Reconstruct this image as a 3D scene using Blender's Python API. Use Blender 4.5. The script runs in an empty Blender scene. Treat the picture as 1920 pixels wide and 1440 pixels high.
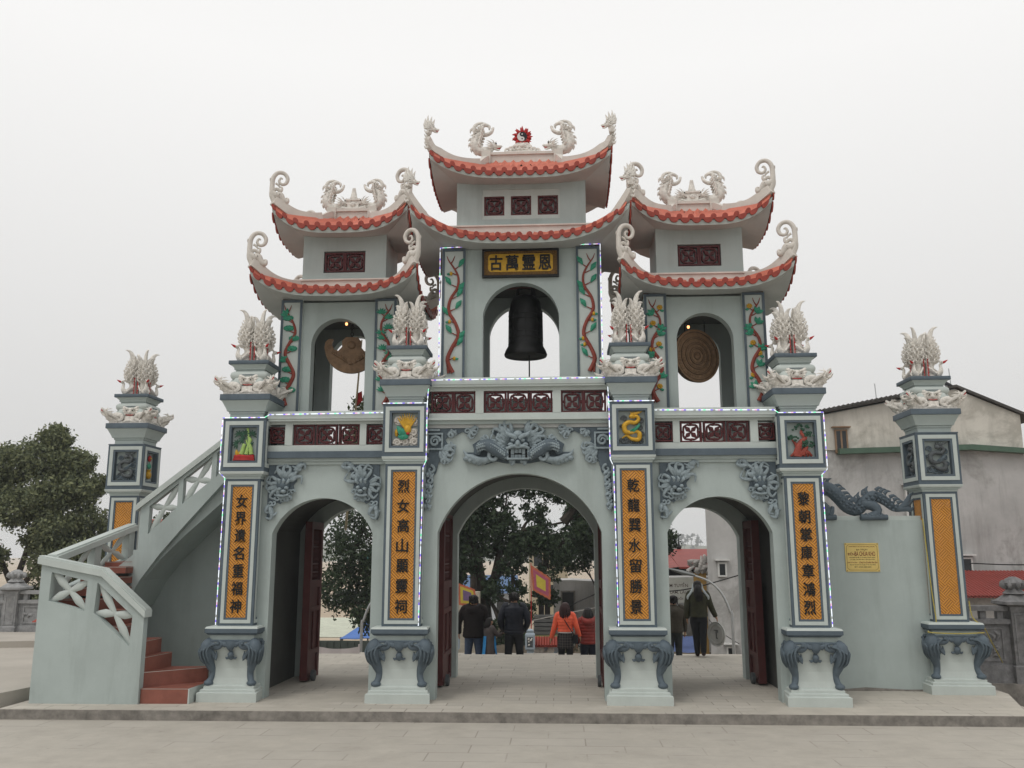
import bpy, math, random
import numpy as np
from mathutils import Vector, Matrix
from mathutils.geometry import tessellate_polygon

PI = math.pi
R = math.radians
sc = bpy.context.scene
col = sc.collection

# ---------------------------------------------------------------- camera, sky, sun, exposure
YAW, PITCH, ROLL = 0.0553, 0.1879, -0.0011
cy_, sy_, cp_, sp_ = math.cos(YAW), math.sin(YAW), math.cos(PITCH), math.sin(PITCH)
right = Vector((cy_, sy_, 0))
fwd = Vector((-sy_ * cp_, cy_ * cp_, sp_))
up = Vector((sy_ * sp_, -cy_ * sp_, cp_))
xr = right * math.cos(ROLL) + up * math.sin(ROLL)
yr = up * math.cos(ROLL) - right * math.sin(ROLL)
cam_d = bpy.data.cameras.new('camera')
cam = bpy.data.objects.new('camera', cam_d)
col.objects.link(cam)
cam_d.sensor_width = 36.0
cam_d.lens = 1650.0 / 1920.0 * 36.0
cam_d.clip_end = 3000
M = Matrix((xr, yr, -fwd)).transposed().to_4x4()
M.translation = Vector((0.642, -13.1, 2.119))
cam.matrix_world = M
sc.camera = cam

SUN_EL, SUN_AZ = R(58), R(215)      # azimuth clockwise from +Y: behind the viewer, to the left
w = bpy.data.worlds.new('World')
sc.world = w
w.use_nodes = True
nt = w.node_tree
bg = nt.nodes['Background']
sky = nt.nodes.new('ShaderNodeTexSky')
sky.sky_type = 'NISHITA'
sky.sun_disc = False
sky.sun_elevation = SUN_EL
sky.sun_rotation = SUN_AZ
sky.dust_density = 6.0
sky.air_density = 1.0
hs = nt.nodes.new('ShaderNodeHueSaturation')
hs.inputs['Saturation'].default_value = 0.05
mx = nt.nodes.new('ShaderNodeMixRGB')
mx.inputs[0].default_value = 0.93
mx.inputs[2].default_value = (8.05, 8.0, 7.9, 1)     # a closed layer of cloud, nearly even
# faint unevenness of the cloud layer, brighter overhead
tcw = nt.nodes.new('ShaderNodeTexCoord')
sep = nt.nodes.new('ShaderNodeSeparateXYZ')
rmp = nt.nodes.new('ShaderNodeMapRange')
rmp.inputs['From Min'].default_value = -0.02
rmp.inputs['From Max'].default_value = 0.5
rmp.inputs['To Min'].default_value = 0.80
rmp.inputs['To Max'].default_value = 1.24
mul = nt.nodes.new('ShaderNodeMixRGB')
mul.blend_type = 'MULTIPLY'
mul.inputs[0].default_value = 1.0
nt.links.new(tcw.outputs['Generated'], sep.inputs[0])
nt.links.new(sep.outputs['Z'], rmp.inputs['Value'])
nt.links.new(sky.outputs[0], hs.inputs['Color'])
nt.links.new(hs.outputs[0], mx.inputs[1])
nt.links.new(mx.outputs[0], mul.inputs[1])
nt.links.new(rmp.outputs[0], mul.inputs[2])
nt.links.new(mul.outputs[0], bg.inputs['Color'])
bg.inputs['Strength'].default_value = 0.1

sun_d = bpy.data.lights.new('sun', 'SUN')
sun_d.energy = 0.8
sun_d.angle = R(16)
sun_d.color = (1.0, 0.96, 0.9)
sun = bpy.data.objects.new('sun', sun_d)
col.objects.link(sun)
sun.location = (-8, -20, 30)
sd = Vector((math.sin(SUN_AZ) * math.cos(SUN_EL), math.cos(SUN_AZ) * math.cos(SUN_EL), math.sin(SUN_EL)))
sun.rotation_euler = sd.to_track_quat('Z', 'Y').to_euler()

vs = sc.view_settings
vs.view_transform = 'Standard'
vs.look = 'None'
vs.exposure = 0.0
vs.gamma = 1.0
vs.use_curve_mapping = False
sc.cycles.max_bounces = 6
sc.cycles.diffuse_bounces = 3
sc.cycles.volume_bounces = 2

# ---------------------------------------------------------------- materials
MATS = {}


def mat(name, c, rough=0.75, var=0.12, scale=3.0, bump=0.0, bscale=60.0, metal=0.0, emit=None, stain=0.0, spec=0.3):
    if name in MATS:
        return MATS[name]
    m = bpy.data.materials.new(name)
    m.use_nodes = True
    n = m.node_tree.nodes
    l = m.node_tree.links
    b = n['Principled BSDF']
    b.inputs['Roughness'].default_value = rough
    b.inputs['Metallic'].default_value = metal
    b.inputs['Specular IOR Level'].default_value = spec
    if emit:
        b.inputs['Base Color'].default_value = (*c, 1)
        b.inputs['Emission Color'].default_value = (*c, 1)
        b.inputs['Emission Strength'].default_value = emit
        MATS[name] = m
        return m
    tc = n.new('ShaderNodeTexCoord')
    nz = n.new('ShaderNodeTexNoise')
    nz.inputs['Scale'].default_value = scale
    nz.inputs['Detail'].default_value = 6
    nz.inputs['Roughness'].default_value = 0.65
    l.new(tc.outputs['Object'], nz.inputs['Vector'])
    cr = n.new('ShaderNodeValToRGB')
    cr.color_ramp.elements[0].position = 0.3
    cr.color_ramp.elements[1].position = 0.7
    cr.color_ramp.elements[0].color = (*[x * (1 - var) for x in c], 1)
    cr.color_ramp.elements[1].color = (*[min(1, x * (1 + var)) for x in c], 1)
    l.new(nz.outputs['Fac'], cr.inputs[0])
    out = cr.outputs[0]
    if stain:
        # vertical streaks of dirt
        mp = n.new('ShaderNodeMapping')
        mp.inputs['Scale'].default_value = (1.0, 1.0, 0.12)
        l.new(tc.outputs['Object'], mp.inputs['Vector'])
        n2 = n.new('ShaderNodeTexNoise')
        n2.inputs['Scale'].default_value = 2.2
        n2.inputs['Detail'].default_value = 8
        n2.inputs['Roughness'].default_value = 0.7
        l.new(mp.outputs[0], n2.inputs['Vector'])
        r2 = n.new('ShaderNodeMapRange')
        r2.inputs['From Min'].default_value = 0.5
        r2.inputs['From Max'].default_value = 0.75
        r2.inputs['To Max'].default_value = stain
        l.new(n2.outputs['Fac'], r2.inputs['Value'])
        mm = n.new('ShaderNodeMixRGB')
        l.new(r2.outputs[0], mm.inputs[0])
        l.new(out, mm.inputs[1])
        mm.inputs[2].default_value = (c[0] * .35, c[1] * .34, c[2] * .32, 1)
        out = mm.outputs[0]
        if stain >= .5:
            n4 = n.new('ShaderNodeTexNoise')
            n4.inputs['Scale'].default_value = .55
            n4.inputs['Detail'].default_value = 12
            n4.inputs['Roughness'].default_value = .72
            n4.inputs['Distortion'].default_value = .4
            l.new(tc.outputs['Object'], n4.inputs['Vector'])
            r4 = n.new('ShaderNodeMapRange')
            r4.inputs['From Min'].default_value = .50
            r4.inputs['From Max'].default_value = .60
            r4.inputs['To Max'].default_value = .62
            l.new(n4.outputs['Fac'], r4.inputs['Value'])
            m4 = n.new('ShaderNodeMixRGB')
            l.new(r4.outputs[0], m4.inputs[0])
            l.new(out, m4.inputs[1])
            m4.inputs[2].default_value = (c[0] * .55, c[1] * .54, c[2] * .52, 1)
            out = m4.outputs[0]
    l.new(out, b.inputs['Base Color'])
    if bump:
        nb = n.new('ShaderNodeTexNoise')
        nb.inputs['Scale'].default_value = bscale
        nb.inputs['Detail'].default_value = 4
        l.new(tc.outputs['Object'], nb.inputs['Vector'])
        bp = n.new('ShaderNodeBump')
        bp.inputs['Strength'].default_value = bump
        bp.inputs['Distance'].default_value = 0.01
        l.new(nb.outputs['Fac'], bp.inputs['Height'])
        l.new(bp.outputs[0], b.inputs['Normal'])
    MATS[name] = m
    return m


WALL = mat('green_grey_wall_paint', (.385, .44, .425), .7, .09, 1.1, .14, 90, stain=.3)
INNER = mat('shade_dark_interior', (.085, .088, .082), .9, .15, 1.5, .2, 40)  # interior shade put into the colour: far darker than the wall paint
WALL2 = mat('pale_trim_paint', (.47, .515, .49), .65, .07, 2.0, .1, 90, stain=.12)
SOFF = mat('soffit_plaster', (.42, .43, .415), .85, .12, 1.5, .15, 40)
DARK = mat('slate_blue_paint', (.085, .112, .135), .6, .14, 5.0, .1, 70)
CARV = mat('blue_grey_carving_paint', (.085, .112, .132), .6, .18, 14.0, .25, 60)
CARV2 = mat('pale_blue_grey_carving_highlight', (.235, .285, .305), .55, .25, 18.0, .3, 60)
GREYC = mat('dark_grey_carving', (.075, .085, .09), .6, .3, 14.0, .3, 60)
CREAM = mat('cream_stucco', (.60, .56, .51), .75, .10, 4.0, .2, 50, stain=.12)
STUCCO = mat('white_dragon_stucco', (.68, .65, .60), .7, .26, 22.0, .5, 45)
TILE = mat('red_clay_tile', (.55, .165, .11), .6, .18, 5.0, .2, 40, stain=.1)
TILED = mat('shaded_red_clay_tile_end', (.27, .045, .03), .6, .2, 9.0, .2, 40)  # tile red darkened to carry the shade on the drip ends
TDARK = mat('eave_shadow_dark', (.03, .02, .018), .9)
LATT = mat('oxblood_lattice_paint', (.075, .012, .014), .5, .2, 10)
DOORM = mat('oxblood_door_paint', (.085, .020, .019), .5, .2, 5)
BRANCH = mat('red_brown_branch_paint', (.22, .045, .03), .6, .25, 20, .3, 60)
LEAFG = mat('jade_leaf_paint', (.03, .23, .14), .55, .3, 25, .3, 70)
LEAFD = mat('dark_green_leaf_paint', (.02, .07, .04), .55, .3, 25)
YEL = mat('ochre_yellow_paint', (.50, .28, .02), .5, .25, 25, .3, 60)
GOLD = mat('gilded_paint', (.52, .30, .025), .4, .25, 18, .3, 60, metal=.15)
REDP = mat('bright_red_paint', (.42, .02, .02), .5, .15, 10)
BAMB = mat('bamboo_green_paint', (.33, .48, .14), .5, .2, 20)
BLACK = mat('black_lettering', (.008, .008, .008), .45)
PINK = mat('white_cloud_paint', (.56, .53, .48), .6, .15, 18, .2, 50)
BRONZE = mat('dark_bronze', (.012, .012, .012), .45, .4, 12, .3, 40, metal=.3)
BRONZE2 = mat('brown_bronze', (.22, .135, .075), .6, .3, 14, .4, 50, metal=.1)
STEPT = mat('terracotta_step_tile', (.24, .085, .06), .55, .2, 4.0, .15, 50, stain=.2)
STEPW = mat('step_grout', (.5, .48, .44), .8)
CONC = mat('worn_concrete', (.28, .265, .245), .9, .2, 1.2, .4, 30, stain=.5)
CONCL = mat('pale_concrete', (.40, .37, .325), .9, .12, .6, .3, 30)
KERB = mat('dirty_kerb_concrete', (.21, .195, .175), .9, .4, 6, .5, 30)
STONE = mat('carved_grey_stone', (.30, .30, .30), .85, .3, 7, .6, 25)
STONED = mat('dark_carved_stone', (.19, .187, .188), .85, .35, 8, .8, 18)
BLDG = mat('weathered_grey_render', (.44, .435, .425), .9, .2, .5, .3, 12, stain=.55)
BLDGU = mat('weathered_cream_render', (.56, .535, .48), .9, .16, .5, .3, 12, stain=.5)
GUTT = mat('green_gutter_paint', (.07, .12, .085), .6, .2, 3)
SHEET = mat('red_sheet_roof', (.26, .055, .045), .6, .15, 2)
GLASS = mat('dark_window_glass', (.015, .018, .02), .15, .1, 2, spec=.5)
WHITEM = mat('white_window_frame', (.62, .62, .60), .5, .05)
RUST = mat('rusty_window_frame', (.25, .16, .10), .8, .2, 8)
STEEL = mat('galvanised_steel', (.45, .46, .46), .35, .1, 6, metal=.6)
WIRE = mat('black_cable', (.012, .012, .012), .6)
ROPEY = mat('yellow_rope', (.40, .33, .08), .8, .2, 30)
TRUNK = mat('bark', (.045, .036, .028), .95, .3, 8, .8, 20)
SANDY = mat('sandy_ground', (.42, .34, .25), .95, .15, .05, .2, 3)
SKIN = mat('skin', (.42, .24, .16), .55, .08, 20)
HAIRB = mat('black_hair', (.010, .008, .008), .5, .4, 60, .4, 120)
HAIRR = mat('reddish_brown_hair', (.035, .012, .012), .45, .4, 60, .4, 120)


def leaf_mat(name, c):
    m = bpy.data.materials.new(name)
    m.use_nodes = True
    n = m.node_tree.nodes
    l = m.node_tree.links
    b = n['Principled BSDF']
    b.inputs['Roughness'].default_value = .6
    b.inputs['Specular IOR Level'].default_value = .25
    g = n.new('ShaderNodeNewGeometry')
    cr = n.new('ShaderNodeValToRGB')
    e = cr.color_ramp.elements
    e[0].color = (c[0] * .55, c[1] * .6, c[2] * .6, 1)
    e[1].color = (c[0] * 1.5, c[1] * 1.4, c[2] * 1.2, 1)
    l.new(g.outputs['Random Per Island'], cr.inputs[0])
    l.new(cr.outputs[0], b.inputs['Base Color'])
    tr = n.new('ShaderNodeBsdfTranslucent')
    l.new(cr.outputs[0], tr.inputs['Color'])
    ms = n.new('ShaderNodeMixShader')
    ms.inputs[0].default_value = .25
    l.new(b.outputs[0], ms.inputs[1])
    l.new(tr.outputs[0], ms.inputs[2])
    l.new(ms.outputs[0], n['Material Output'].inputs['Surface'])
    return m


def weave_mat():
    """orange panel with carved basket-weave diagonals"""
    m = bpy.data.materials.new('orange_basket_weave_panel')
    m.use_nodes = True
    n = m.node_tree.nodes
    l = m.node_tree.links
    b = n['Principled BSDF']
    b.inputs['Roughness'].default_value = .5
    tc = n.new('ShaderNodeTexCoord')
    sp = n.new('ShaderNodeSeparateXYZ')
    l.new(tc.outputs['Object'], sp.inputs[0])

    def math_(op, a, bb=None):
        k = n.new('ShaderNodeMath')
        k.operation = op
        for i, v in enumerate((a, bb)):
            if v is None:
                continue
            if isinstance(v, (int, float)):
                k.inputs[i].default_value = v
            else:
                l.new(v, k.inputs[i])
        return k.outputs[0]
    xy = math_('ADD', sp.outputs['X'], sp.outputs['Y'])
    u = math_('MULTIPLY', math_('ADD', xy, sp.outputs['Z']), 5.3)
    v = math_('MULTIPLY', math_('SUBTRACT', sp.outputs['Z'], xy), 5.3)
    fu, fv = math_('FLOOR', u), math_('FLOOR', v)
    chk = math_('ABSOLUTE', math_('MODULO', math_('ADD', fu, fv), 2.0))
    su = math_('ABSOLUTE', math_('SINE', math_('MULTIPLY', u, PI * 4)))
    sv = math_('ABSOLUTE', math_('SINE', math_('MULTIPLY', v, PI * 4)))
    mixn = n.new('ShaderNodeMix')
    l.new(chk, mixn.inputs[0])
    l.new(su, mixn.inputs[2])
    l.new(sv, mixn.inputs[3])
    h = mixn.outputs[0]
    cr = n.new('ShaderNodeValToRGB')
    e = cr.color_ramp.elements
    e[0].position, e[1].position = .22, .55
    e[0].color = (.14, .045, .006, 1)
    e[1].color = (.60, .25, .022, 1)
    l.new(h, cr.inputs[0])
    nz = n.new('ShaderNodeTexNoise')
    nz.inputs['Scale'].default_value = 4
    nz.inputs['Detail'].default_value = 5
    l.new(tc.outputs['Object'], nz.inputs['Vector'])
    mr = n.new('ShaderNodeMapRange')
    mr.inputs['To Min'].default_value = .75
    mr.inputs['To Max'].default_value = 1.2
    l.new(nz.outputs['Fac'], mr.inputs['Value'])
    mm = n.new('ShaderNodeMixRGB')
    mm.blend_type = 'MULTIPLY'
    mm.inputs[0].default_value = 1
    l.new(cr.outputs[0], mm.inputs[1])
    l.new(mr.outputs[0], mm.inputs[2])
    l.new(mm.outputs[0], b.inputs['Base Color'])
    bp = n.new('ShaderNodeBump')
    bp.inputs['Strength'].default_value = .6
    bp.inputs['Distance'].default_value = .012
    l.new(h, bp.inputs['Height'])
    l.new(bp.outputs[0], b.inputs['Normal'])
    return m


def paving_mat(name, c, bw, bh, mortar, amount, soft=.0, var=.10):
    m = bpy.data.materials.new(name)
    m.use_nodes = True
    n = m.node_tree.nodes
    l = m.node_tree.links
    b = n['Principled BSDF']
    b.inputs['Roughness'].default_value = .85
    b.inputs['Specular IOR Level'].default_value = .25
    tc = n.new('ShaderNodeTexCoord')
    br = n.new('ShaderNodeTexBrick')
    br.offset = .5
    br.inputs['Scale'].default_value = 1
    br.inputs['Brick Width'].default_value = bw
    br.inputs['Row Height'].default_value = bh
    br.inputs['Mortar Size'].default_value = mortar
    br.inputs['Mortar Smooth'].default_value = .3
    br.inputs['Bias'].default_value = 0
    br.inputs['Color1'].default_value = (c[0] * (1 - var), c[1] * (1 - var), c[2] * (1 - var), 1)
    br.inputs['Color2'].default_value = (c[0] * (1 + var), c[1] * (1 + var), c[2] * (1 + var), 1)
    br.inputs['Mortar'].default_value = (c[0] * .45, c[1] * .42, c[2] * .4, 1)
    l.new(tc.outputs['Object'], br.inputs['Vector'])
    # dust covers the joints in patches
    nz = n.new('ShaderNodeTexNoise')
    nz.inputs['Scale'].default_value = .8
    nz.inputs['Detail'].default_value = 8
    nz.inputs['Roughness'].default_value = .6
    l.new(tc.outputs['Object'], nz.inputs['Vector'])
    mr = n.new('ShaderNodeMapRange')
    mr.inputs['From Min'].default_value = .44
    mr.inputs['From Max'].default_value = .54
    mr.inputs['To Min'].default_value = amount
    mr.inputs['To Max'].default_value = soft
    l.new(nz.outputs['Fac'], mr.inputs['Value'])
    n2 = n.new('ShaderNodeTexNoise')
    n2.inputs['Scale'].default_value = 2.3
    n2.inputs['Detail'].default_value = 10
    n2.inputs['Roughness'].default_value = .7
    l.new(tc.outputs['Object'], n2.inputs['Vector'])
    cr = n.new('ShaderNodeValToRGB')
    e = cr.color_ramp.elements
    e[0].position, e[1].position = .25, .75
    e[0].color = (c[0] * .82, c[1] * .81, c[2] * .80, 1)
    e[1].color = (c[0] * 1.12, c[1] * 1.12, c[2] * 1.1, 1)
    l.new(n2.outputs['Fac'], cr.inputs[0])
    mm = n.new('ShaderNodeMixRGB')
    l.new(mr.outputs[0], mm.inputs[0])
    l.new(cr.outputs[0], mm.inputs[1])
    l.new(br.outputs['Color'], mm.inputs[2])
    # scattered dark specks and stains
    n3 = n.new('ShaderNodeTexNoise')
    n3.inputs['Scale'].default_value = 7
    n3.inputs['Detail'].default_value = 3
    l.new(tc.outputs['Object'], n3.inputs['Vector'])
    m3 = n.new('ShaderNodeMapRange')
    m3.inputs['From Min'].default_value = .68
    m3.inputs['From Max'].default_value = .8
    m3.inputs['To Max'].default_value = .55
    l.new(n3.outputs['Fac'], m3.inputs['Value'])
    m4 = n.new('ShaderNodeMixRGB')
    m4.inputs[2].default_value = (c[0] * .4, c[1] * .38, c[2] * .36, 1)
    l.new(m3.outputs[0], m4.inputs[0])
    l.new(mm.outputs[0], m4.inputs[1])
    l.new(m4.outputs[0], b.inputs['Base Color'])
    bp = n.new('ShaderNodeBump')
    bp.inputs['Strength'].default_value = .35
    bp.inputs['Distance'].default_value = .01
    l.new(n2.outputs['Fac'], bp.inputs['Height'])
    l.new(bp.outputs[0], b.inputs['Normal'])
    return m


WEAVE = weave_mat()
PAVE = paving_mat('court_paving', (.415, .388, .345), .9, .42, .010, .5, .0, .05)
PAVE2 = paving_mat('platform_paving', (.45, .42, .37), .5, .25, .009, .75, .03, .10)


# ---------------------------------------------------------------- mesh building
class MB:
    def __init__(s, m=None):
        s.v, s.f, s.mi, s.sm, s.mats = [], [], [], [], []
        s.T = None
        s.cur = 0
        if m:
            s.use(m)

    def use(s, m):
        if m not in s.mats:
            s.mats.append(m)
        s.cur = s.mats.index(m)
        return s

    def add(s, vs, fs, smooth=False):
        o = len(s.v)
        if s.T is not None:
            vs = [tuple(s.T @ Vector(p)) for p in vs]
        s.v.extend([tuple(p) for p in vs])
        for f in fs:
            s.f.append([i + o for i in f])
            s.mi.append(s.cur)
            s.sm.append(smooth)

    def box(s, x0, x1, y0, y1, z0, z1, t=0.0, ty=None):
        """box; t shrinks (or grows) the top in x, ty in y"""
        ty = t if ty is None else ty
        s.add([(x0, y0, z0), (x1, y0, z0), (x1, y1, z0), (x0, y1, z0),
               (x0 + t, y0 + ty, z1), (x1 - t, y0 + ty, z1), (x1 - t, y1 - ty, z1), (x0 + t, y1 - ty, z1)],
              [(0, 3, 2, 1), (4, 5, 6, 7), (0, 1, 5, 4), (1, 2, 6, 5), (2, 3, 7, 6), (3, 0, 4, 7)])

    def stack(s, cx, cy, prof):
        """square stack of (half, z) rings"""
        vs, fs = [], []
        for h, z in prof:
            vs += [(cx - h, cy - h, z), (cx + h, cy - h, z), (cx + h, cy + h, z), (cx - h, cy + h, z)]
        for i in range(len(prof) - 1):
            a = i * 4
            for k in range(4):
                fs.append((a + k, a + (k + 1) % 4, a + 4 + (k + 1) % 4, a + 4 + k))
        fs.append((3, 2, 1, 0))
        a = (len(prof) - 1) * 4
        fs.append((a, a + 1, a + 2, a + 3))
        s.add(vs, fs)

    def prism(s, poly, a0, a1, holes=(), plane='xz', smooth=False):
        """extrude polygon; plane xz extrudes along y, xy along z, yz along x"""
        loops = [list(poly)] + [list(h) for h in holes]
        area = sum(p[0] * q[1] - q[0] * p[1] for p, q in zip(loops[0], loops[0][1:] + loops[0][:1]))
        if area < 0:
            loops[0].reverse()
        for h in loops[1:]:
            ar = sum(p[0] * q[1] - q[0] * p[1] for p, q in zip(h, h[1:] + h[:1]))
            if ar > 0:
                h.reverse()
        mk = {'xz': lambda p, a: (p[0], a, p[1]), 'xy': lambda p, a: (p[0], p[1], a), 'yz': lambda p, a: (a, p[0], p[1])}[plane]
        flat = [p for L in loops for p in L]
        tris = tessellate_polygon([[Vector((p[0], p[1], 0)) for p in L] for L in loops])
        n = len(flat)
        vs = [mk(p, a0) for p in flat] + [mk(p, a1) for p in flat]
        fs = []
        flip = plane == 'xy' or plane == 'yz'
        for t in tris:
            a, b, c = (flat[i] for i in t)
            if (b[0] - a[0]) * (c[1] - a[1]) - (b[1] - a[1]) * (c[0] - a[0]) < 0:
                t = (t[0], t[2], t[1])
            f0, f1 = tuple(t), tuple(i + n for i in reversed(t))
            if flip:
                f0, f1 = tuple(reversed(f0)), tuple(reversed(f1))
            fs += [f0, f1]
        s.add(vs, fs, False)
        o = 0
        sf = []
        for L in loops:
            k = len(L)
            for i in range(k):
                j = (i + 1) % k
                q = (o + i, o + i + n, o + j + n, o + j)
                sf.append(tuple(reversed(q)) if flip else q)
            o += k
        s.add(vs, sf, smooth)

    def loft(s, rings, closed=True, caps=True, smooth=True):
        n = len(rings[0])
        vs = [p for r in rings for p in r]
        fs = []
        for i in range(len(rings) - 1):
            for k in range(n if closed else n - 1):
                k2 = (k + 1) % n
                fs.append((i * n + k, i * n + k2, (i + 1) * n + k2, (i + 1) * n + k))
        if caps and closed:
            fs.append(tuple(reversed(range(n))))
            fs.append(tuple((len(rings) - 1) * n + k for k in range(n)))
        s.add(vs, fs, smooth)

    def tube(s, pts, rad, n=7, flat=1.0, ref=(0, 1, 0), res=0, square=False):
        """swept tube; rad list is spread over the path; flat squashes along ref"""
        pts = [Vector(p) for p in pts]
        if res:
            pts = spline(pts, res)
        m = len(pts)
        if not isinstance(rad, (list, tuple)):
            rad = [rad, rad]
        ref = Vector(ref)
        rings = []
        for i, p in enumerate(pts):
            t = (pts[min(i + 1, m - 1)] - pts[max(i - 1, 0)])
            if t.length < 1e-9:
                t = Vector((0, 0, 1))
            t.normalize()
            b = ref - t * ref.dot(t)
            if b.length < .15:
                alt = Vector((1, 0, 0)) if abs(t.x) < .8 else Vector((0, 0, 1))
                b = alt - t * alt.dot(t)
            b.normalize()
            a = b.cross(t)
            q = i / max(1, m - 1) * (len(rad) - 1)
            k = min(int(q), len(rad) - 2)
            r = rad[k] + (rad[k + 1] - rad[k]) * (q - k)
            ring = []
            for j in range(n):
                an = 2 * PI * (j + (.5 if square else 0)) / n
                ring.append(tuple(p + a * (r * math.cos(an)) + b * (r * flat * math.sin(an))))
            rings.append(ring)
        s.loft(rings, True, True, not square)

    def ball(s, c, r, n=8, m=6):
        rx, ry, rz = r if isinstance(r, (list, tuple)) else (r, r, r)
        rings = []
        for i in range(m + 1):
            ph = -PI / 2 + PI * i / m
            q = max(math.cos(ph), .03)
            rings.append([(c[0] + rx * q * math.cos(2 * PI * j / n), c[1] + ry * q * math.sin(2 * PI * j / n), c[2] + rz * math.sin(ph)) for j in range(n)])
        s.loft(rings)

    def lathe(s, cx, cy, prof, n=20):
        s.loft([[(cx + r * math.cos(2 * PI * j / n), cy + r * math.sin(2 * PI * j / n), z) for j in range(n)] for r, z in prof])

    def bar(s, p, q, w, y0, y1):
        """bar in the xz plane from p to q, of width w"""
        dx, dz = q[0] - p[0], q[1] - p[1]
        L = math.hypot(dx, dz) or 1
        nx, nz = -dz / L * w / 2, dx / L * w / 2
        s.prism([(p[0] + nx, p[1] + nz), (p[0] - nx, p[1] - nz), (q[0] - nx, q[1] - nz), (q[0] + nx, q[1] + nz)], y0, y1)

    def build(s, name, parent=None, loc=(0, 0, 0), rotz=0.0, auto=True):
        me = bpy.data.meshes.new(name)
        me.from_pydata(s.v, [], s.f)
        for m in s.mats:
            me.materials.append(m)
        me.polygons.foreach_set('material_index', s.mi)
        me.polygons.foreach_set('use_smooth', s.sm)
        me.update()
        if auto and any(s.sm):
            me.set_sharp_from_angle(angle=R(50))
        o = bpy.data.objects.new(name, me)
        col.objects.link(o)
        o.location = loc
        o.rotation_euler = (0, 0, rotz)
        if parent:
            o.parent = parent
        return o


def spline(pts, res):
    out = []
    n = len(pts)
    for i in range(n - 1):
        p0, p1, p2, p3 = pts[max(i - 1, 0)], pts[i], pts[i + 1], pts[min(i + 2, n - 1)]
        for k in range(res):
            t = k / res
            out.append(.5 * ((2 * p1) + (p2 - p0) * t + (2 * p0 - 5 * p1 + 4 * p2 - p3) * t * t + (3 * p1 - p0 - 3 * p2 + p3) * t ** 3))
    out.append(pts[-1])
    return out


def tag(o, label=None, cat=None, group=None, kind=None):
    if label:
        o['label'] = label
    if cat:
        o['category'] = cat
    if group:
        o['group'] = group
    if kind:
        o['kind'] = kind
    return o


def thing(name, label, cat, loc=(0, 0, 0), rotz=0, group=None):
    o = bpy.data.objects.new(name, None)
    o.empty_display_size = .3
    col.objects.link(o)
    o.location = loc
    o.rotation_euler = (0, 0, rotz)
    return tag(o, label, cat, group, 'thing')


def dup(o, parent=None, loc=None, rotz=None):
    """copy of an object and of everything under it"""
    c = o.copy()
    col.objects.link(c)
    c.parent = parent
    if loc is not None:
        c.location = loc
    if rotz is not None:
        c.rotation_euler = (0, 0, rotz)
    for ch in list(o.children):
        dup(ch, c)
    return c


GLY = {}


def glyph(ch):
    """outline of a run of characters as a mesh, centred, in the xz plane facing -y"""
    if ch in GLY:
        return GLY[ch]
    cu = bpy.data.curves.new('lettering', 'FONT')
    cu.body = ch
    cu.size = 1.0
    cu.extrude = .03
    cu.offset = .008
    cu.resolution_u = 3
    ob = bpy.data.objects.new('lettering', cu)
    col.objects.link(ob)
    dg = bpy.context.evaluated_depsgraph_get()
    me = ob.evaluated_get(dg).to_mesh()
    vs = [(v.co.x, v.co.y, v.co.z) for v in me.vertices]
    fs = [tuple(p.vertices) for p in me.polygons]
    ob.evaluated_get(dg).to_mesh_clear()
    bpy.data.objects.remove(ob)
    bpy.data.curves.remove(cu)
    if not vs:
        GLY[ch] = ([], [], 1, 1)
        return GLY[ch]
    x0, x1 = min(v[0] for v in vs), max(v[0] for v in vs)
    y0, y1 = min(v[1] for v in vs), max(v[1] for v in vs)
    vs = [(v[0] - (x0 + x1) / 2, -v[2], v[1] - (y0 + y1) / 2) for v in vs]
    GLY[ch] = (vs, fs, x1 - x0, y1 - y0)
    return GLY[ch]


def write(mb, ch, x, y, z, w=None, h=None, depth=.6, bold=0.0):
    if bold:
        for i, (dx, dz) in enumerate(((1, .6), (-1, -.5), (-.6, .9), (.7, -.9))):
            write(mb, ch, x + dx * bold, y - .0007 * (i + 1), z + dz * bold, w, h, depth)
    vs, fs, gw, gh = glyph(ch)
    sx = w / gw if w else h / gh
    sz = h / gh if h else sx
    mb.add([(x + v[0] * sx, y + v[1] * depth, z + v[2] * sz) for v in vs], fs)


def arc(cx, hw, spring, rise, n=24):
    """points of a segmental arch from right to left"""
    r = (hw * hw + rise * rise) / (2 * rise)
    cz = spring + rise - r
    a = math.asin(min(1, hw / r))
    if rise > hw:
        a = PI - a
    return [(cx + r * math.sin(a - 2 * a * i / n), cz + r * math.cos(a - 2 * a * i / n)) for i in range(n + 1)]


def spiral(cx, cz, r0, r1, a0, a1, n=14, y=0.0):
    return [(cx + (r0 + (r1 - r0) * i / n) * math.cos(a0 + (a1 - a0) * i / n), y, cz + (r0 + (r1 - r0) * i / n) * math.sin(a0 + (a1 - a0) * i / n)) for i in range(n + 1)]


# ---------------------------------------------------------------- ground and terraces
def sheet(name, poly, z0, z1, m, kind='structure'):
    mb = MB(m)
    mb.prism(poly, z0, z1, plane='xy')
    return tag(mb.build(name), kind=kind)


g = MB(SANDY)
g.add([(-700, -60, -4.2), (700, -60, -4.2), (700, 900, -4.2), (-700, 900, -4.2)], [(0, 1, 2, 3)])
tag(g.build('ground'), kind='structure')
sheet('courtyard', [(-40, -40), (40, -40), (40, -.79), (7.4, -.79), (7.4, 7.5), (-40, 7.5)], -4.0, -.135, PAVE)
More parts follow.
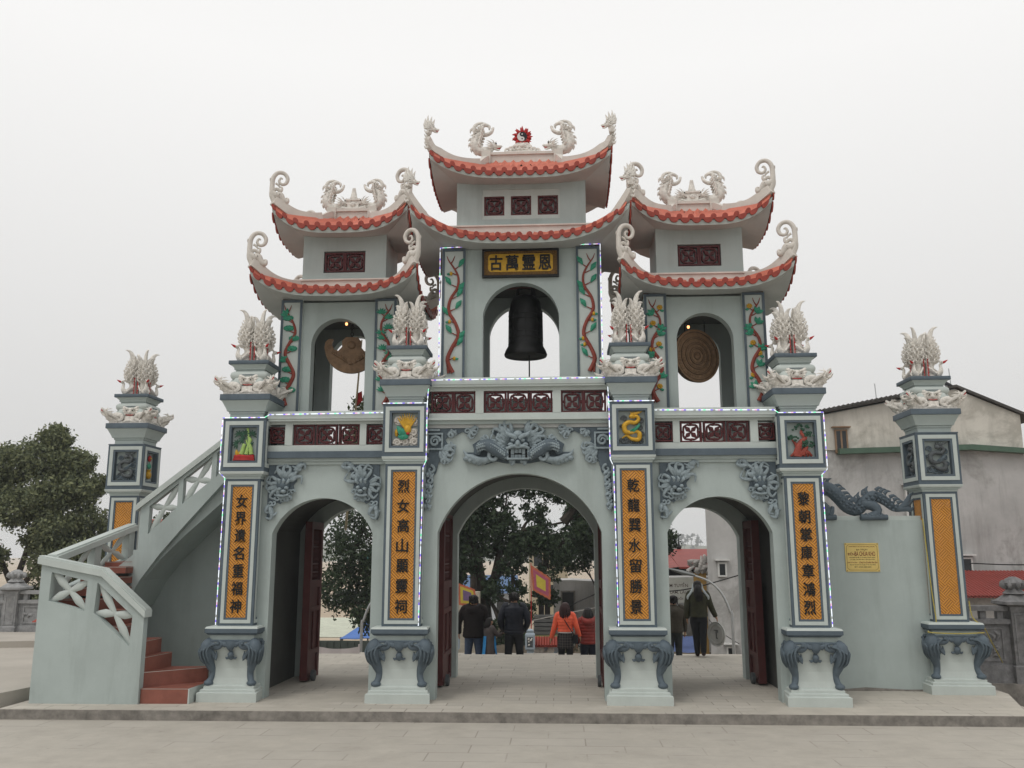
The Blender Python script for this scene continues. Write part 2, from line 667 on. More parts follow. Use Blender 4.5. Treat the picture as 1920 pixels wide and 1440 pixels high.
# the raised paving the gate stands on, with its worn kerb
pl = MB(PAVE2)
PLAT = [(-7.12, -.80), (6.72, -.66), (7.34, 1.2), (7.34, 6.0), (-7.12, 6.0)]
pl.prism(PLAT, -.005, 0.0, plane='xy')
pl.use(KERB)
pl.prism([(-7.13, -.81), (6.73, -.67), (7.35, 1.2), (7.35, 6.01), (-7.13, 6.01)], -4, -.0051, plane='xy')
tag(pl.build('platform'), kind='structure')
st = MB(CONCL)
for k in range(14):
    st.box(-4.4, 4.4, 6.02 + .32 * k, 6.02 + .32 * (k + 1), -4.1, -.17 * (k + 1))
tag(st.build('flight_of_steps_down'), kind='structure')
tl = MB(CONCL)
tl.prism([(-7.32, -.62), (-7.2, 0.1), (-7.2, 7.4), (-40, 7.4), (-40, -3.5)], -.134, .16, plane='xy')
tl.prism([(-9.9, 5.5), (-8.2, 7.39), (-39, 7.39), (-39, -1)], .155, .29, plane='xy')
tag(tl.build('terrace'), kind='structure')

# ---------------------------------------------------------------- the gateway
gate = thing('temple_gateway', 'pale grey-green three-arched gateway with three red-roofed towers above it', 'gateway')


def arch_notch(cx, hw, spring, rise):
    return [(cx + hw, 0)] + arc(cx, hw, spring, rise) + [(cx - hw, 0)]


def notched(x0, x1, zl, zc, xc, openings):
    """outline of the wall, taller in the middle, with arched openings"""
    p = [(x0, 0)]
    out = []
    for o in sorted(openings, key=lambda a: a[0]):
        out += list(reversed(arch_notch(*o)))
    top = [(x1, 0), (x1, zl), (xc, zl), (xc, zc), (-xc, zc), (-xc, zl), (x0, zl)]
    return p + out + top


OPF = [(-2.98, .77, 2.39, .53), (.01, 1.232, 2.40, .88), (2.98, .77, 2.39, .53)]
OPM = [(-3.03, .97, 2.45, .62), (.01, 1.42, 2.46, .96), (3.03, .97, 2.45, .62)]
OPB = [(-2.98, .735, 2.36, .52), (.01, 1.20, 2.42, .80), (2.98, .735, 2.36, .52)]
gw = MB(WALL)
gw.prism(notched(-4.2, 4.2, 3.44, 3.99, 1.7, OPF), .24, .46)
gw.use(INNER)  # passage lining, its shade painted in
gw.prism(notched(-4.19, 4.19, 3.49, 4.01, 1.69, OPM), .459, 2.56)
gw.use(WALL)
gw.box(-4.2, -4.1899, .4601, 2.5589, 0, 3.50)
gw.box(4.1899, 4.2, .4601, 2.5589, 0, 3.50)
gw.box(-4.2, 4.2, .4601, 2.5589, 3.491, 3.50)
gw.box(-1.7, 1.7, .4601, 2.5589, 4.011, 4.02)
gw.box(-1.4, 1.4, 2.60, 2.74, 3.99, 4.84)
gw.prism(notched(-4.2, 4.2, 3.44, 3.99, 1.7, OPB), 2.559, 2.82)
gw.build('gate_wall', gate)

# cornice beams under the railings: (x0, x1, dz)
for nm, x0, x1, prof in (
        ('beam', -1.40, 1.40, [(3.975, .20, SOFF), (4.03, .16, WALL), (4.085, .10, WALL2)]),
        ('beam', -3.90, -2.03, [(3.43, .20, WALL), (3.475, .17, WALL), (3.525, .11, DARK)]),
        ('beam', 2.03, 3.90, [(3.43, .20, WALL), (3.475, .17, WALL), (3.525, .11, DARK)])):
    mb = MB()
    for i, (z, y, m) in enumerate(prof):
        mb.use(m)
        z1 = prof[i + 1][0] if i < 2 else (4.12 if x0 == -1.40 else 3.625)
        mb.box(x0, x1, y, .46, z, z1 - .0005)
    mb.build('beam_moulding', gate)


# railings with pierced tiles
def lattice_tile(mb, cx, cz, s, y0, y1):
    """pierced quatrefoil tile, side s"""
    h = s / 2
    b = s * .085
    mb.prism([(cx - h, cz - h), (cx + h, cz - h), (cx + h, cz + h), (cx - h, cz + h)], y0, y1,
             holes=[[(cx - h + b, cz - h + b), (cx + h - b, cz - h + b), (cx + h - b, cz + h - b), (cx - h + b, cz + h - b)]])
    ya, yb = y0 + .008, y1 - .008
    r = s * .37
    pts = []
    for k in range(24):
        a = 2 * PI * k / 24 + PI / 24
        q = r * (1 + .10 * math.cos(4 * a + PI)) * (1.02 if k % 2 else .98)
        pts.append((cx + q * math.cos(a), cz + q * math.sin(a)))
    for k in range(24):
        mb.bar(pts[k], pts[(k + 1) % 24], s * .075, ya, yb)
    for k in range(4):
        a = PI / 4 + k * PI / 2
        L = s * .36
        ca, sa = math.cos(a), math.sin(a)
        wd = s * .105
        ya2, yb2 = y0 + .012, y1 - .012
        mb.prism([(cx, cz), (cx + ca * L * .5 + sa * wd, cz + sa * L * .5 - ca * wd), (cx + ca * L * 1.12, cz + sa * L * 1.12),
                  (cx + ca * L * .5 - sa * wd, cz + sa * L * .5 + ca * wd)], ya2 - .002 * k, yb2 + .002 * k)
        a = k * PI / 2
        mb.bar((cx + math.cos(a) * r * .9, cz + math.sin(a) * r * .9), (cx + math.cos(a) * (h - b * .5), cz + math.sin(a) * (h - b * .5)), s * .11, ya + .003, yb - .003)


def railing(x0, x1, zb, zp0, zp1, zc0, zc1, groups, posts):
    mb = MB(WALL2)
    mb.box(x0, x1, .17, .36, zb, zp0)
    mb.use(WALL2)
    for a, b in posts:
        mb.box(a, b, .165, .365, zp0 - .001, zp1 + .001)
    mb.box(x0, x1, .17, .36, zp1, zc0)
    mb.box(x0 - .0, x1 + .0, .10, .43, zc0, zc0 + .035)
    mb.box(x0, x1, .085, .445, zc0 + .0345, zc1 - .03)
    mb.box(x0, x1, .085, .445, zc1 - .0305, zc1, .0, .035)
    rl = mb.build('railing', gate)
    for a, b, nn in groups:
        s = (b - a) / nn
        for i in range(nn):
            t = MB(LATT)
            lattice_tile(t, a + s * (i + .5), (zp0 + zp1) / 2, min(s, zp1 - zp0) * .998, .21, .29)
            t.build('pierced_panel', rl)


railing(-1.37, 1.37, 4.12, 4.20, 4.545, 4.60, 4.745, [(-1.345, -.655, 2), (-.53, .53, 3), (.655, 1.345, 2)], [(-.655, -.53), (.53, .655)])
for sgn in (-1, 1):
    a, b = (2.045, 3.86)
    gr = [(2.05, 2.335, 1), (2.435, 3.485, 3), (3.60, 3.85, 1)]
    po = [(2.335, 2.435), (3.485, 3.60)]
    if sgn < 0:
        a, b = -b, -a
        gr = [(-q, -p, n) for p, q, n in gr]
        po = [(-q, -p) for p, q in po]
    railing(a, b, 3.626, 3.725, 4.05, 4.09, 4.245, gr, po)


# ---------------------------------------------------------------- framed faces
def frame_ring(mb, x0, x1, z0, z1, wd, y0, y1, m):
    mb.use(m)
    mb.prism([(x0, z0), (x1, z0), (x1, z1), (x0, z1)], y0, y1,
             holes=[[(x0 + wd, z0 + wd), (x1 - wd, z0 + wd), (x1 - wd, z1 - wd), (x0 + wd, z1 - wd)]])


def rot_k(k):
    return Matrix.Rotation(k * PI / 2, 4, 'Z')


# carved cabriole-leg pedestal, local coordinates, dz = height scale
def pedestal(parent, faces, k=1.0):
    pb = MB(WALL2)
    pb.stack(0, 0, [(.465, 0), (.465, .125), (.445, .135), (.43, .135), (.43, .165), (.405, .175), (.39, .175), (.39, .21), (.355, .225)])
    pb.stack(0, 0, [(.335, .22), (.315, .32), (.305, .45), (.315, .58), (.345, .70), (.385, .80), (.39, .835)])
    pb.use(WALL)
    pb.stack(0, 0, [(.37, .834), (.37, .85), (.345, .855), (.345, .925)])
    pb.use(DARK)
    pb.stack(0, 0, [(.375, .924), (.405, .955), (.415, .955), (.415, 1.015)])
    pb.use(WALL2)
    pb.stack(0, 0, [(.415, 1.0145), (.40, 1.04), (.33, 1.045)])
    o = pb.build('pedestal', parent)
    cb = MB(DARK)
    for q in range(4):
        cb.T = rot_k(q)
        # corner leg: bulging shoulder, slim ankle, scrolled foot
        path = [(-.33, -.33, .83), (-.375, -.375, .77), (-.375, -.375, .66), (-.335, -.335, .52), (-.295, -.295, .40), (-.31, -.31, .30), (-.345, -.345, .255)]
        cb.tube(path, [.068, .100, .095, .072, .050, .048, .045], 10, 1.0, (1, -1, 0), 3)
        cb.ball((-.335, -.335, .25), (.075, .075, .045), 10, 6)
        if q not in faces:
            continue
        # apron with volutes and a hanging bud
        for sg in (-1, 1):
            cb.tube([(sg * x, -.395 + .01 * abs(x), z) for x, z in [(.34, .80), (.27, .77), (.20, .76), (.155, .78), (.15, .815), (.18, .83), (.2, .81)]], [.05, .05, .045, .035, .03, .025, .015], 7, .8, (0, 1, 0), 3)
            cb.use(CARV)
            for j in range(5):
                cb.tube([(sg * (.345 - .02 * j), -.395, .80 - .03 * j), (sg * (.30 - .035 * j * .6), -.405, .70 - .028 * j), (sg * (.26 - .01 * j), -.385, .58 + .03 * j)], [.022, .028, .008], 6, .8, (0, 1, 0), 3)
            for j in range(3):
                q_ = .055 * j
                cb.tube([(sg * (.22 + q_ * .5), -.425, .80 - q_ * .25), (sg * (.30 + q_), -.475, .775 - q_ * .5), (sg * (.335 + q_ * .9), -.492 + q_ * .2, .69 - q_ * .2), (sg * (.31 + q_ * .9), -.465 + q_ * .2, .58 - q_ * .1), (sg * (.285 + q_ * .6), -.41 + q_ * .2, .50)], [.010, .016, .016, .013, .004], 6, 1, (0, 1, 0), 4)
            cb.ball((sg * .19, -.43, .805), (.028, .02, .024), 8, 5)
            cb.use(DARK)
            cb.tube([(sg * .03, -.40, .81), (sg * .09, -.405, .79), (sg * .13, -.4, .825)], [.03, .04, .015], 6, .7, (0, 1, 0), 3)
        cb.tube([(0, -.395, .83), (0, -.41, .76), (0, -.39, .70)], [.10, .07, .02], 8, .45, (0, 1, 0), 3)
        cb.tube([(0, -.355, .70), (0, -.375, .655), (0, -.355, .60), (0, -.34, .57)], [.02, .05, .045, .006], 8, .7, (0, 1, 0), 3)
        for sg in (-1, 1):
            cb.tube([(sg * .02, -.36, .61), (sg * .07, -.355, .595), (sg * .085, -.35, .615)], [.02, .018, .006], 6, .8, (0, 1, 0), 2)
        cb.tube([(-.36, -.38, .838), (.36, -.38, .838)], [.02, .02], 6)
    cb.T = None
    cb.build('carved_legs', o)
    return o


def dragon_head(mb, L=.2, red=True):
    """small stucco dragon head along +x from the origin, open red mouth"""
    mb.use(STUCCO)
    mb.tube([(-.02, 0, 0), (.3 * L, 0, .08 * L), (.62 * L, 0, .12 * L), (1.0 * L, 0, .22 * L), (1.1 * L, 0, .34 * L)], [.26 * L, .30 * L, .24 * L, .17 * L, .08 * L], 8, .9, (0, 1, 0), 2)
    mb.tube([(.45 * L, 0, -.1 * L), (.8 * L, 0, -.2 * L), (1.02 * L, 0, -.12 * L)], [.15 * L, .11 * L, .05 * L], 7, 1.0, (0, 1, 0), 2)
    for sg in (-1, 1):
        mb.ball((.55 * L, sg * .2 * L, .3 * L), .09 * L, 6, 5)
        for j in range(4):
            a = .5 + .42 * j
            mb.tube([(.25 * L, sg * .2 * L, .2 * L - .1 * L * j), (-.1 * L, sg * (.38 + .05 * j) * L, (.45 - .25 * j) * L), (-.48 * L, sg * (.36 + .04 * j) * L, (.62 - .3 * j) * L)], [.09 * L, .08 * L, .01 * L], 5, .6, (0, 1, 0), 2)
        mb.tube([(.4 * L, sg * .12 * L, .35 * L), (.2 * L, sg * .2 * L, .7 * L), (-.1 * L, sg * .22 * L, .85 * L)], [.06 * L, .05 * L, .01 * L], 5, 1, (0, 1, 0), 2)
    mb.tube([(.5 * L, 0, .35 * L), (.42 * L, 0, .62 * L), (.5 * L, 0, .8 * L)], [.08 * L, .06 * L, .01 * L], 5, 1, (0, 1, 0), 2)
    if red:
        mb.use(REDP)
        mb.tube([(.5 * L, 0, -.03 * L), (.85 * L, 0, 0), (1.06 * L, 0, .08 * L)], [.13 * L, .12 * L, .05 * L], 6, 1, (0, 1, 0), 2)
        mb.use(STUCCO)


def capital_mesh():
    """lion masks between corner dragons with grey domes behind, origin on the slab"""
    mb = MB(WALL2)
    for q in range(4):
        mb.T = rot_k(q)
        mb.use(WALL2)
        for sg in (-1, 1):
            mb.ball((sg * .20, -.17, .17), (.135, .10, .14), 12, 8)
        mb.use(STUCCO)
        # mask
        mb.ball((0, -.27, .22), (.105, .06, .075), 10, 7)
        mb.ball((0, -.325, .205), (.035, .03, .03), 8, 5)
        for sg in (-1, 1):
            mb.ball((sg * .055, -.32, .235), (.026, .02, .022), 7, 5)
            mb.tube([(sg * .02, -.325, .25), (sg * .06, -.335, .272), (sg * .1, -.30, .262)], [.012, .02, .006], 5, 1, (0, 1, 0), 2)
            for j in range(5):
                z = .30 - .045 * j
                mb.tube([(sg * (.05 + .015 * j), -.28, .26 - .02 * j), (sg * (.12 + .01 * j), -.30, z), (sg * (.17 + .012 * j), -.26, z + .02)], [.03, .025, .006], 5, .7, (0, 1, 0), 2)
            # arm ending in a scroll
            mb.tube([(sg * .30, -.30, .11), (sg * .24, -.33, .155), (sg * .16, -.335, .15), (sg * .125, -.335, .10), (sg * .16, -.335, .06), (sg * .21, -.33, .065), (sg * .22, -.33, .09)], [.05, .052, .045, .035, .03, .028, .02], 7, .9, (0, 1, 0), 3)
            for j in range(4):
                mb.tube([(sg * (.2 + .04 * j), -.33, .02 + .01 * j), (sg * (.24 + .045 * j), -.36, .05 + .01 * j), (sg * (.29 + .045 * j), -.345, .085)], [.02, .024, .005], 5, .8, (0, 1, 0), 2)
        mb.box(-.085, .085, -.325, -.24, .05, .135)
        mb.tube([(-.11, -.325, .03), (0, -.335, .055), (.11, -.325, .03)], [.02, .026, .02], 6, 1, (0, 1, 0), 3)
        mb.box(-.36, .36, -.34, -.2, 0, .045)
        mb.use(REDP)
        mb.tube([(-.07, -.318, .160), (0, -.326, .150), (.07, -.318, .160)], [.005, .008, .005], 5, 1, (0, 1, 0), 2)
        mb.use(BLACK)
        for sg in (-1, 1):
            mb.ball((sg * .057, -.338, .232), .011, 5, 4)
        mb.use(STUCCO)
        # corner dragon
        c45 = Matrix.Rotation(-PI / 4, 4, 'Z')
        mb.T = rot_k(q) @ c45
        mb.tube([(.22, 0, .05), (.36, 0, .06), (.46, 0, .10), (.54, 0, .17)], [.09, .085, .075, .065], 8, 1, (0, 1, 0), 3)
        for j in range(9):
            for sg in (-1, 1):
                x = .26 + .034 * j
                z = .05 + .015 * j
                mb.tube([(x, sg * .05, z), (x + .04, sg * .11, z + .0), (x + .09, sg * .115, z + .05)], [.02, .024, .004], 5, .8, (0, 1, 0), 2)
        mb.T = rot_k(q) @ c45 @ Matrix.Translation((.53, 0, .17)) @ Matrix.Rotation(R(-28), 4, 'Y')
        dragon_head(mb, .135)
    mb.T = None
    return mb


def phoenix_mesh():
    """one upright stucco phoenix facing +x, wings and tail rising behind it"""
    mb = MB(STUCCO)
    # chest, curved neck, head with a crest looping back to the wing
    mb.tube([(.325, 0, .225), (.295, 0, .205), (.305, 0, .15), (.295, 0, .09), (.235, 0, .04), (.14, 0, .03)], [.018, .022, .026, .044, .06, .065], 8, 1.0, (0, 1, 0), 4)
    mb.ball((.325, 0, .238), (.038, .03, .03), 8, 6)
    mb.tube([(.30, 0, .26), (.255, 0, .285), (.215, 0, .26), (.20, 0, .21)], [.016, .016, .014, .012], 6, .8, (0, 1, 0), 3)
    # the wing and tail mass, free of its neighbours
    mb.tube([(.135, 0, .0), (.135, 0, .14), (.145, 0, .27), (.165, 0, .40), (.165, 0, .52), (.15, 0, .63)], [.065, .058, .058, .072, .062, .035], 9, 1.0, (0, 1, 0), 4)
    mb.tube([(.16, 0, .55), (.165, 0, .67), (.195, 0, .775), (.25, 0, .83), (.315, 0, .835)], [.055, .05, .04, .022, .002], 8, .7, (0, 1, 0), 4)
    for sg in (-1, 1):
        mb.tube([(.155, sg * .03, .52), (.155, sg * .065, .63), (.165, sg * .11, .70), (.18, sg * .165, .715)], [.045, .04, .026, .002], 7, .8, (1, 0, 0), 4)
        mb.tube([(.12, sg * .03, .55), (.105, sg * .045, .66), (.10, sg * .05, .72)], [.03, .026, .003], 6, .8, (0, 1, 0), 3)
        mb.tube([(.20, sg * .02, .55), (.225, sg * .035, .62), (.25, sg * .04, .655)], [.025, .02, .003], 6, .8, (0, 1, 0), 3)
    # hooked feathers
    for r in range(6):
        z = .255 + .058 * r
        g = .055 + .018 * math.sin(r * PI / 5)
        for j, an in enumerate((-115, -70, -25, 25, 70, 115)):
            a = R(an + (9 if r % 2 else -9))
            ca, sa = math.cos(a), math.sin(a)
            q = .9 if abs(an) > 100 else 1.25
            c0 = .15 + .02 * math.sin(r * PI / 5)
            P = lambda d, h: (c0 + d * ca, d * sa, z + h)
            mb.tube([P(g * .8, 0), P(g + .030 * q, .004), P(g + .050 * q, .032), P(g + .030 * q, .052)], [.020, .019, .014, .004], 6, .85, (-sa, ca, 0), 3)
    for j in range(6):
        for sg in (-1, 1):
            mb.tube([(.25 - .022 * j, sg * .045, .03 + .014 * j), (.255 - .024 * j, sg * .08, .06 + .022 * j), (.22 - .02 * j, sg * .085, .11 + .022 * j)], [.02, .022, .004], 5, .8, (0, 1, 0), 2)
    mb.use(REDP)
    mb.tube([(.35, 0, .236), (.375, 0, .245), (.425, 0, .268)], [.022, .019, .002], 6, 1, (0, 1, 0), 2)
    for sg in (-1, 1):
        mb.T = Matrix.Rotation(sg * PI / 4, 4, 'Z')
        y = -sg * .030
        mb.use(STUCCO)
        mb.box(.04, .165, y - .010, y + .010, .0, .37)
        mb.use(REDP)
        mb.box(.1649, .172, y - .006, y + .006, .0, .33)
        for k in range(6):
            mb.ball((.172, y - sg * .010, .03 + .056 * k), (.007, .010, .011), 5, 4)
    mb.T = None
    mb.use(BLACK)
    for sg in (-1, 1):
        mb.ball((.338, sg * .028, .243), .007, 5, 4)
    return mb


CAPM = capital_mesh().build('dragon_capital')
PHXM = phoenix_mesh().build('phoenix')
for o in (CAPM, PHXM):
    col.objects.unlink(o)


def put(src, name, parent, loc, rz=0.0, scale=1.0):
    o = bpy.data.objects.new(name, src.data)
    col.objects.link(o)
    o.parent = parent
    o.location = loc
    o.rotation_euler = (0, 0, rz)
    o.scale = (scale,) * 3 if isinstance(scale, (int, float)) else scale
    return o


# niche reliefs: built in the xz plane around the niche centre, surface at y = 0 towards -y
def rel_bamboo(mb):
    mb.use(REDP)
    mb.prism([(-.17, -.25), (.16, -.25), (.15, -.16), (.05, -.17), (-.06, -.155), (-.14, -.16)], -.05, .01)
    for j in range(4):
        mb.tube([(-.15, -.05, -.235 + .02 * j), (0, -.058, -.24 + .02 * j), (.14, -.05, -.232 + .02 * j)], [.008, .012, .006], 5, 1, (0, 1, 0), 3)
    mb.use(BAMB)
    for x, n, lean in ((-.045, 2, .02), (.03, 3, .02), (.11, 5, -.015)):
        z = -.15
        for k in range(n):
            x2 = x + lean
            mb.tube([(x, -.03, z), (x + lean / 2, -.035, z + .04), (x2, -.03, z + .075)], [.036 - .003 * k, .029 - .003 * k, .034 - .003 * k], 8, .8, (0, 1, 0), 2)
            x, z = x2, z + .08
    mb.tube([(.02, -.03, .07), (.045, -.03, .0), (.07, -.03, .06)], [.012, .018, .012], 6, .8, (0, 1, 0), 2)
    mb.use(YEL)
    mb.tube([(-.11, -.03, -.16), (-.12, -.035, -.12), (-.125, -.03, -.08)], [.03, .026, .004], 6, .8, (0, 1, 0), 2)
    mb.tube([(-.085, -.03, -.16), (-.075, -.03, -.10)], [.02, .004], 6, .8)
    mb.use(LEAFD)
    for cx, cz in ((-.09, .15), (.01, .16), (.11, .15), (-.11, .01), (-.02, .07), (.10, -.03)):
        for k in range(7):
            a = R(-30 + 40 * k) if cz > .1 else R(60 + 34 * k)
            mb.tube([(cx, -.035, cz), (cx + .045 * math.cos(a), -.045, cz + .045 * math.sin(a)), (cx + .085 * math.cos(a), -.035, cz + .085 * math.sin(a) - .01)], [.006, .014, .002], 5, .6, (0, 1, 0), 2)


def rel_pine(mb):
    mb.use(mat('brick_red_trunk_paint', (.27, .05, .033), .55, .3, 25, .3, 60))
    mb.tube([(-.06, -.03, -.24), (-.045, -.045, -.14), (.0, -.04, -.04), (.07, -.04, .03), (.02, -.035, .10), (.03, -.03, .15)], [.075, .05, .038, .033, .025, .015], 8, .7, (0, 1, 0), 4)
    mb.tube([(-.05, -.03, -.10), (-.09, -.03, -.03), (-.12, -.03, .0)], [.03, .02, .012], 6, .8, (0, 1, 0), 3)
    mb.tube([(.0, -.03, -.22), (.06, -.035, -.14), (.10, -.03, -.10)], [.04, .035, .02], 6, .8, (0, 1, 0), 3)
    for j in range(7):
        mb.tube([(-.15 + .05 * j, -.03, -.24), (-.10 + .035 * j, -.05, -.19), (-.07 + .025 * j, -.04, -.15)], [.02, .02, .006], 5, .9, (0, 1, 0), 2)
    mb.use(LEAFD)
    rnd = random.Random(3)
    for cx, cz, w_ in ((.0, .18, .13), (.12, .08, .07), (-.10, .02, .09), (.10, -.08, .11), (.05, -.04, .05)):
        for k in range(int(w_ * 190)):
            x, z = cx + rnd.uniform(-w_, w_), cz + rnd.uniform(-.035, .05) * (w_ / .1)
            if ((x - cx) / w_) ** 2 + ((z - cz) / .06) ** 2 < 1.2:
                mb.ball((x, -.045 - rnd.random() * .02, z), (.021, .014, .017), 6, 4)


def cloud(mb, cx, cz, s, y=-.025):
    mb.tube(spiral(cx, cz, s, s * .25, R(200), R(-300), 14, y), [s * .34, s * .3, s * .2], 6, .7, (0, 1, 0))


def rel_phoenix(mb):
    mb.use(PINK)
    for cx, cz, s in ((-.10, .14, .06), (.14, .12, .055), (-.12, -.20, .06), (.0, -.19, .055), (.13, -.05, .06), (.14, -.19, .06), (.09, -.13, .04)):
        mb.prism([(cx + s * 1.35 * math.cos(a * PI / 7), cz + s * 1.2 * math.sin(a * PI / 7)) for a in range(14)], -.02, .01)
        cloud(mb, cx, cz, s, -.03)
    mb.use(GOLD)
    for k in range(9):
        a = R(48 + 10.5 * k)
        mb.tube([(.03, -.05, -.02), (.03 + .12 * math.cos(a), -.06, -.02 + .14 * math.sin(a)), (.03 + .22 * math.cos(a), -.05 - .012 * (k % 2), .0 + .25 * math.sin(a))], [.014, .016, .003], 6, .6, (0, 1, 0), 3)
    mb.ball((.04, -.05, .0), (.06, .04, .07), 8, 6)
    mb.ball((-.13, -.04, -.05), (.03, .03, .06), 8, 6)
    mb.use(REDP)
    mb.ball((.05, -.075, -.065), (.03, .02, .018), 7, 5)
    mb.use(LEAFG)
    mb.tube([(.03, -.05, -.09), (-.05, -.065, -.04), (-.12, -.05, .05)], [.03, .06, .01], 7, .5, (0, 1, 0), 3)
    mb.tube([(.05, -.05, -.10), (-.03, -.065, -.12), (-.10, -.05, -.10)], [.03, .045, .015], 7, .6, (0, 1, 0), 3)


def rel_dragon(mb, body=GOLD, cl=GREYC, mane=LEAFG):
    mb.use(cl)
    for cx, cz, s in ((-.11, .14, .045), (.13, .10, .05), (.12, .0, .045), (-.13, -.20, .05), (-.04, -.22, .045), (.12, -.20, .05), (.15, -.10, .04), (.05, -.23, .04), (-.15, .02, .03)):
        cloud(mb, cx, cz, s)
    mb.use(body)
    mb.tube([(.01, -.05, .145), (.07, -.055, .17), (.10, -.055, .12), (.05, -.05, .07), (-.04, -.05, .08), (-.11, -.05, .03), (-.10, -.055, -.06), (-.02, -.06, -.08), (.06, -.06, -.06),
             (.11, -.055, -.10), (.09, -.055, -.18), (-.01, -.05, -.17), (-.08, -.045, -.12), (-.15, -.04, -.16)], [.018, .026, .028, .032, .034, .038, .04, .03, .026, .036, .036, .028, .02, .006], 8, .9, (0, 1, 0), 5)
    mb.ball((.0, -.06, .165), (.045, .035, .035), 8, 6)
    for k in range(5):
        mb.tube([(.0, -.05, .18), (-.01 + .03 * k, -.06, .22), (-.02 + .045 * k, -.05, .245)], [.014, .013, .002], 5, .8, (0, 1, 0), 2)
    for k in range(8):
        mb.tube([(-.12 + .01 * k, -.05, .05 - .02 * k), (-.15 + .01 * k, -.05, .05 - .02 * k)], [.014, .003], 5)
    mb.use(mane)
    for k in range(6):
        mb.tube([(.02, -.075, -.07), (.0 + .02 * k, -.085, -.04 + .012 * k), (-.05 + .03 * k, -.07, -.09 + .03 * k)], [.015, .018, .003], 5, .8, (0, 1, 0), 2)


def rel_swirl(mb):
    rel_dragon(mb, GREYC, CARV, CARV)


def rel_vase(mb):
    mb.use(YEL)
    mb.ball((0, -.03, -.14), (.08, .05, .075), 10, 7)
    mb.tube([(0, -.03, -.08), (0, -.03, -.04)], [.035, .05], 8)
    mb.use(LEAFG)
    for k in range(6):
        a = R(20 + 28 * k)
        mb.tube([(0, -.03, -.03), (.05 * math.cos(a), -.04, .0 + .04 * math.sin(a)), (.09 * math.cos(a), -.03, .01 + .07 * math.sin(a))], [.01, .025, .003], 6, .5, (0, 1, 0), 2)
    mb.tube([(0, -.03, -.02), (.01, -.03, .14)], .008, 5)
    mb.use(REDP)
    for k in range(7):
        a = 2 * PI * k / 7
        mb.ball((.01 + .035 * math.cos(a), -.03, .16 + .035 * math.sin(a)), (.025, .02, .025), 6, 5)
    mb.use(YEL)
    mb.ball((.01, -.05, .16), .02, 6, 5)


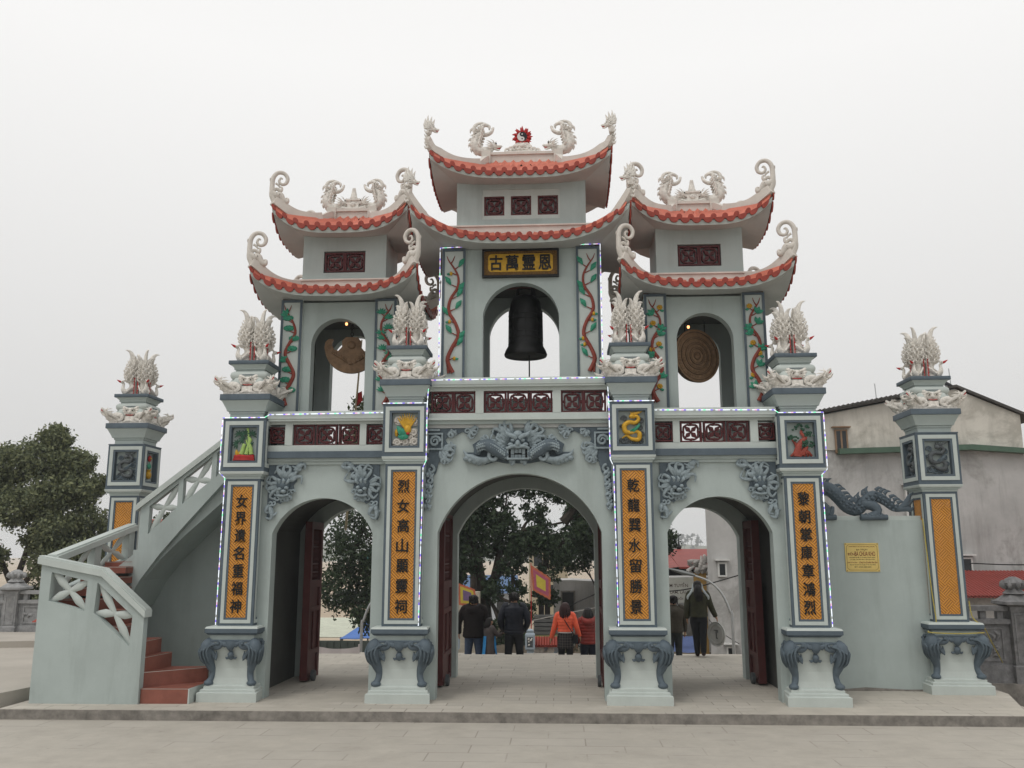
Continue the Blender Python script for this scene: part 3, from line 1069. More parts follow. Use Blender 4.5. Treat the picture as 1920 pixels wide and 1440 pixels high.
def pillar(parent, loc, text, hs, zsh, zb0, zb1, niches, faces, bury=0):
    """loc of the axis; hs half width of the shaft; niche box from zb0 to zb1; faces seen (0 front, 1 right side, 3 left side)"""
    hb = .33
    p = MB(WALL)
    p.box(-hs + .02, hs - .02, -hs + .02, hs - .02, 1.03, zb0)
    p.box(-hb + .085, hb - .085, -hb + .085, hb - .085, zb0, zb1)
    for q in range(4):
        p.T = rot_k(q)
        e = .003 if q % 2 else 0.0
        hs0, hb0 = hs, hb
        frame_ring(p, -hs + e, hs - e, 1.045, zb0 - .11, .036, -hs - e * .7, -hs + .02, DARK)
        frame_ring(p, -hs + .036, hs - .036, 1.081, zb0 - .146, .05, -hs - .008, -hs + .0199, WALL2)
        frame_ring(p, -hs + .086, hs - .086, 1.131, zb0 - .196, .03, -hs - .001, -hs + .0198, DARK)
        # niche box
        frame_ring(p, -hb + e, hb - e, zb0 + .03, zb1, .036, -hb - e * .7, -hb + .084 - e, DARK)
        frame_ring(p, -hb + .036, hb - .036, zb0 + .066, zb1 - .036, .06, -hb - .010, -hb + .0838, WALL2)
        frame_ring(p, -hb + .096, hb - .096, zb0 + .126, zb1 - .096, .034, -hb - .002, -hb + .0836, DARK)
    p.T = None
    p.use(WALL)
    p.stack(0, 0, [(hs + .005, zb0 - .11), (hs + .012, zb0 - .07), (hs + .035, zb0 - .07), (hs + .035, zb0 - .045)])
    p.use(WALL2)
    p.stack(0, 0, [(hb - .005, zb0 - .045), (hb + .008, zb0 - .02), (hb + .008, zb0 + .0)])
    p.use(DARK)
    p.stack(0, 0, [(hb + .002, zb0 + .0), (hb + .002, zb0 + .0305)])
    p.stack(0, 0, [(hb + .006, zb1 - .01), (hb + .006, zb1 + .008)])
    p.use(WALL)
    p.stack(0, 0, [(.26, zb1 + .007), (.26, zb1 + .085), (.275, zb1 + .09), (.275, zb1 + .12), (.30, zb1 + .125), (.31, zb1 + .16), (.36, zb1 + .265), (.375, zb1 + .285)])
    p.use(DARK)
    p.stack(0, 0, [(.38, zb1 + .2845), (.39, zb1 + .29), (.39, zb1 + .375), (.385, zb1 + .38)])
    p.use(WALL2)
    p.stack(0, 0, [(.22, zb1 + .378), (.22, zb1 + .66)])
    rings = []
    for i in range(9):
        a = -PI / 2 + PI * i / 8
        h = .245 + .05 * math.cos(a)
        z = zb1 + .695 + .065 * math.sin(a)
        rings.append([(sx * h * (1 if k % 2 else .9), sy * h * (.9 if k % 2 else 1), z) for sx, sy, k in ((-1, -1, 0), (1, -1, 0), (1, -1, 1), (1, 1, 1), (1, 1, 0), (-1, 1, 0), (-1, 1, 1), (-1, -1, 1))])
    p.loft(rings)
    p.use(DARK)
    for q in range(4):
        p.T = rot_k(q)
        p.box(-.13, .13, -.297, -.26, zb1 + .688, zb1 + .702)
    p.T = None
    p.use(WALL)
    p.stack(0, 0, [(.225, zb1 + .755), (.225, zb1 + .785), (.245, zb1 + .79), (.245, zb1 + .815), (.285, zb1 + .86), (.29, zb1 + .865)])
    p.use(DARK)
    p.stack(0, 0, [(.31, zb1 + .8645), (.315, zb1 + .87), (.315, zb1 + .92), (.31, zb1 + .925)])
    o = p.build('pillar', parent, loc)
    ped = pedestal(o, faces)
    if parent is gate:
        # engaged pillars: the foot and shaft end inside the wall they stand against
        for ob, zmax, ylim in ((ped, 9, -.094), (ped.children[0], 9, -.094), (o, 3.1, .10)):
            for vtx in ob.data.vertices:
                if ob is not o and hs < .28:
                    vtx.co.x *= .945
                if vtx.co.z < zmax and vtx.co.y > ylim:
                    vtx.co.y = ylim if ob is o else -.06
                    if ob is not o:
                        vtx.co.x = max(-.40, min(.40, vtx.co.x))
    put(CAPM, 'dragon_capital', o, (0, 0, zb1 + .378))
    for k in range(4):
        put(PHXM, 'phoenix', o, (0, 0, zb1 + .922), PI / 4 + k * PI / 2)
    # couplet panels and niche reliefs
    for q in faces:
        if q == 0 or text is None:
            c = MB(WEAVE)
            c.T = rot_k(q)
            zz0, zz1 = 1.161, zb0 - .226
            c.box(-hs + .116, hs - .116, -hs + .008, -hs + .0196, zz0, zz1)
            if q == 0 and text:
                c.use(BLACK)
                n = len(text)
                top = zz1 - .25
                step = (zz1 - zz0 - .36) / (n - 1) * .985
                rnd = random.Random(n)
                for i, ch in enumerate(text):
                    write(c, ch, rnd.uniform(-.008, .008), -hs + .006, top - step * i + .03, .165 if hs < .28 else .175, .195, .35, .0014)
            c.build('couplet_panel', o)
        if q in niches:
            r = MB(WALL)
            zc = (zb0 + zb1) / 2 + .015
            r.T = rot_k(q) @ Matrix.Translation((0, -hb + .083, zc))
            niches[q](r)
            r.build('niche_relief', o)
    return o


PIN = pillar(gate, (-1.712, .33, 0), '烈女高山顯靈祠', .285, 0, 3.525, 4.32, {0: rel_phoenix}, (0, 1, 3))
pillar(gate, (1.712, .33, 0), '乾龍巽水留勝景', .285, 0, 3.525, 4.32, {0: rel_dragon}, (0, 1, 3))
pillar(gate, (-4.182, .33, 0), '女界遺名重福神', .265, 0, 3.315, 4.118, {0: rel_bamboo}, (0, 1, 3))
pillar(gate, (4.182, .33, 0), '黎朝掌庫章鴻烈', .265, 0, 3.315, 4.118, {0: rel_pine}, (0, 1, 3))
fl = thing('freestanding_pillar', 'grey-green pillar with orange panel and white phoenix top, rising out of the staircase', 'pillar', (0, 0, 0), 0, 'free-standing pillars beside the gateway')
pillar(fl, (-7.12, 2.52, 0), None, .265, 0, 3.21, 4.01, {0: rel_swirl, 1: rel_vase}, (0, 1, 3))
fr = thing('freestanding_pillar', 'grey-green pillar with orange panel and white phoenix top at the end of the plaque wall', 'pillar', (0, 0, 0), 0, 'free-standing pillars beside the gateway')
pillar(fr, (6.62, 1.50, 0), None, .265, 0, 3.15, 3.97, {0: rel_swirl, 1: rel_swirl, 3: rel_swirl}, (0, 1, 3))


# ---------------------------------------------------------------- carvings over the arches
def blade(mb, p, q, w, bend=.0, y=.215, d=.5):
    """leaf-like relief from p to q in the wall plane"""
    mx_, mz_ = (p[0] + q[0]) / 2 - (q[1] - p[1]) * bend, (p[1] + q[1]) / 2 + (q[0] - p[0]) * bend
    mb.tube([(p[0], y + .01, p[1]), (mx_, y - .012, mz_), (q[0], y + .008, q[1])], [w * .55, w, w * .12], 6, d, (0, 1, 0), 3)


def curl(mb, cx, cz, r, a0, a1, w, y=.21):
    mb.tube(spiral(cx, cz, r, r * .2, a0, a1, 14, y), [w, w * .85, w * .5], 6, .8, (0, 1, 0))


def fan(mb, c, a0, a1, n, L, w, y=.20, hook=.75):
    """spray of curling acanthus lobes from c between two angles"""
    for k in range(n):
        a = R(a0 + (a1 - a0) * k / max(1, n - 1))
        l_ = L * (.74 + .2 * math.sin(k * 2.3))
        w_ = w * 1.3
        h = hook * (1 if k % 2 else -1)
        p0 = (c[0] + .15 * l_ * math.cos(a), y + .015, c[1] + .15 * l_ * math.sin(a))
        p1 = (c[0] + .6 * l_ * math.cos(a + h * .3), y - .018, c[1] + .6 * l_ * math.sin(a + h * .3))
        p2 = (c[0] + l_ * math.cos(a + h * .1), y - .014, c[1] + l_ * math.sin(a + h * .1))
        p3 = (c[0] + l_ * .96 * math.cos(a - h * .42), y - .004, c[1] + l_ * .96 * math.sin(a - h * .42))
        mb.tube([p0, p1, p2, p3], [w_ * .7, w_, w_ * .7, w_ * .35], 6, .7, (0, 1, 0), 3)


def side_carving(sg, cx):
    """lion-leaf carving in an upper corner of a side arch; sg = -1 left corner"""
    mb = MB(CARV)
    f = lambda x, z: (cx + sg * x, z)     # x measured towards the corner
    A = lambda a: a if sg > 0 else 180 - a
    lo = [f(.30, 3.425), f(.86, 3.425), f(.86, 2.62), f(.835, 2.58), f(.81, 2.74), f(.72, 2.86), f(.66, 2.83), f(.60, 2.90), f(.53, 2.91), f(.52, 3.0), f(.45, 3.03), f(.47, 3.12), f(.42, 3.18), f(.44, 3.28), f(.36, 3.36)]
    mb.prism(lo, .212, .239)
    mb.use(CARV2)
    fan(mb, f(.60, 3.17), A(55), A(170), 10, .29, .022)
    fan(mb, f(.66, 3.12), A(35), A(-85), 9, .26, .022)
    fan(mb, f(.48, 3.36), A(150), A(178), 3, .22, .026)
    fan(mb, f(.82, 2.84), A(-115), A(-75), 3, .26, .026)
    fan(mb, f(.58, 2.98), A(205), A(310), 8, .13, .018)
    mb.use(CARV)
    mb.ball((cx + sg * .62, .19, 3.12), (.105, .075, .10), 10, 7)
    mb.use(CARV2)
    mb.ball((cx + sg * .55, .135, 3.07), (.035, .035, .03), 7, 5)
    mb.ball((cx + sg * .655, .13, 3.05), (.035, .035, .03), 7, 5)
    mb.ball((cx + sg * .59, .12, 3.015), (.045, .045, .032), 7, 5)
    mb.tube([(cx + sg * .52, .14, 2.97), (cx + sg * .60, .125, 2.95), (cx + sg * .69, .14, 2.96)], [.018, .022, .018], 6, 1, (0, 1, 0), 3)
    for k in range(3):
        blade(mb, f(.56 + .05 * k, 3.13), f(.52 + .09 * k, 3.22), .026, sg * .2, .13, .9)
    for k in range(7):
        a = k / 6
        curl(mb, cx + sg * (.47 + .34 * a), 3.01 - .17 * a + .025 * math.sin(k * 2.1), .042, R(40 * k), R(40 * k + 330), .018, .19)
    mb.build('corner_carving', gate)


for sg, cx in ((-1, -2.98), (1, -2.98), (-1, 2.98), (1, 2.98)):
    side_carving(sg, cx)
for sg in (-1, 1):
    mb = MB(CARV)
    f = lambda x, z: (sg * x, z)
    A = lambda a: a if sg > 0 else 180 - a
    mb.prism([f(1.43, 3.975), f(.62, 3.975), f(.68, 3.91), f(.78, 3.88), f(.86, 3.92), f(.95, 3.87), f(1.03, 3.92), f(1.08, 3.84), f(1.12, 3.80), f(1.06, 3.70), f(.98, 3.66), f(1.02, 3.60), f(1.12, 3.58), f(1.06, 3.50), f(1.10, 3.44),
              f(1.17, 3.50), f(1.22, 3.44), f(1.25, 3.30), f(1.31, 3.22), f(1.29, 3.08), f(1.34, 3.0), f(1.33, 2.9), f(1.385, 2.82), f(1.43, 2.70)], .214, .239)
    mb.use(CARV2)
    frame_ring(mb, min(sg * 1.15, sg * 1.40), max(sg * 1.15, sg * 1.40), 3.64, 3.90, .026, .175, .215, CARV2)
    curl(mb, sg * 1.275, 3.77, .088, 0, R(560), .024, .18)
    curl(mb, sg * .78, 3.925, .045, 0, R(400), .018, .19)
    curl(mb, sg * .99, 3.915, .045, 90, R(400), .018, .19)
    fan(mb, f(.76, 3.95), A(160), A(265), 8, .16, .018)
    fan(mb, f(1.05, 3.94), A(195), A(285), 6, .13, .017)
    fan(mb, f(1.20, 3.66), A(165), A(250), 9, .27, .021)
    fan(mb, f(1.13, 3.54), A(220), A(305), 6, .13, .017)
    mb.bar((sg * 1.20, 3.945), (sg * 1.40, 3.945), .03, .18, .215)
    mb.bar((sg * 1.415, 2.95), (sg * 1.415, 3.60), .025, .185, .215)
    for z, r in ((3.34, .065), (3.17, .055), (3.02, .05), (2.87, .042)):
        curl(mb, sg * (1.33 + (3.34 - z) * .10), z, r, R(90), R(90 + sg * 360), .022, .185)
        fan(mb, f(1.38 + (3.3 - z) * .06, z - .03), A(215), A(265), 3, .13, .022, .195)
    mb.build('corner_carving', gate)

# dragon mask above the middle arch
mb = MB(CARV)
mb.prism([(-.42, 3.93), (.42, 3.93), (.30, 3.80), (.55, 3.82), (.70, 3.72), (.66, 3.60), (.84, 3.60), (.70, 3.46), (.50, 3.41), (.34, 3.46), (.18, 3.43), (-.18, 3.43), (-.34, 3.46), (-.50, 3.41), (-.70, 3.46), (-.84, 3.60), (-.66, 3.60), (-.70, 3.72), (-.55, 3.82), (-.30, 3.80)], .214, .239)
for sg in (-1, 1):
    A = lambda a: a if sg > 0 else 180 - a
    mb.use(CARV2)
    fan(mb, (sg * .10, 3.78), A(80), A(-12), 12, .34, .024, .18, .6)
    fan(mb, (sg * .16, 3.70), A(50), A(-35), 8, .23, .021, .16, .6)
    fan(mb, (sg * .46, 3.72), A(80), A(15), 6, .16, .017, .17)
    # scaly arm reaching out over a cloud scroll
    mb.use(CARV)
    mb.tube([(sg * .16, .14, 3.54), (sg * .30, .12, 3.60), (sg * .44, .11, 3.69), (sg * .57, .12, 3.68), (sg * .63, .15, 3.57)], [.085, .095, .10, .075, .05], 9, .9, (0, 1, 0), 4)
    mb.use(CARV2)
    for k in range(15):
        t = k / 14
        x = .19 + .41 * t
        z = 3.555 + .14 * math.sin(t * 2.3)
        for dz in (-.055, -.018, .018, .055):
            mb.ball((sg * (x + .013 * (abs(dz) < .03)), .035 + 3.2 * dz * dz * 3 + .03 * abs(t - .5), z + dz), (.020, .014, .021), 5, 4)
    curl(mb, sg * .37, 3.53, .085, R(90), R(90 - sg * 420), .034, .12)
    for k in range(6):
        x = .46 + .065 * k
        mb.ball((sg * x, .18, 3.435 + .022 * abs(k - 2)), (.055, .06, .045), 8, 6)
    mb.tube([(sg * .42, .16, 3.50), (sg * .56, .13, 3.47), (sg * .70, .15, 3.52), (sg * .78, .17, 3.55), (sg * .84, .19, 3.64)], [.04, .05, .045, .03, .004], 7, .9, (0, 1, 0), 3)
    fan(mb, (sg * .06, 3.49), A(-40), A(-85), 3, .10, .024, .16)
    # brow, eye, cheek
    mb.use(CARV2)
    mb.tube([(sg * .02, .06, 3.79), (sg * .08, .05, 3.83), (sg * .15, .08, 3.86), (sg * .19, .12, 3.92)], [.03, .036, .028, .006], 7, .9, (0, 1, 0), 3)
    mb.ball((sg * .075, .07, 3.765), (.034, .03, .028), 8, 6)
    mb.ball((sg * .11, .09, 3.70), (.05, .045, .035), 8, 6)
    mb.ball((sg * .03, .045, 3.695), (.022, .025, .02), 7, 5)
mb.use(CARV)
mb.ball((0, .17, 3.78), (.14, .12, .13), 12, 8)
mb.use(CARV2)
mb.ball((0, .09, 3.855), (.075, .05, .06), 10, 7)
mb.ball((0, .04, 3.715), (.04, .045, .05), 9, 7)
frame_ring(mb, -.17, .17, 3.475, 3.665, .026, .07, .21, CARV2)
mb.tube([(-.17, .075, 3.64), (-.07, .045, 3.672), (0, .05, 3.66), (.07, .045, 3.672), (.17, .075, 3.64)], [.022, .028, .024, .028, .022], 7, 1, (0, 1, 0), 4)
mb.use(BLACK)
mb.box(-.145, .145, .17, .213, 3.50, 3.642)
mb.use(CARV2)
for k in range(4):
    mb.box(-.108 + .056 * k, -.06 + .056 * k, .10, .17, 3.575 - .018 * (k in (0, 3)), 3.635)
    mb.box(-.108 + .056 * k, -.06 + .056 * k, .11, .17, 3.50, 3.55)
mb.build('dragon_mask_carving', gate)


# ---------------------------------------------------------------- doors
def door(x, y0, y1, ztop, face):
    """open leaf standing along y; face = +1 shows its carved side to +x"""
    d = MB(DOORM)
    t = .12
    xa, xb = (x, x + t)
    L = y1 - y0
    st_ = .10
    d.prism([(y0, .03), (y1, .03), (y1, ztop), (y0, ztop)], xa, xb,
            holes=[[(y0 + st_, a), (y1 - st_, a), (y1 - st_, b), (y0 + st_, b)] for a, b in ((.10, .42), (.50, 1.12), (1.20, 1.52), (1.64, ztop - .12))], plane='yz')
    d.box(xa + .035, xb - .035, y0 + st_ - .001, y1 - st_ + .001, .10, .42)
    d.box(xa + .035, xb - .035, y0 + st_ - .001, y1 - st_ + .001, 1.20, 1.52)
    ym = (y0 + y1) / 2
    d.box(xa + .035, xb - .035, y0 + st_ - .001, y1 - st_ + .001, .50, 1.12)
    d.box(xa + .01, xb - .01, ym - .04, ym + .04, .50, 1.12)
    o = d.build('door_leaf', gate)
    # turned spindles in the open upper panel
    sp = MB(DOORM)
    n = 7
    for i in range(n):
        y = y0 + st_ + (L - 2 * st_) * (i + .5) / n
        sp.tube([(x + t / 2, y, 1.63), (x + t / 2, y, ztop - .11)], .011, 6)
        for z in (1.70, 1.84, 1.98, ztop - .5, ztop - .34):
            sp.lathe(x + t / 2, y, [(.010, z - .03), (.026, z), (.012, z + .045)], 6)
    for z in (1.77, 1.91, ztop - .42):
        sp.box(xa + .045, xb - .045, y0 + st_ - .001, y1 - st_ + .001, z - .012, z + .012)
    sp.build('spindles', o)
    wh = MB(GREYC)
    wh.T = Matrix.Translation((x + t / 2 + face * .11, y0 + .22, .09)) @ Matrix.Rotation(PI / 2, 4, 'Y')
    wh.lathe(0, 0, [(.03, -.03), (.088, -.028), (.088, .028), (.03, .03)], 16)
    wh.T = None
    wh.build('castor_wheel', o)


door(-1.385, 1.38, 2.50, 2.80, 1)
door(1.27, 1.40, 2.50, 2.80, -1)
door(-3.70, 1.83, 2.55, 2.62, 1)
door(3.775, 1.83, 2.55, 2.62, -1)


# ---------------------------------------------------------------- towers
def vine(mb, h, wd, kind, sg):
    """climbing branch relief in a panel of size wd x h centred on x = 0 from z = 0; surface at y=0"""
    rnd = random.Random(kind * 7 + int(sg > 0))
    mb.use(BRANCH)
    n = 9
    pts = []
    for i in range(n + 1):
        t = i / n
        pts.append((sg * wd * .29 * math.sin(t * 2 * PI * 2.1 + (0 if kind else .4)), -.012, .01 + h * .90 * t))
    mb.tube(pts, [.036, .031, .028, .023, .013], 7, .8, (0, 1, 0), 4)
    top = pts[-1]
    for s2 in (-1, 1):
        mb.tube([top, (top[0] + s2 * wd * .12, -.012, top[2] + .05), (top[0] + s2 * wd * .22, -.01, top[2] + .13)], [.012, .009, .004], 6, .8, (0, 1, 0), 2)
    mb.tube([(pts[0][0] + sg * .07, -.012, 0), (pts[0][0] + sg * .09, -.012, .15), (pts[1][0] + sg * .02, -.012, .25)], [.022, .016, .012], 6, .8, (0, 1, 0), 2)
    for i in range(1, 2 * n):
        t = i / (2 * n)
        x = sg * wd * .29 * math.sin(t * 2 * PI * 2.1 + (0 if kind else .4))
        z = .01 + h * .90 * t
        s2 = -1 if x > 0 else 1
        if i % 2:
            s2 = -s2
        room = (wd / 2 - .03) - s2 * x
        if room < .07:
            continue
        ex, ez = x + s2 * min(room * .62, .11), z + .05
        mb.use(BRANCH)
        mb.tube([(x, -.012, z), ((x + ex) / 2, -.014, z + .02), (ex, -.012, ez)], [.011, .009, .006], 6, .8, (0, 1, 0), 2)
        if kind == 0 and room > .12:          # pine pads
            mb.use(LEAFG)
            for k in range(9):
                a = 2 * PI * k / 9
                mb.ball((ex + .062 * math.cos(a), -.014, ez + .035 + .030 * math.sin(a)), (.030, .014, .022), 6, 4)
            mb.ball((ex, -.018, ez + .035), (.052, .016, .034), 6, 4)
        elif kind == 1:                       # fan leaves
            mb.use(LEAFG)
            for k in range(6):
                a = R(20 + 28 * k)
                mb.tube([(ex, -.012, ez), (ex + .04 * math.cos(a), -.02, ez + .04 * math.sin(a)), (ex + .10 * math.cos(a), -.012, ez + .10 * math.sin(a))], [.008, .020, .003], 5, .6, (0, 1, 0), 2)
        else:
            if rnd.random() < (.45 if kind == 2 else .22):
                mb.use(YEL)
                if kind == 2:
                    for k in range(7):
                        a = 2 * PI * k / 7
                        mb.ball((ex + .03 * math.cos(a), -.016, ez + .03 + .026 * math.sin(a)), (.02, .012, .018), 6, 4)
                    mb.ball((ex, -.026, ez + .03), .014, 6, 4)
                else:
                    mb.ball((ex, -.018, ez - .02), (.026, .02, .036), 7, 5)
                mb.use(LEAFG)
                mb.tube([(ex, -.01, ez - .01), (ex + s2 * .04, -.02, ez - .03), (ex + s2 * .07, -.01, ez - .02)], [.008, .022, .003], 6, .5, (0, 1, 0), 2)
            else:
                mb.use(LEAFG)
                for da in ((0,) if kind == 3 else (-35, 10, 50)):
                    a = R((55 if s2 > 0 else 125) + da)
                    L = .17 if kind == 3 else .115
                    mb.tube([(ex, -.012, ez - .01), (ex + .5 * L * math.cos(a), -.022, ez + .5 * L * math.sin(a)), (ex + L * math.cos(a), -.012, ez + L * math.sin(a))], [.008, .044 if kind == 3 else .034, .003], 7, .5, (0, 1, 0), 3)


def roof(parent, cx, W, yf, yb, zm, lift, top, tile_h, pitch, ridge=None, finial=None, body=None):
    """upswept roof. eave rectangle half width W, from yf to yb; zm = lowest fascia edge; body = (half width, y0, y1) of the wall below;
    top = (half width, y0, y1, z) of the line where the tiles end"""
    yc, D = (yf + yb) / 2, (yb - yf) / 2

    def sides(t, q, off=0.0):
        """point on the eave of side q (0 front,1 right,2 back,3 left), t in -1..1"""
        s_ = abs(t) ** 3.4
        z = zm + lift * s_
        w_, d_ = W + off + .02 * s_, D + off + .02 * s_
        return [(cx + t * w_, yc - d_, z), (cx + w_, yc + t * d_, z), (cx - t * w_, yc + d_, z), (cx - w_, yc - t * d_, z)][q]

    N = 28
    # soffit and fascia
    sf = MB(SOFF)
    fa = MB(WALL2)
    bw, b0, b1 = body
    for q in range(4):
        rows = []
        for v in (0, .35, .7, 1.0):
            row = []
            for i in range(N + 1):
                t = -1 + 2 * i / N
                x, y, z = sides(t, q)
                ix, iy = [(cx + t * bw, b0), (cx + bw, (b0 + b1) / 2 + t * (b1 - b0) / 2), (cx - t * bw, b1), (cx - bw, (b0 + b1) / 2 - t * (b1 - b0) / 2)][q]
                iz = zm + .06 + lift * .12 * abs(t) ** 3
                row.append((x + (ix - x) * v, y + (iy - y) * v, z + (iz - z) * (v ** .8)))
            rows.append(row)
        sf.loft(list(reversed(rows)), closed=False, caps=False)
        r0, r1, r2 = [], [], []
        for i in range(N + 1):
            t = -1 + 2 * i / N
            a = sides(t, q, 0)
            r0.append(a)
            b = sides(t, q, .018)
            r1.append((b[0], b[1], a[2] + .080))
            c_ = sides(t, q, -.10)
            r2.append((c_[0], c_[1], a[2] + .085))
        fa.loft([r2, r1, r0], closed=False, caps=False)
    sf.build('roof_soffit', parent)
    fa.build('roof_fascia', parent)

    # corrugated tile slopes with round drip tiles along the eave
    ti = MB(TILE)
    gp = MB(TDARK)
    th, t0, t1, tz = top
    for q in range(4):
        half = W if q in (0, 2) else D
        dr = MB(TILED)
        n = max(6, int(round(2 * half * .97 / pitch)))
        S = 6
        rows = []
        for v in range(7):
            vv = v / 6
            row = []
            for i in range(n * S + 1):
                t = (-1 + 2 * i / (n * S)) * .965
                x, y, z = sides(t, q, .03)
                ix, iy = [(cx + t * th, t0), (cx + th, (t0 + t1) / 2 + t * (t1 - t0) / 2), (cx - t * th, t1), (cx - th, (t0 + t1) / 2 - t * (t1 - t0) / 2)][q]
                ph = i / S * 2 * PI
                h = .034 * (math.cos(ph)) + .012 * math.cos(2 * ph)
                zz = z + tile_h + (tz - z - tile_h) * (vv ** 1.15)
                row.append((x + (ix - x) * vv, y + (iy - y) * vv, zz + h * (1 - .3 * vv)))
            rows.append(row)
        ti.loft(rows, closed=False, caps=False)
        # thickness of the tile edge
        lo = [(p[0], p[1], p[2] - .03) for p in rows[0]]
        ti.loft([lo, rows[0]], closed=False, caps=False, smooth=False)
        gp.loft([[(p[0], p[1], p[2] - .012) for p in lo], lo], closed=False, caps=False)  # near-black strip painted as the shadow under the tile edge
        for i in range(n):
            for typ, fr_ in ((0, .5), (1, 0.0)):
                t = (-1 + 2 * (i + fr_) / n) * .965
                a = sides(t, q, .034)
                a2 = sides(min(t + .02, 1), q, .034)
                tx = Vector(a2) - Vector(a)
                if tx.length < 1e-6:
                    continue
                tx.normalize()
                nrm = [Vector((0, -1, 0)), Vector((1, 0, 0)), Vector((0, 1, 0)), Vector((-1, 0, 0))][q]
                upv = Vector((0, 0, 1))
                r = pitch * .44
                if typ == 0:      # hanging drip tile: half disc below the edge
                    cz = Vector((a[0], a[1], a[2] + tile_h - .040))
                    ring = [(r * math.cos(k), -abs(r * .95 * math.sin(k)) + .018) for k in [PI + PI * j / 8 for j in range(9)]]
                    ring = [(-r, .034)] + ring + [(r, .034)]
                else:
                    cz = Vector((a[0], a[1], a[2] + tile_h + .012))
                    r *= .62
                    ring = [(r * math.cos(2 * PI * j / 10), r * math.sin(2 * PI * j / 10)) for j in range(10)]
                A = [tuple(cz + tx * u_ + upv * v_ + nrm * .014) for u_, v_ in ring]
                B = [tuple(cz + tx * u_ + upv * v_ - nrm * .012) for u_, v_ in ring]
                k = len(A)
                fs = [tuple(range(k)), tuple(reversed(range(k, 2 * k)))] + [(j, j + k, (j + 1) % k + k, (j + 1) % k) for j in range(k)]
                dr.add(A + B, fs)
        dr.build('drip_tile_row', parent)
    ti.build('roof_tiles', parent)
    gp.build('eave_shadow_strip', parent)

    # hip ridges and wall band / main ridge
    hp = MB(CREAM)
    for sx in (-1, 1):
        for sy in (-1, 1):
            cxn = cx + sx * (W + .0)
            cyn = yc + sy * (D + .0)
            zc = zm + lift + tile_h - .005
            sx0 = cx + sx * top[0]
            sy0 = top[1] if sy < 0 else top[2]
            pts = [(sx0, sy0, tz + .04)]
            for k in range(1, 8):
                u = k / 8
                z = tz + (zm + tile_h - tz) * (1 - (1 - u) ** 1.5) * .46 + (zc + .08 - (tz + (zm + tile_h - tz) * .46)) * u ** 3.0
                pts.append((sx0 + (cxn - sx0) * u, sy0 + (cyn - sy0) * u, z + .035))
            pts.append((cxn, cyn, zc + .08))
            if finial == 'horn':
                pts += [(cxn + sx * .05, cyn + sy * .05, zc + .19), (cxn + sx * .055, cyn + sy * .055, zc + .32), (cxn + sx * .03, cyn + sy * .03, zc + .40)]
                hp.tube(pts, [.11, .115, .115, .11, .105, .095, .08, .055, .04], 4, 1.0, (0, 0, 1), 2, True)
            else:
                pts += [(cxn + sx * .03, cyn + sy * .03, zc + .10)]
                hp.tube(pts, [.11, .115, .115, .09], 4, 1.0, (0, 0, 1), 2, True)
    if ridge is None:
        hp.box(cx - th - .06, cx + th + .06, t0 - .06, t1 + .06, tz - .07, tz + .105)
        hp.box(cx - th - .085, cx + th + .085, t0 - .085, t1 + .085, tz + .1045, tz + .13)
    else:
        rw, rz = ridge
        ym = yc
        hp.box(cx - rw, cx + rw, ym - .09, ym + .09, tz - .15, rz - .03)
        hp.box(cx - rw - .03, cx + rw + .03, ym - .12, ym + .12, rz - .03, rz + .02)
        for sx in (-1, 1):
            # gable ends with stepped ridges coming forward and back
            hp.box(min(cx + sx * (rw - .10), cx + sx * (rw + .06)), max(cx + sx * (rw - .10), cx + sx * (rw + .06)), ym - .137, ym + .137, tz - .1, rz + .045)
            for sy in (-1, 1):
                ye = top[1] if sy < 0 else top[2]
                hp.tube([(cx + sx * (rw - .02), ym, rz - .06), (cx + sx * (rw - .01), ym + (ye - ym) * .5, (rz + tz) / 2 + .03), (cx + sx * th, ye, tz + .03)], [.075, .075, .075], 4, 1.0, (0, 0, 1), 3, True)
            hp.prism([(ym, rz - .04), (top[1], tz - .03), (top[2], tz - .03)], cx + sx * (rw - .03) - .03, cx + sx * (rw - .03) + .03, plane='yz')
        ti2 = MB(TILE)
        n = int(2 * rw / pitch) + 1
        for sy in (-1, 1):
            ye = top[1] if sy < 0 else top[2]
            rows = []
            for v in range(5):
                row = []
                for i in range(n * 6 + 1):
                    x = cx - rw + .04 + (2 * rw - .08) * i / (n * 6)
                    ph = i / 6 * 2 * PI
                    h = .022 * math.cos(ph) + .012 * math.cos(2 * ph)
                    row.append((x, ye + (ym - ye) * v / 4 + (0 if v else sy * .0), tz - .012 + (rz - .08 - tz) * v / 4 + h))
                rows.append(row)
            ti2.loft(rows if sy < 0 else list(reversed(rows)), closed=False, caps=False)
        ti2.build('roof_tiles', parent)
    hp.build('roof_ridge', parent)


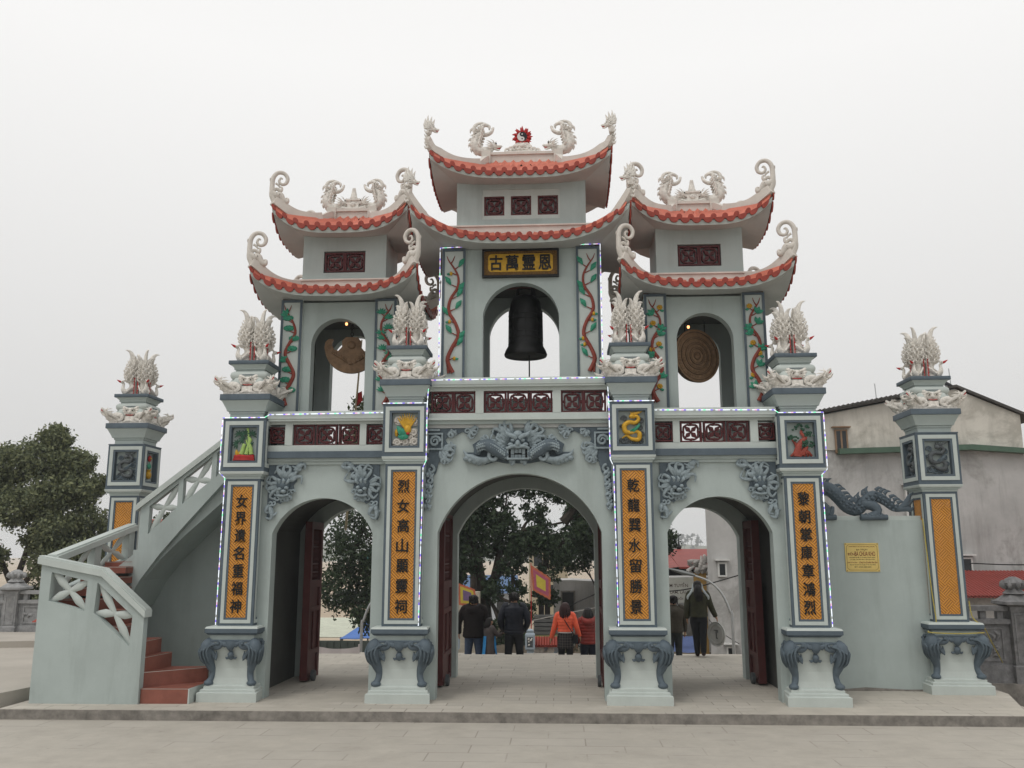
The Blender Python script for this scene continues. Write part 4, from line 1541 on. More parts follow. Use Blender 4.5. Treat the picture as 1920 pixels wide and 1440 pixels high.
def scroll_mesh():
    """pierced cloud scroll on a roof corner: stem on the outer side (-x), loop curling in towards +x"""
    mb = MB(CREAM)
    mb.tube([(-.02, 0, -.06), (-.065, 0, .10), (-.075, 0, .26), (-.06, 0, .40), (.01, 0, .49), (.11, 0, .49), (.17, 0, .41), (.15, 0, .32), (.08, 0, .29), (.035, 0, .34), (.06, 0, .40), (.09, 0, .385)],
            [.045, .045, .04, .038, .036, .035, .033, .03, .026, .022, .018, .012], 8, 1.1, (0, 1, 0), 4)
    mb.tube([(-.06, 0, .16), (.0, 0, .20), (.07, 0, .17), (.085, 0, .23), (.055, 0, .245)], [.03, .03, .026, .02, .01], 7, 1.1, (0, 1, 0), 4)
    mb.tube([(-.07, 0, .13), (.0, 0, .08), (.06, 0, .10), (.11, 0, .02), (.17, 0, -.02), (.185, 0, .04), (.15, 0, .05)], [.05, .065, .06, .05, .04, .028, .012], 8, 1.0, (0, 1, 0), 4)
    for k in range(4):
        mb.tube([(-.05 + .05 * k, 0, -.02 + .0 * k), (-.085 + .05 * k, 0, .06), (-.115 + .06 * k, 0, .13)], [.03, .028, .004], 6, 1.2, (0, 1, 0), 3)
    mb.tube([(-.02, 0, .30), (.03, 0, .27), (.05, 0, .22)], [.02, .02, .006], 6, 1, (0, 1, 0), 3)
    mb.tube([(-.07, 0, .36), (-.11, 0, .38), (-.115, 0, .33)], [.016, .012, .004], 5, 1, (0, 1, 0), 2)
    return mb


def ridge_dragon_mesh():
    """makara facing +x with curled tail, origin on the ridge"""
    mb = MB(STUCCO)
    mb.tube([(.10, 0, .10), (.03, 0, .045), (-.07, 0, .06), (-.13, 0, .16), (-.12, 0, .28), (-.05, 0, .35), (-.06, 0, .44), (-.0, 0, .50), (.07, 0, .47), (.07, 0, .41)],
            [.055, .075, .085, .085, .07, .055, .045, .035, .024, .008], 8, .75, (0, 1, 0), 4)
    mb.tube([(-.10, 0, .34), (-.155, 0, .42), (-.13, 0, .50), (-.05, 0, .535), (.04, 0, .52)], [.035, .032, .028, .022, .004], 7, .8, (0, 1, 0), 4)
    mb.tube([(-.05, 0, .34), (.03, 0, .33), (.10, 0, .37), (.13, 0, .45), (.10, 0, .43)], [.035, .035, .028, .016, .004], 7, .8, (0, 1, 0), 4)
    mb.tube([(-.155, 0, .45), (-.20, 0, .42), (-.21, 0, .36)], [.025, .02, .003], 6, .8, (0, 1, 0), 3)
    for k in range(7):
        a = R(100 + 26 * k)
        cx, cz = -.04, .19
        mb.tube([(cx + .13 * math.cos(a), 0, cz + .15 * math.sin(a)), (cx + .18 * math.cos(a + .12), 0, cz + .20 * math.sin(a + .12)), (cx + .20 * math.cos(a + .35), 0, cz + .23 * math.sin(a + .35))], [.03, .022, .003], 6, .8, (0, 1, 0), 2)
    for k in range(6):
        for sg in (-1, 1):
            mb.tube([(-.06 + .012 * k, sg * .05, .09 + .05 * k), (-.08 + .01 * k, sg * .075, .14 + .05 * k), (-.05 + .01 * k, sg * .07, .19 + .05 * k)], [.02, .02, .003], 5, .8, (0, 1, 0), 2)
    for k in range(7):
        a = R(60 + 30 * k)
        for sg in (-1, 1):
            mb.tube([(-.05 + .06 * math.cos(a), sg * .03, .30 + .08 * math.sin(a)), (-.05 + .10 * math.cos(a + .2), sg * .045, .30 + .14 * math.sin(a + .2)), (-.05 + .11 * math.cos(a + .6), sg * .03, .30 + .18 * math.sin(a + .6))], [.018, .016, .003], 5, .9, (0, 1, 0), 2)
    mb.T = Matrix.Translation((.09, 0, .11)) @ Matrix.Rotation(R(8), 4, 'Y')
    dragon_head(mb, .145)
    mb.T = None
    mb.use(BLACK)
    for sg in (-1, 1):
        mb.ball((.175, sg * .045, .15), .014, 5, 4)
    return mb


def corner_dragon_mesh():
    """dragon head on the tip of a hip horn, facing +x, crest of flames"""
    mb = MB(STUCCO)
    mb.T = Matrix.Translation((.0, 0, .0)) @ Matrix.Rotation(R(6), 4, 'Y')
    dragon_head(mb, .13)
    mb.T = None
    for k in range(6):
        a = R(60 + 24 * k)
        L = .20 - .02 * abs(k - 2)
        mb.tube([(.0 + .03 * math.cos(a), 0, .02 + .03 * math.sin(a)), (.6 * L * math.cos(a) - .01, 0, .65 * L * math.sin(a) + .02), (.8 * L * math.cos(a) + .01, 0, 1.15 * L * math.sin(a) + .04)], [.035, .026, .003], 6, .9, (0, 1, 0), 2)
    for k in range(5):
        z = -.06 - .07 * k
        mb.tube([(-.02, 0, z + .03), (-.075, 0, z), (-.10, 0, z + .045)], [.03, .022, .003], 6, .9, (0, 1, 0), 2)
    return mb


def template(mb, name):
    o = mb.build(name)
    col.objects.unlink(o)
    return o


SCRM = template(scroll_mesh(), 'scroll_finial')
RDGM = template(ridge_dragon_mesh(), 'ridge_dragon')
CDGM = template(corner_dragon_mesh(), 'corner_dragon')


def tower(cx, zdeck, bw, y0, y1, z1, opening, pil, vines, roof1, ubw, uy0, uy1, uz1, roof2, windows, ridge, fin):
    b = MB(WALL)
    hw, spring, rise = opening
    def face(ya, yb):
        ol = [(cx + bw, zdeck), (cx + bw, z1), (cx - bw, z1), (cx - bw, zdeck), (cx - hw, zdeck)]
        ol += list(reversed(arc(cx, hw, spring, rise, 20))) + [(cx + hw, zdeck)]
        b.prism(ol, ya, yb)
    face(y0, y0 + .20)
    face(y1 - .20, y1)
    b.use(WALL)
    b.box(cx - bw, cx - bw + .22, y0 + .199, y1 - .199, zdeck, z1 - .001)
    b.box(cx + bw - .22, cx + bw, y0 + .199, y1 - .199, zdeck, z1 - .001)
    b.use(INNER)  # dark lining boxes carry the painted shade of the tower room
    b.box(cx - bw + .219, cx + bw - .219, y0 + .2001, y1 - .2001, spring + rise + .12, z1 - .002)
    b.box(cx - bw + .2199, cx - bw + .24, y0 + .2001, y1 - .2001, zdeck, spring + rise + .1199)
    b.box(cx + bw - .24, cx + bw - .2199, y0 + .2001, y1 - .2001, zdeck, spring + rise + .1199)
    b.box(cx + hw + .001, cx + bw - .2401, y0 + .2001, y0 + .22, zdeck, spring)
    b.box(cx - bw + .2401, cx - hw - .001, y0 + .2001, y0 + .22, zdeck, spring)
    b.use(WALL)
    # upper storey with a window recess
    wx, wz0, wz1 = windows[0]
    b.prism([(cx - ubw, z1), (cx + ubw, z1), (cx + ubw, uz1), (cx - ubw, uz1)], uy0, uy0 + .09,
            holes=[[(cx - wx, wz0), (cx + wx, wz0), (cx + wx, wz1), (cx - wx, wz1)]])
    b.box(cx - ubw, cx + ubw, uy0 + .0899, uy1, z1, uz1 - .001)
    t = b.build('tower', gate)
    # pilaster panels
    for sg, kind in zip((-1, 1), vines):
        x0, x1 = sorted((cx + sg * pil[0], cx + sg * pil[1]))
        p = MB(WALL2)
        zt = pil[2]
        p.box(x0, x1, y0 - .05, y0 + .001, zdeck, zt)
        frame_ring(p, x0 + .004, x1 - .004, zdeck + .005, zt - .004, .04, y0 - .064, y0 - .0495, DARK)
        p.T = Matrix.Translation(((x0 + x1) / 2, y0 - .05, pil[3]))
        vine(p, zt - pil[3] - .06, x1 - x0 - .09, kind, sg)
        p.T = None
        p.build('vine_panel', t)
    # pierced windows
    for (xa, za, zb, n) in windows[1:]:
        for i in range(n):
            wn = MB(LATT)
            s = zb - za
            lattice_tile(wn, cx + xa[i], (za + zb) / 2, s, uy0 + .02, uy0 + .088)
            wn.build('pierced_window', t)
    if len(windows[1][0]) == 3:
        mu = MB(WALL2)
        xa, za, zb, n = windows[1]
        s = (zb - za) / 2
        for a, c_ in ((-wx, xa[0] - s), (xa[0] + s, xa[1] - s), (xa[1] + s, xa[2] - s), (xa[2] + s, wx)):
            mu.box(cx + a, cx + c_, uy0 + .012, uy0 + .09, wz0, wz1)
        for q in xa:
            mu.box(cx + q - s, cx + q + s, uy0 + .0122, uy0 + .09, zb, wz1)
            mu.box(cx + q - s, cx + q + s, uy0 + .0122, uy0 + .09, wz0, za)
        mu.build('window_surround', t)
    W, yf, yb, zm, lift, tz, pitch = roof1
    roof(t, cx, W, yf, yb, zm, lift, (ubw + .03, uy0 - .03, uy1 + .03, tz), .12, pitch, None, fin, (bw, y0, y1))
    W2, yf2, yb2, zm2, lift2, th2, ty0, ty1, tz2, pitch2 = roof2
    roof(t, cx, W2, yf2, yb2, zm2, lift2, (th2, ty0, ty1, tz2), .12, pitch2, ridge, fin, (ubw, uy0, uy1))
    # ornaments
    for (Wc, ya, yb_, zz, lf) in ((W, yf, yb, zm, lift), (W2, yf2, yb2, zm2, lift2)):
        for sx in (-1, 1):
            for y, sy in ((ya, -1), (yb_, 1)):
                rz = math.atan2(-sy * .35, -sx)
                if fin == 'horn':
                    put(CDGM, 'corner_dragon', t, (cx + sx * (Wc + .03), y + sy * .03, zz + lf + .115 + .41), rz)
                else:
                    put(SCRM, 'scroll_finial', t, (cx + sx * (Wc - .005), y + sy * -.005, zz + lf + .115 + .12), rz, 1.0)
    rw, rz_ = ridge
    yc = (yf2 + yb2) / 2
    sc_ = (1.22, 1.5, 1.12) if fin == 'horn' else (1.12, 1.4, 1.04)
    for sx in (-1, 1):
        put(RDGM, 'ridge_dragon', t, (cx + sx * (rw + (.02 if fin == 'horn' else -.05)), yc, rz_ + .04), 0 if sx < 0 else PI, sc_)
    f = MB(STUCCO)
    if fin == 'horn':
        # cloud mound with a flaming disc
        f.prism([(-.30, 0), (.30, 0), (.29, .05), (.20, .09), (.17, .16), (.10, .215), (-.10, .215), (-.17, .16), (-.20, .09), (-.29, .05)], -.06, .06)
        for k in range(9):
            a = (k - 4) / 4
            curl(f, .27 * a, .06 + .06 * (1 - a * a), .05, R(30 * k), R(30 * k + 360), .024, -.065)
        f.ball((0, -.05, .15), (.07, .05, .05), 9, 6)
        f.tube([(-.30, -.05, .03), (0, -.07, .02), (.30, -.05, .03)], [.03, .035, .03], 7)
        f.build('cloud_mound', t, (cx, yc, rz_ + .0))
        d = MB(REDP)
        pts = []
        n = 11
        for k in range(n):
            a = PI / 2 + 2 * PI * k / n
            r1 = .225 if k in (0,) else (.20 if k in (1, n - 1) else .165 + .012 * (k % 2))
            pts += [(r1 * math.cos(a), r1 * math.sin(a)), (.125 * math.cos(a + PI / n), .125 * math.sin(a + PI / n))]
        d.prism(pts, -.03, .03)
        for k in range(n):
            a = PI / 2 + 2 * PI * k / n
            d.tube([(.10 * math.cos(a), -.03, .10 * math.sin(a)), (.14 * math.cos(a + .1), -.045, .14 * math.sin(a + .1)), (.19 * math.cos(a + .18), -.03, .19 * math.sin(a + .18))], [.03, .024, .003], 6, .7, (0, 1, 0), 2)
        d.use(WHITEM)
        cir = [(.088 * math.cos(2 * PI * k / 32), .088 * math.sin(2 * PI * k / 32)) for k in range(32)]
        d.prism(cir, -.055, .055)
        d.use(BLACK)
        half = [(.088 * math.cos(a), .088 * math.sin(a)) for a in [PI / 2 - PI * k / 16 for k in range(17)]]
        s_ = [(.044 * math.cos(a), -.044 + .044 * math.sin(a)) for a in [-PI / 2 + PI * k / 8 for k in range(1, 9)]]
        s2 = [(-.044 * math.cos(a), .044 + .044 * math.sin(a)) for a in [-PI / 2 + PI * k / 8 for k in range(1, 8)]]
        d.prism(half + s_ + s2, -.058, -.0549)
        d.prism([(.013 * math.cos(2 * PI * k / 10), -.044 + .013 * math.sin(2 * PI * k / 10)) for k in range(10)], -.0605, -.0579)
        d.use(WHITEM)
        d.prism([(.013 * math.cos(2 * PI * k / 10), .044 + .013 * math.sin(2 * PI * k / 10)) for k in range(10)], -.0606, -.0581)
        d.build('flaming_disc', t, (cx + .0, yc, rz_ + .335))
    else:
        f.prism([(-.10, 0), (.10, 0), (.10, .10), (.15, .13), (.16, .17), (-.16, .17), (-.15, .13), (-.10, .10)], -.06, .06)
        f.box(-.13, .13, -.08, .08, .168, .20)
        for sg in (-1, 1):
            f.tube([(sg * .06, -.02, .04), (sg * .13, -.02, .03), (sg * .19, -.02, .05), (sg * .24, -.02, .02), (sg * .27, -.02, .06), (sg * .24, -.02, .08)], [.03, .04, .035, .03, .022, .01], 7, 1.2, (0, 1, 0), 3)
            f.tube([(sg * .12, 0, .15), (sg * .20, 0, .13), (sg * .23, 0, .17)], [.03, .025, .004], 6, 1, (0, 1, 0), 3)
        f.ball((0, -.06, .10), (.055, .03, .045), 8, 6)
        f.lathe(0, 0, [(.07, .198), (.075, .22), (.06, .26), (.045, .33), (.034, .38), (.036, .39), (.03, .40), (.03, .42), (.0, .425)], 14)
        f.build('bottle_finial', t, (cx, yc, rz_ + .02))
    return t


tower(0.02, 4.015, 1.29, .75, 2.25, 7.02, (.62, 5.91, .54), (.90, 1.292, 7.03, 4.93), (3, 3),
      (1.73, .25, 2.75, 6.95, .54, 7.36, .165), 1.09, .95, 2.05, 8.30,
      (1.47, .55, 2.55, 8.19, .36, .74, 1.10, 1.98, 8.66, .166),
      [(.66, 7.63, 8.16), ((-.455, 0, .455), 7.70, 8.045, 3)], (.66, 9.06), 'horn')
for sg in (-1, 1):
    tower(sg * 2.97, 3.495, .96, .75, 2.15, 6.16, (.45, 5.40, .49), (.60, .962, 6.20, 4.42), (0, 1) if sg < 0 else (2, 2),
          (1.31, .25, 2.6, 6.13, .35, 6.47, .172), .71, .95, 1.95, 7.40,
          (1.10, .55, 2.35, 7.30, .36, .46, 1.05, 1.85, 7.72, .172),
          [(.355, 6.74, 7.12), ((-.171, .171), 6.76, 7.10, 2)], (.38, 8.02), 'scroll')


# ---------------------------------------------------------------- things hung on and in the gateway
nb = thing('name_board', 'gold name board with four black characters over the bell arch', 'sign board', (.02, .715, 6.525))
b = MB(BLACK)
b.prism([(-.63, 0), (.63, 0), (.63, .475), (-.63, .475)], -.05, .03, holes=[[(-.60, .03), (.60, .03), (.60, .445), (-.60, .445)]])
b.build('frame', nb)
b = MB(mat('dark_gold_fret', (.16, .085, .02), .5, .5, 40, .8, 60, metal=.2))
b.box(-.601, .601, -.02, .03, .029, .446)
for i in range(36):
    for z in (.052, .42):
        b.box(-.58 + .0328 * i, -.562 + .0328 * i, -.028, -.019, z - .012, z + .012)
for i in range(12):
    for x in (-.575, .575):
        b.box(x - .012, x + .012, -.028, -.019, .06 + .03 * i, .078 + .03 * i)
b.build('fretwork_border', nb)
b = MB(GOLD)
rr = [(-.545 + .08 * 0, 0)]
pan = []
for cx, cz, a0 in ((.46, .34, 0), (-.46, .34, 90), (-.46, .145, 180), (.46, .145, 270)):
    for k in range(7):
        a = R(a0 + 15 * k)
        pan.append((cx + .07 * math.cos(a), cz + .055 * math.sin(a)))
b.prism(pan, -.034, -.02)
b.use(BLACK)
for ch, x in zip('古萬霊恩', (-.40, -.135, .135, .40)):
    write(b, ch, x, -.036, .243, .205, .255, .35, .0035)
b.build('inscription_panel', nb)

# bell
bell = thing('bronze_bell', 'dark bronze temple bell hanging in the middle tower', 'bell', (.07, 1.45, 5.36))
b = MB(BRONZE)
b.lathe(0, 0, [(.20, .02), (.30, .02), (.355, 0), (.365, .03), (.34, .10), (.30, .17), (.297, .19), (.30, .21), (.285, .24), (.283, .46), (.295, .50), (.283, .54), (.275, .80), (.255, .93), (.21, 1.02), (.12, 1.07), (0, 1.085)], 36)
for z in (.30, .40, .62, .70):
    b.tube([(.288 * math.cos(2 * PI * k / 32), .288 * math.sin(2 * PI * k / 32), z) for k in range(33)], .008, 5, 1, (0, 0, 1))
for k in range(8):
    a = 2 * PI * k / 8
    b.tube([(.289 * math.cos(a), .289 * math.sin(a), .24), (.282 * math.cos(a), .282 * math.sin(a), .8)], .008, 5)
b.build('bell_body', bell)
b = MB(BRONZE)
b.tube([(-.14, 0, 1.06), (-.12, 0, 1.18), (0, 0, 1.22), (.12, 0, 1.18), (.14, 0, 1.06)], [.04, .035, .04, .035, .04], 8, 1, (0, 1, 0), 4)
b.build('bell_loop', bell)
b = MB(WIRE)
b.tube([(.06, 0, .03), (.06, 0, -.40), (.065, 0, -1.3)], .012, 6)
b.build('pull_rod', bell)
b = MB(DOORM)
b.tube([(-1.1, 0, 1.23), (1.1, 0, 1.23)], .05, 8, 1, (0, 0, 1))
b.build('hanging_beam', bell)

# bronze gong disc in the right tower
dg_ = thing('bronze_gong', 'round brown bronze drum face hanging in the right tower', 'gong', (2.91, 1.25, 5.29), R(28))
b = MB(BRONZE2)
prof = [(.0, .0), (.05, .012), (.06, 0), (.12, .0), (.125, .012), (.14, .012), (.145, 0), (.20, 0), (.205, .012), (.22, .012), (.225, 0), (.29, 0), (.295, .012), (.31, .012), (.315, 0), (.40, 0), (.41, .016), (.445, .016), (.45, -.02), (.43, -.10)]
b.loft([[(r * math.cos(2 * PI * j / 40), -z, r * math.sin(2 * PI * j / 40)) for j in range(40)] for r, z in [(max(r, .002), z) for r, z in prof]], smooth=False)
for k in range(14):
    a = 2 * PI * k / 14
    b.prism([(.02 * math.cos(a + .2), .02 * math.sin(a + .2)), (.055 * math.cos(a), .055 * math.sin(a)), (.02 * math.cos(a - .2), .02 * math.sin(a - .2))], -.016, 0)
for r, n in ((.17, 26), (.255, 34), (.355, 44)):
    for k in range(n):
        a = 2 * PI * k / n
        b.ball((r * math.cos(a), -.004, r * math.sin(a)), (.013, .01, .013), 5, 3)
b.use(mat('gong_groove', (.07, .042, .022), .7, .2, 10))
for r0, r1 in ((.058, .066), (.118, .126), (.142, .150), (.198, .206), (.222, .230), (.288, .296), (.312, .320), (.398, .408)):
    b.loft([[(r * math.cos(2 * PI * j / 40), y, r * math.sin(2 * PI * j / 40)) for j in range(40)] for r, y in ((r0, -.0005), (r0 + .001, -.0145), (r1 - .001, -.0145), (r1, -.0005))], smooth=False, caps=False)
b.build('gong_face', dg_)
b = MB(WIRE)
for sx in (-1, 1):
    b.tube([(sx * .2, .03, .40), (sx * .2, .03, .62)], .010, 5)
b.build('hanging_chain', dg_)

# crescent chime in the left tower
kh = thing('crescent_chime', 'brown crescent-shaped bronze chime hanging in the left tower', 'gong', (-2.87, 1.25, 5.42), R(8))
b = MB(BRONZE2)
pts = []
for k in range(21):
    a = R(190 + 160 * k / 20)
    pts.append((.36 * math.cos(a), .05 + .36 * math.sin(a)))
pts += [(.37, .06), (.36, .15), (.31, .20), (.25, .19), (.27, .12), (.24, .04), (.18, .02), (.13, .08), (.13, .17), (.08, .23), (-.08, .23), (-.13, .17), (-.13, .08), (-.18, .02), (-.24, .04), (-.27, .12), (-.25, .19), (-.31, .20), (-.36, .15), (-.37, .06)]
b.prism(pts, -.03, .03)
b.ball((0, -.035, .11), (.06, .02, .06), 10, 6)
for sg in (-1, 1):
    for k in range(6):
        b.tube([(sg * (.05 + .035 * k), -.03, -.16 + .025 * k), (sg * (.08 + .035 * k), -.045, -.12 + .022 * k), (sg * (.06 + .035 * k), -.035, -.08 + .02 * k)], [.012, .016, .005], 6, .8, (0, 1, 0), 2)
b.ball((0, -.035, -.17), (.03, .015, .02), 8, 5)
b.build('chime_plate', kh).scale = (1.22, 1.2, 1.15)
b = MB(WIRE)
for k in range(6):
    z = .26 + .062 * k
    b.tube([(.022 * math.cos(2 * PI * j / 10) * (1 if k % 2 else .3), .022 * math.cos(2 * PI * j / 10) * (.3 if k % 2 else 1), z + .036 * math.sin(2 * PI * j / 10)) for j in range(11)], .007, 5)
b.build('hanging_chain', kh)

for nm, x, z in (('left', -2.91, 5.86), ('right', 2.75, 5.72)):
    t = thing('light_bulb', 'small glowing orange bulb at the top of the %s tower arch' % nm, 'light bulb', (x, 1.0, z))
    b = MB(mat('bulb_glow', (1.0, .42, .16), emit=3))
    b.ball((0, 0, 0), (.022, .022, .028), 10, 8)
    b.build('bulb', t)
    b = MB(BLACK)
    b.lathe(0, 0, [(.016, .02), (.02, .03), (.02, .07), (.008, .075)], 10)
    b.tube([(0, 0, .07), (0, .02, .16)], .005, 5)
    b.build('socket', t)

# pennant behind the left tower
pn = thing('red_pennant', 'red and yellow pennant on a bamboo pole behind the left tower', 'flag', (-3.32, 3.1, 3.5))
b = MB(mat('bamboo_pole', (.42, .34, .22), .7, .2, 8))
b.tube([(0, 0, -1.0), (.11, 0, 1.2), (.19, 0, 2.6)], [.022, .02, .012], 7, 1, (0, 1, 0), 3)
b.build('pole', pn)
for k, (p, q) in enumerate((([(.12, 1.30), (.24, 1.42), (.22, 1.60), (.14, 1.56)], None), ([(.40, 1.46), (.60, 1.40), (.66, 1.62), (.52, 1.70)], [(.45, 1.64), (.66, 1.58), (.70, 1.72), (.50, 1.74)]), ([(.46, 2.02), (.62, 2.0), (.66, 2.25), (.52, 2.32)], [(.50, 2.03), (.60, 2.02), (.62, 2.14), (.55, 2.18)]))):
    b = MB(REDP)
    b.prism(p, -.004, .004)
    if q:
        b.use(YEL if k == 2 else mat('blue_cloth', (.05, .10, .35), .8, .15, 10))
        b.prism(q, -.009, .0035)
    b.build('cloth', pn)

# rope lights
LEDS = [mat('led_white', (.85, .92, 1.0), emit=.75), mat('led_blue', (.25, .18, .85), emit=.8), mat('led_green', (.25, .95, .55), emit=.9), mat('led_pink', (.95, .55, .80), emit=.8), mat('led_clear_tube', (.75, .78, .80), .3, .05, 20)]


def rope_light(label, paths, seg=.036):
    b = MB()
    seq = [0, 4, 0, 1, 0, 2, 0, 0, 1, 4, 0, 3, 1, 0, 0]
    i = 0
    for pth in paths:
        P = [Vector(p) for p in pth]
        for a, c in zip(P, P[1:]):
            n = max(1, int((c - a).length / seg))
            for k in range(n):
                b.use(LEDS[seq[i % len(seq)]])
                i += 1
                b.tube([a + (c - a) * (k / n), a + (c - a) * ((k + 1) / n)], .0065, 6)
    o = b.build('rope_light')
    return tag(o, label, 'rope light', 'rope lights edging the gateway', 'thing')


rope_light('lit rope light outlining the middle tower around the bell arch', [[(-1.30, .67, 4.76), (-1.305, .67, 7.04), (-.90, .665, 7.05), (-.84, .66, 7.075), (-.5, .66, 7.09), (.75, .66, 7.10), (.86, .66, 7.08), (.92, .665, 7.05), (1.325, .67, 7.06), (1.33, .67, 4.76)]])
rope_light('lit rope light along the middle railing and down both inner pillars', [[(-1.445, -.31 + .29, 1.06), (-1.425, .03, 3.36), (-1.375, -.01, 3.46), (-1.372, -.012, 4.30), (-1.36, .06, 4.70), (1.36, .06, 4.71), (1.372, -.012, 4.30), (1.375, -.01, 3.46), (1.425, .03, 3.36), (1.445, .03, 1.06)]])
rope_light('lit rope light on top of the phoenix box of the inner pillar', [[(-2.05, -.014, 4.335), (-1.38, -.014, 4.335)]])
rope_light('lit rope light on top of the golden dragon box', [[(1.38, -.014, 4.335), (2.05, -.014, 4.335)]])
for sg, nm in ((-1, 'lit rope light along the left railing and around the bamboo pillar'), (1, 'lit rope light along the right railing and around the pine-tree pillar')):
    rope_light(nm, [[(sg * 2.06, .07, 4.205), (sg * 3.83, .07, 4.19), (sg * 3.87, -.01, 4.135), (sg * 4.525, -.012, 4.135), (sg * 4.53, -.01, 3.30), (sg * 4.465, .06, 3.22), (sg * 4.47, .05, 1.06)]])


# ---------------------------------------------------------------- staircase
stc = thing('staircase', 'terracotta steps curling up between grey-green petal-pattern parapets', 'staircase', (0, 0, 0))


def petals(mb, quad, y, plane, w=.05):
    """four-petal flower in an opening given by its corners TL TR BR BL"""
    c = (sum(p[0] for p in quad) / 4, sum(p[1] for p in quad) / 4)
    for p in quad:
        m_ = ((c[0] + p[0]) / 2, (c[1] + p[1]) / 2)
        if plane == 'xz':
            mb.tube([(c[0], y, c[1]), (m_[0], y, m_[1]), (p[0], y, p[1])], [.03, w * 1.25, .02], 8, .5, (0, 1, 0), 4)
        else:
            mb.tube([(y, c[0], c[1]), (y, m_[0], m_[1]), (y, p[0], p[1])], [.03, w * 1.25, .02], 8, .5, (1, 0, 0), 4)


def cap(mb, pts, a0, a1, h, plane='xz'):
    lo = list(pts)
    hi = [(p[0], p[1] + h) for p in reversed(pts)]
    mb.prism(lo + hi, a0, a1, plane=plane)
    lo2 = [(p[0], p[1] + h - .001) for p in pts]
    hi2 = [(p[0], p[1] + h + .025) for p in reversed(pts)]
    mb.prism(lo2 + hi2, a0 + .03, a1 - .03, plane=plane)


p1 = [(-6.80, 1.83), (-6.25, 1.70), (-6.26, 1.28), (-6.81, 1.42)]
p2 = [(-6.10, 1.68), (-5.54, 1.21), (-5.56, .79), (-6.12, 1.25)]
b = MB(WALL)
b.prism([(-6.96, 0), (-5.37, 0), (-5.37, 1.20), (-6.03, 1.77), (-6.96, 1.95)], -.35, -.22, holes=[p1, p2])
b.use(WALL2)
petals(b, p1, -.285, 'xz')
petals(b, p2, -.285, 'xz')
cap(b, [(-7.0, 1.95), (-6.02, 1.765), (-5.34, 1.19)], -.40, -.17, .095)
b.build('parapet', stc)
s1 = [(.10, 2.02), (.95, 2.20), (.95, 1.75), (.10, 1.55)]
s2 = [(1.15, 2.25), (2.05, 2.44), (2.05, 2.0), (1.15, 1.8)]
b = MB(WALL)
b.prism([(-.2201, 0), (2.25, 0), (2.25, 2.49), (-.2201, 1.955)], -6.99, -6.87, holes=[s1, s2], plane='yz')
b.use(WALL2)
petals(b, s1, -6.93, 'yz')
petals(b, s2, -6.93, 'yz')
cap(b, [(-.16, 1.96), (2.25, 2.49)], -7.03, -6.83, .095, 'yz')
b.build('parapet', stc)
f1 = [(-6.12, 2.86), (-5.66, 3.23), (-5.66, 2.83), (-6.12, 2.40)]
f2 = [(-5.58, 3.30), (-5.12, 3.67), (-5.12, 3.27), (-5.58, 2.89)]
f3 = [(-5.04, 3.73), (-4.62, 4.06), (-4.62, 3.70), (-5.04, 3.33)]
b = MB(WALL)
b.prism([(-6.42, 1.22), (-6.20, 1.66), (-5.90, 2.08), (-5.55, 2.50), (-4.92, 3.22), (-4.50, 3.68), (-4.50, 4.20), (-6.27, 2.82), (-6.27, 2.15), (-6.34, 2.15), (-6.34, 1.75), (-6.42, 1.72)], 1.15, 1.27, holes=[f1, f2, f3])
b.use(WALL2)
for q in (f1, f2, f3):
    petals(b, q, 1.21, 'xz', .045)
cap(b, [(-6.33, 2.775), (-4.50, 4.205)], 1.10, 1.32, .095)
b.build('parapet', stc)
b = MB(WALL)
b.prism([(-6.86, 1.0), (-6.42, 1.22), (-6.20, 1.66), (-5.90, 2.03), (-5.55, 2.38), (-4.92, 2.95), (-4.2, 3.25), (-4.2, 3.49), (-4.62, 3.49), (-6.30, 2.15), (-6.86, 1.7)], 1.2701, 2.20)
b.prism([(-6.86, 0), (-4.2, 0), (-4.2, 3.45), (-4.6, 3.45), (-6.86, 1.3)], 2.2001, 2.32)
b.build('flight_slab', stc)
b = MB()


def tread(poly, z0, z1):
    b.use(STEPT)
    b.prism(poly, z0, z1 - .012, plane='xy')
    b.use(STEPW)
    cx = sum(p[0] for p in poly) / len(poly)
    cy = sum(p[1] for p in poly) / len(poly)
    b.prism([(cx + (p[0] - cx) * 1.004, cy + (p[1] - cy) * 1.004) for p in poly], z1 - .0121, z1 - .004, plane='xy')
    b.use(STEPT)
    b.prism([(cx + (p[0] - cx) * 1.012, cy + (p[1] - cy) * 1.012) for p in poly], z1 - .0041, z1, plane='xy')


rise = .21
tread([(-5.36, -.30), (-4.68, -.28), (-4.66, .44), (-5.36, .44)], 0, rise)
tread([(-5.40, -.215), (-4.69, .42), (-4.69, .46), (-5.40, .46)], 0, 2 * rise)
tread([(-5.42, -.21), (-5.37, -.19), (-5.27, .45), (-6.86, .45), (-6.86, -.21)], 0, 3 * rise)
for k in range(3):
    tread([(-5.46 - .27 * k, -.205), (-5.44 - .27 * k, .44), (-6.86, .44), (-6.86, -.205)], (3 + k) * rise - .05, (4 + k) * rise)
for k in range(4):
    tread([(-6.86, .0 + .28 * k), (-6.32, .06 + .28 * k), (-6.32, 1.268), (-6.86, 1.268)], .6 if k == 0 else 1.30 + .16 * k, 1.42 + .155 * k)
tread([(-6.86, 1.271), (-6.30, 1.271), (-6.30, 2.19), (-6.86, 2.19)], 1.6, 1.96)
for k in range(6):
    tread([(-6.28 + .29 * k, 1.271), (-5.97 + .29 * k, 1.271), (-5.97 + .29 * k, 2.19), (-6.28 + .29 * k, 2.19)], 2.17 + .225 * k, 2.36 + .225 * k)
b.use(WALL2)
b.box(-4.679, -4.66, -.285, .44, 0, .205)
b.build('step_flight', stc)

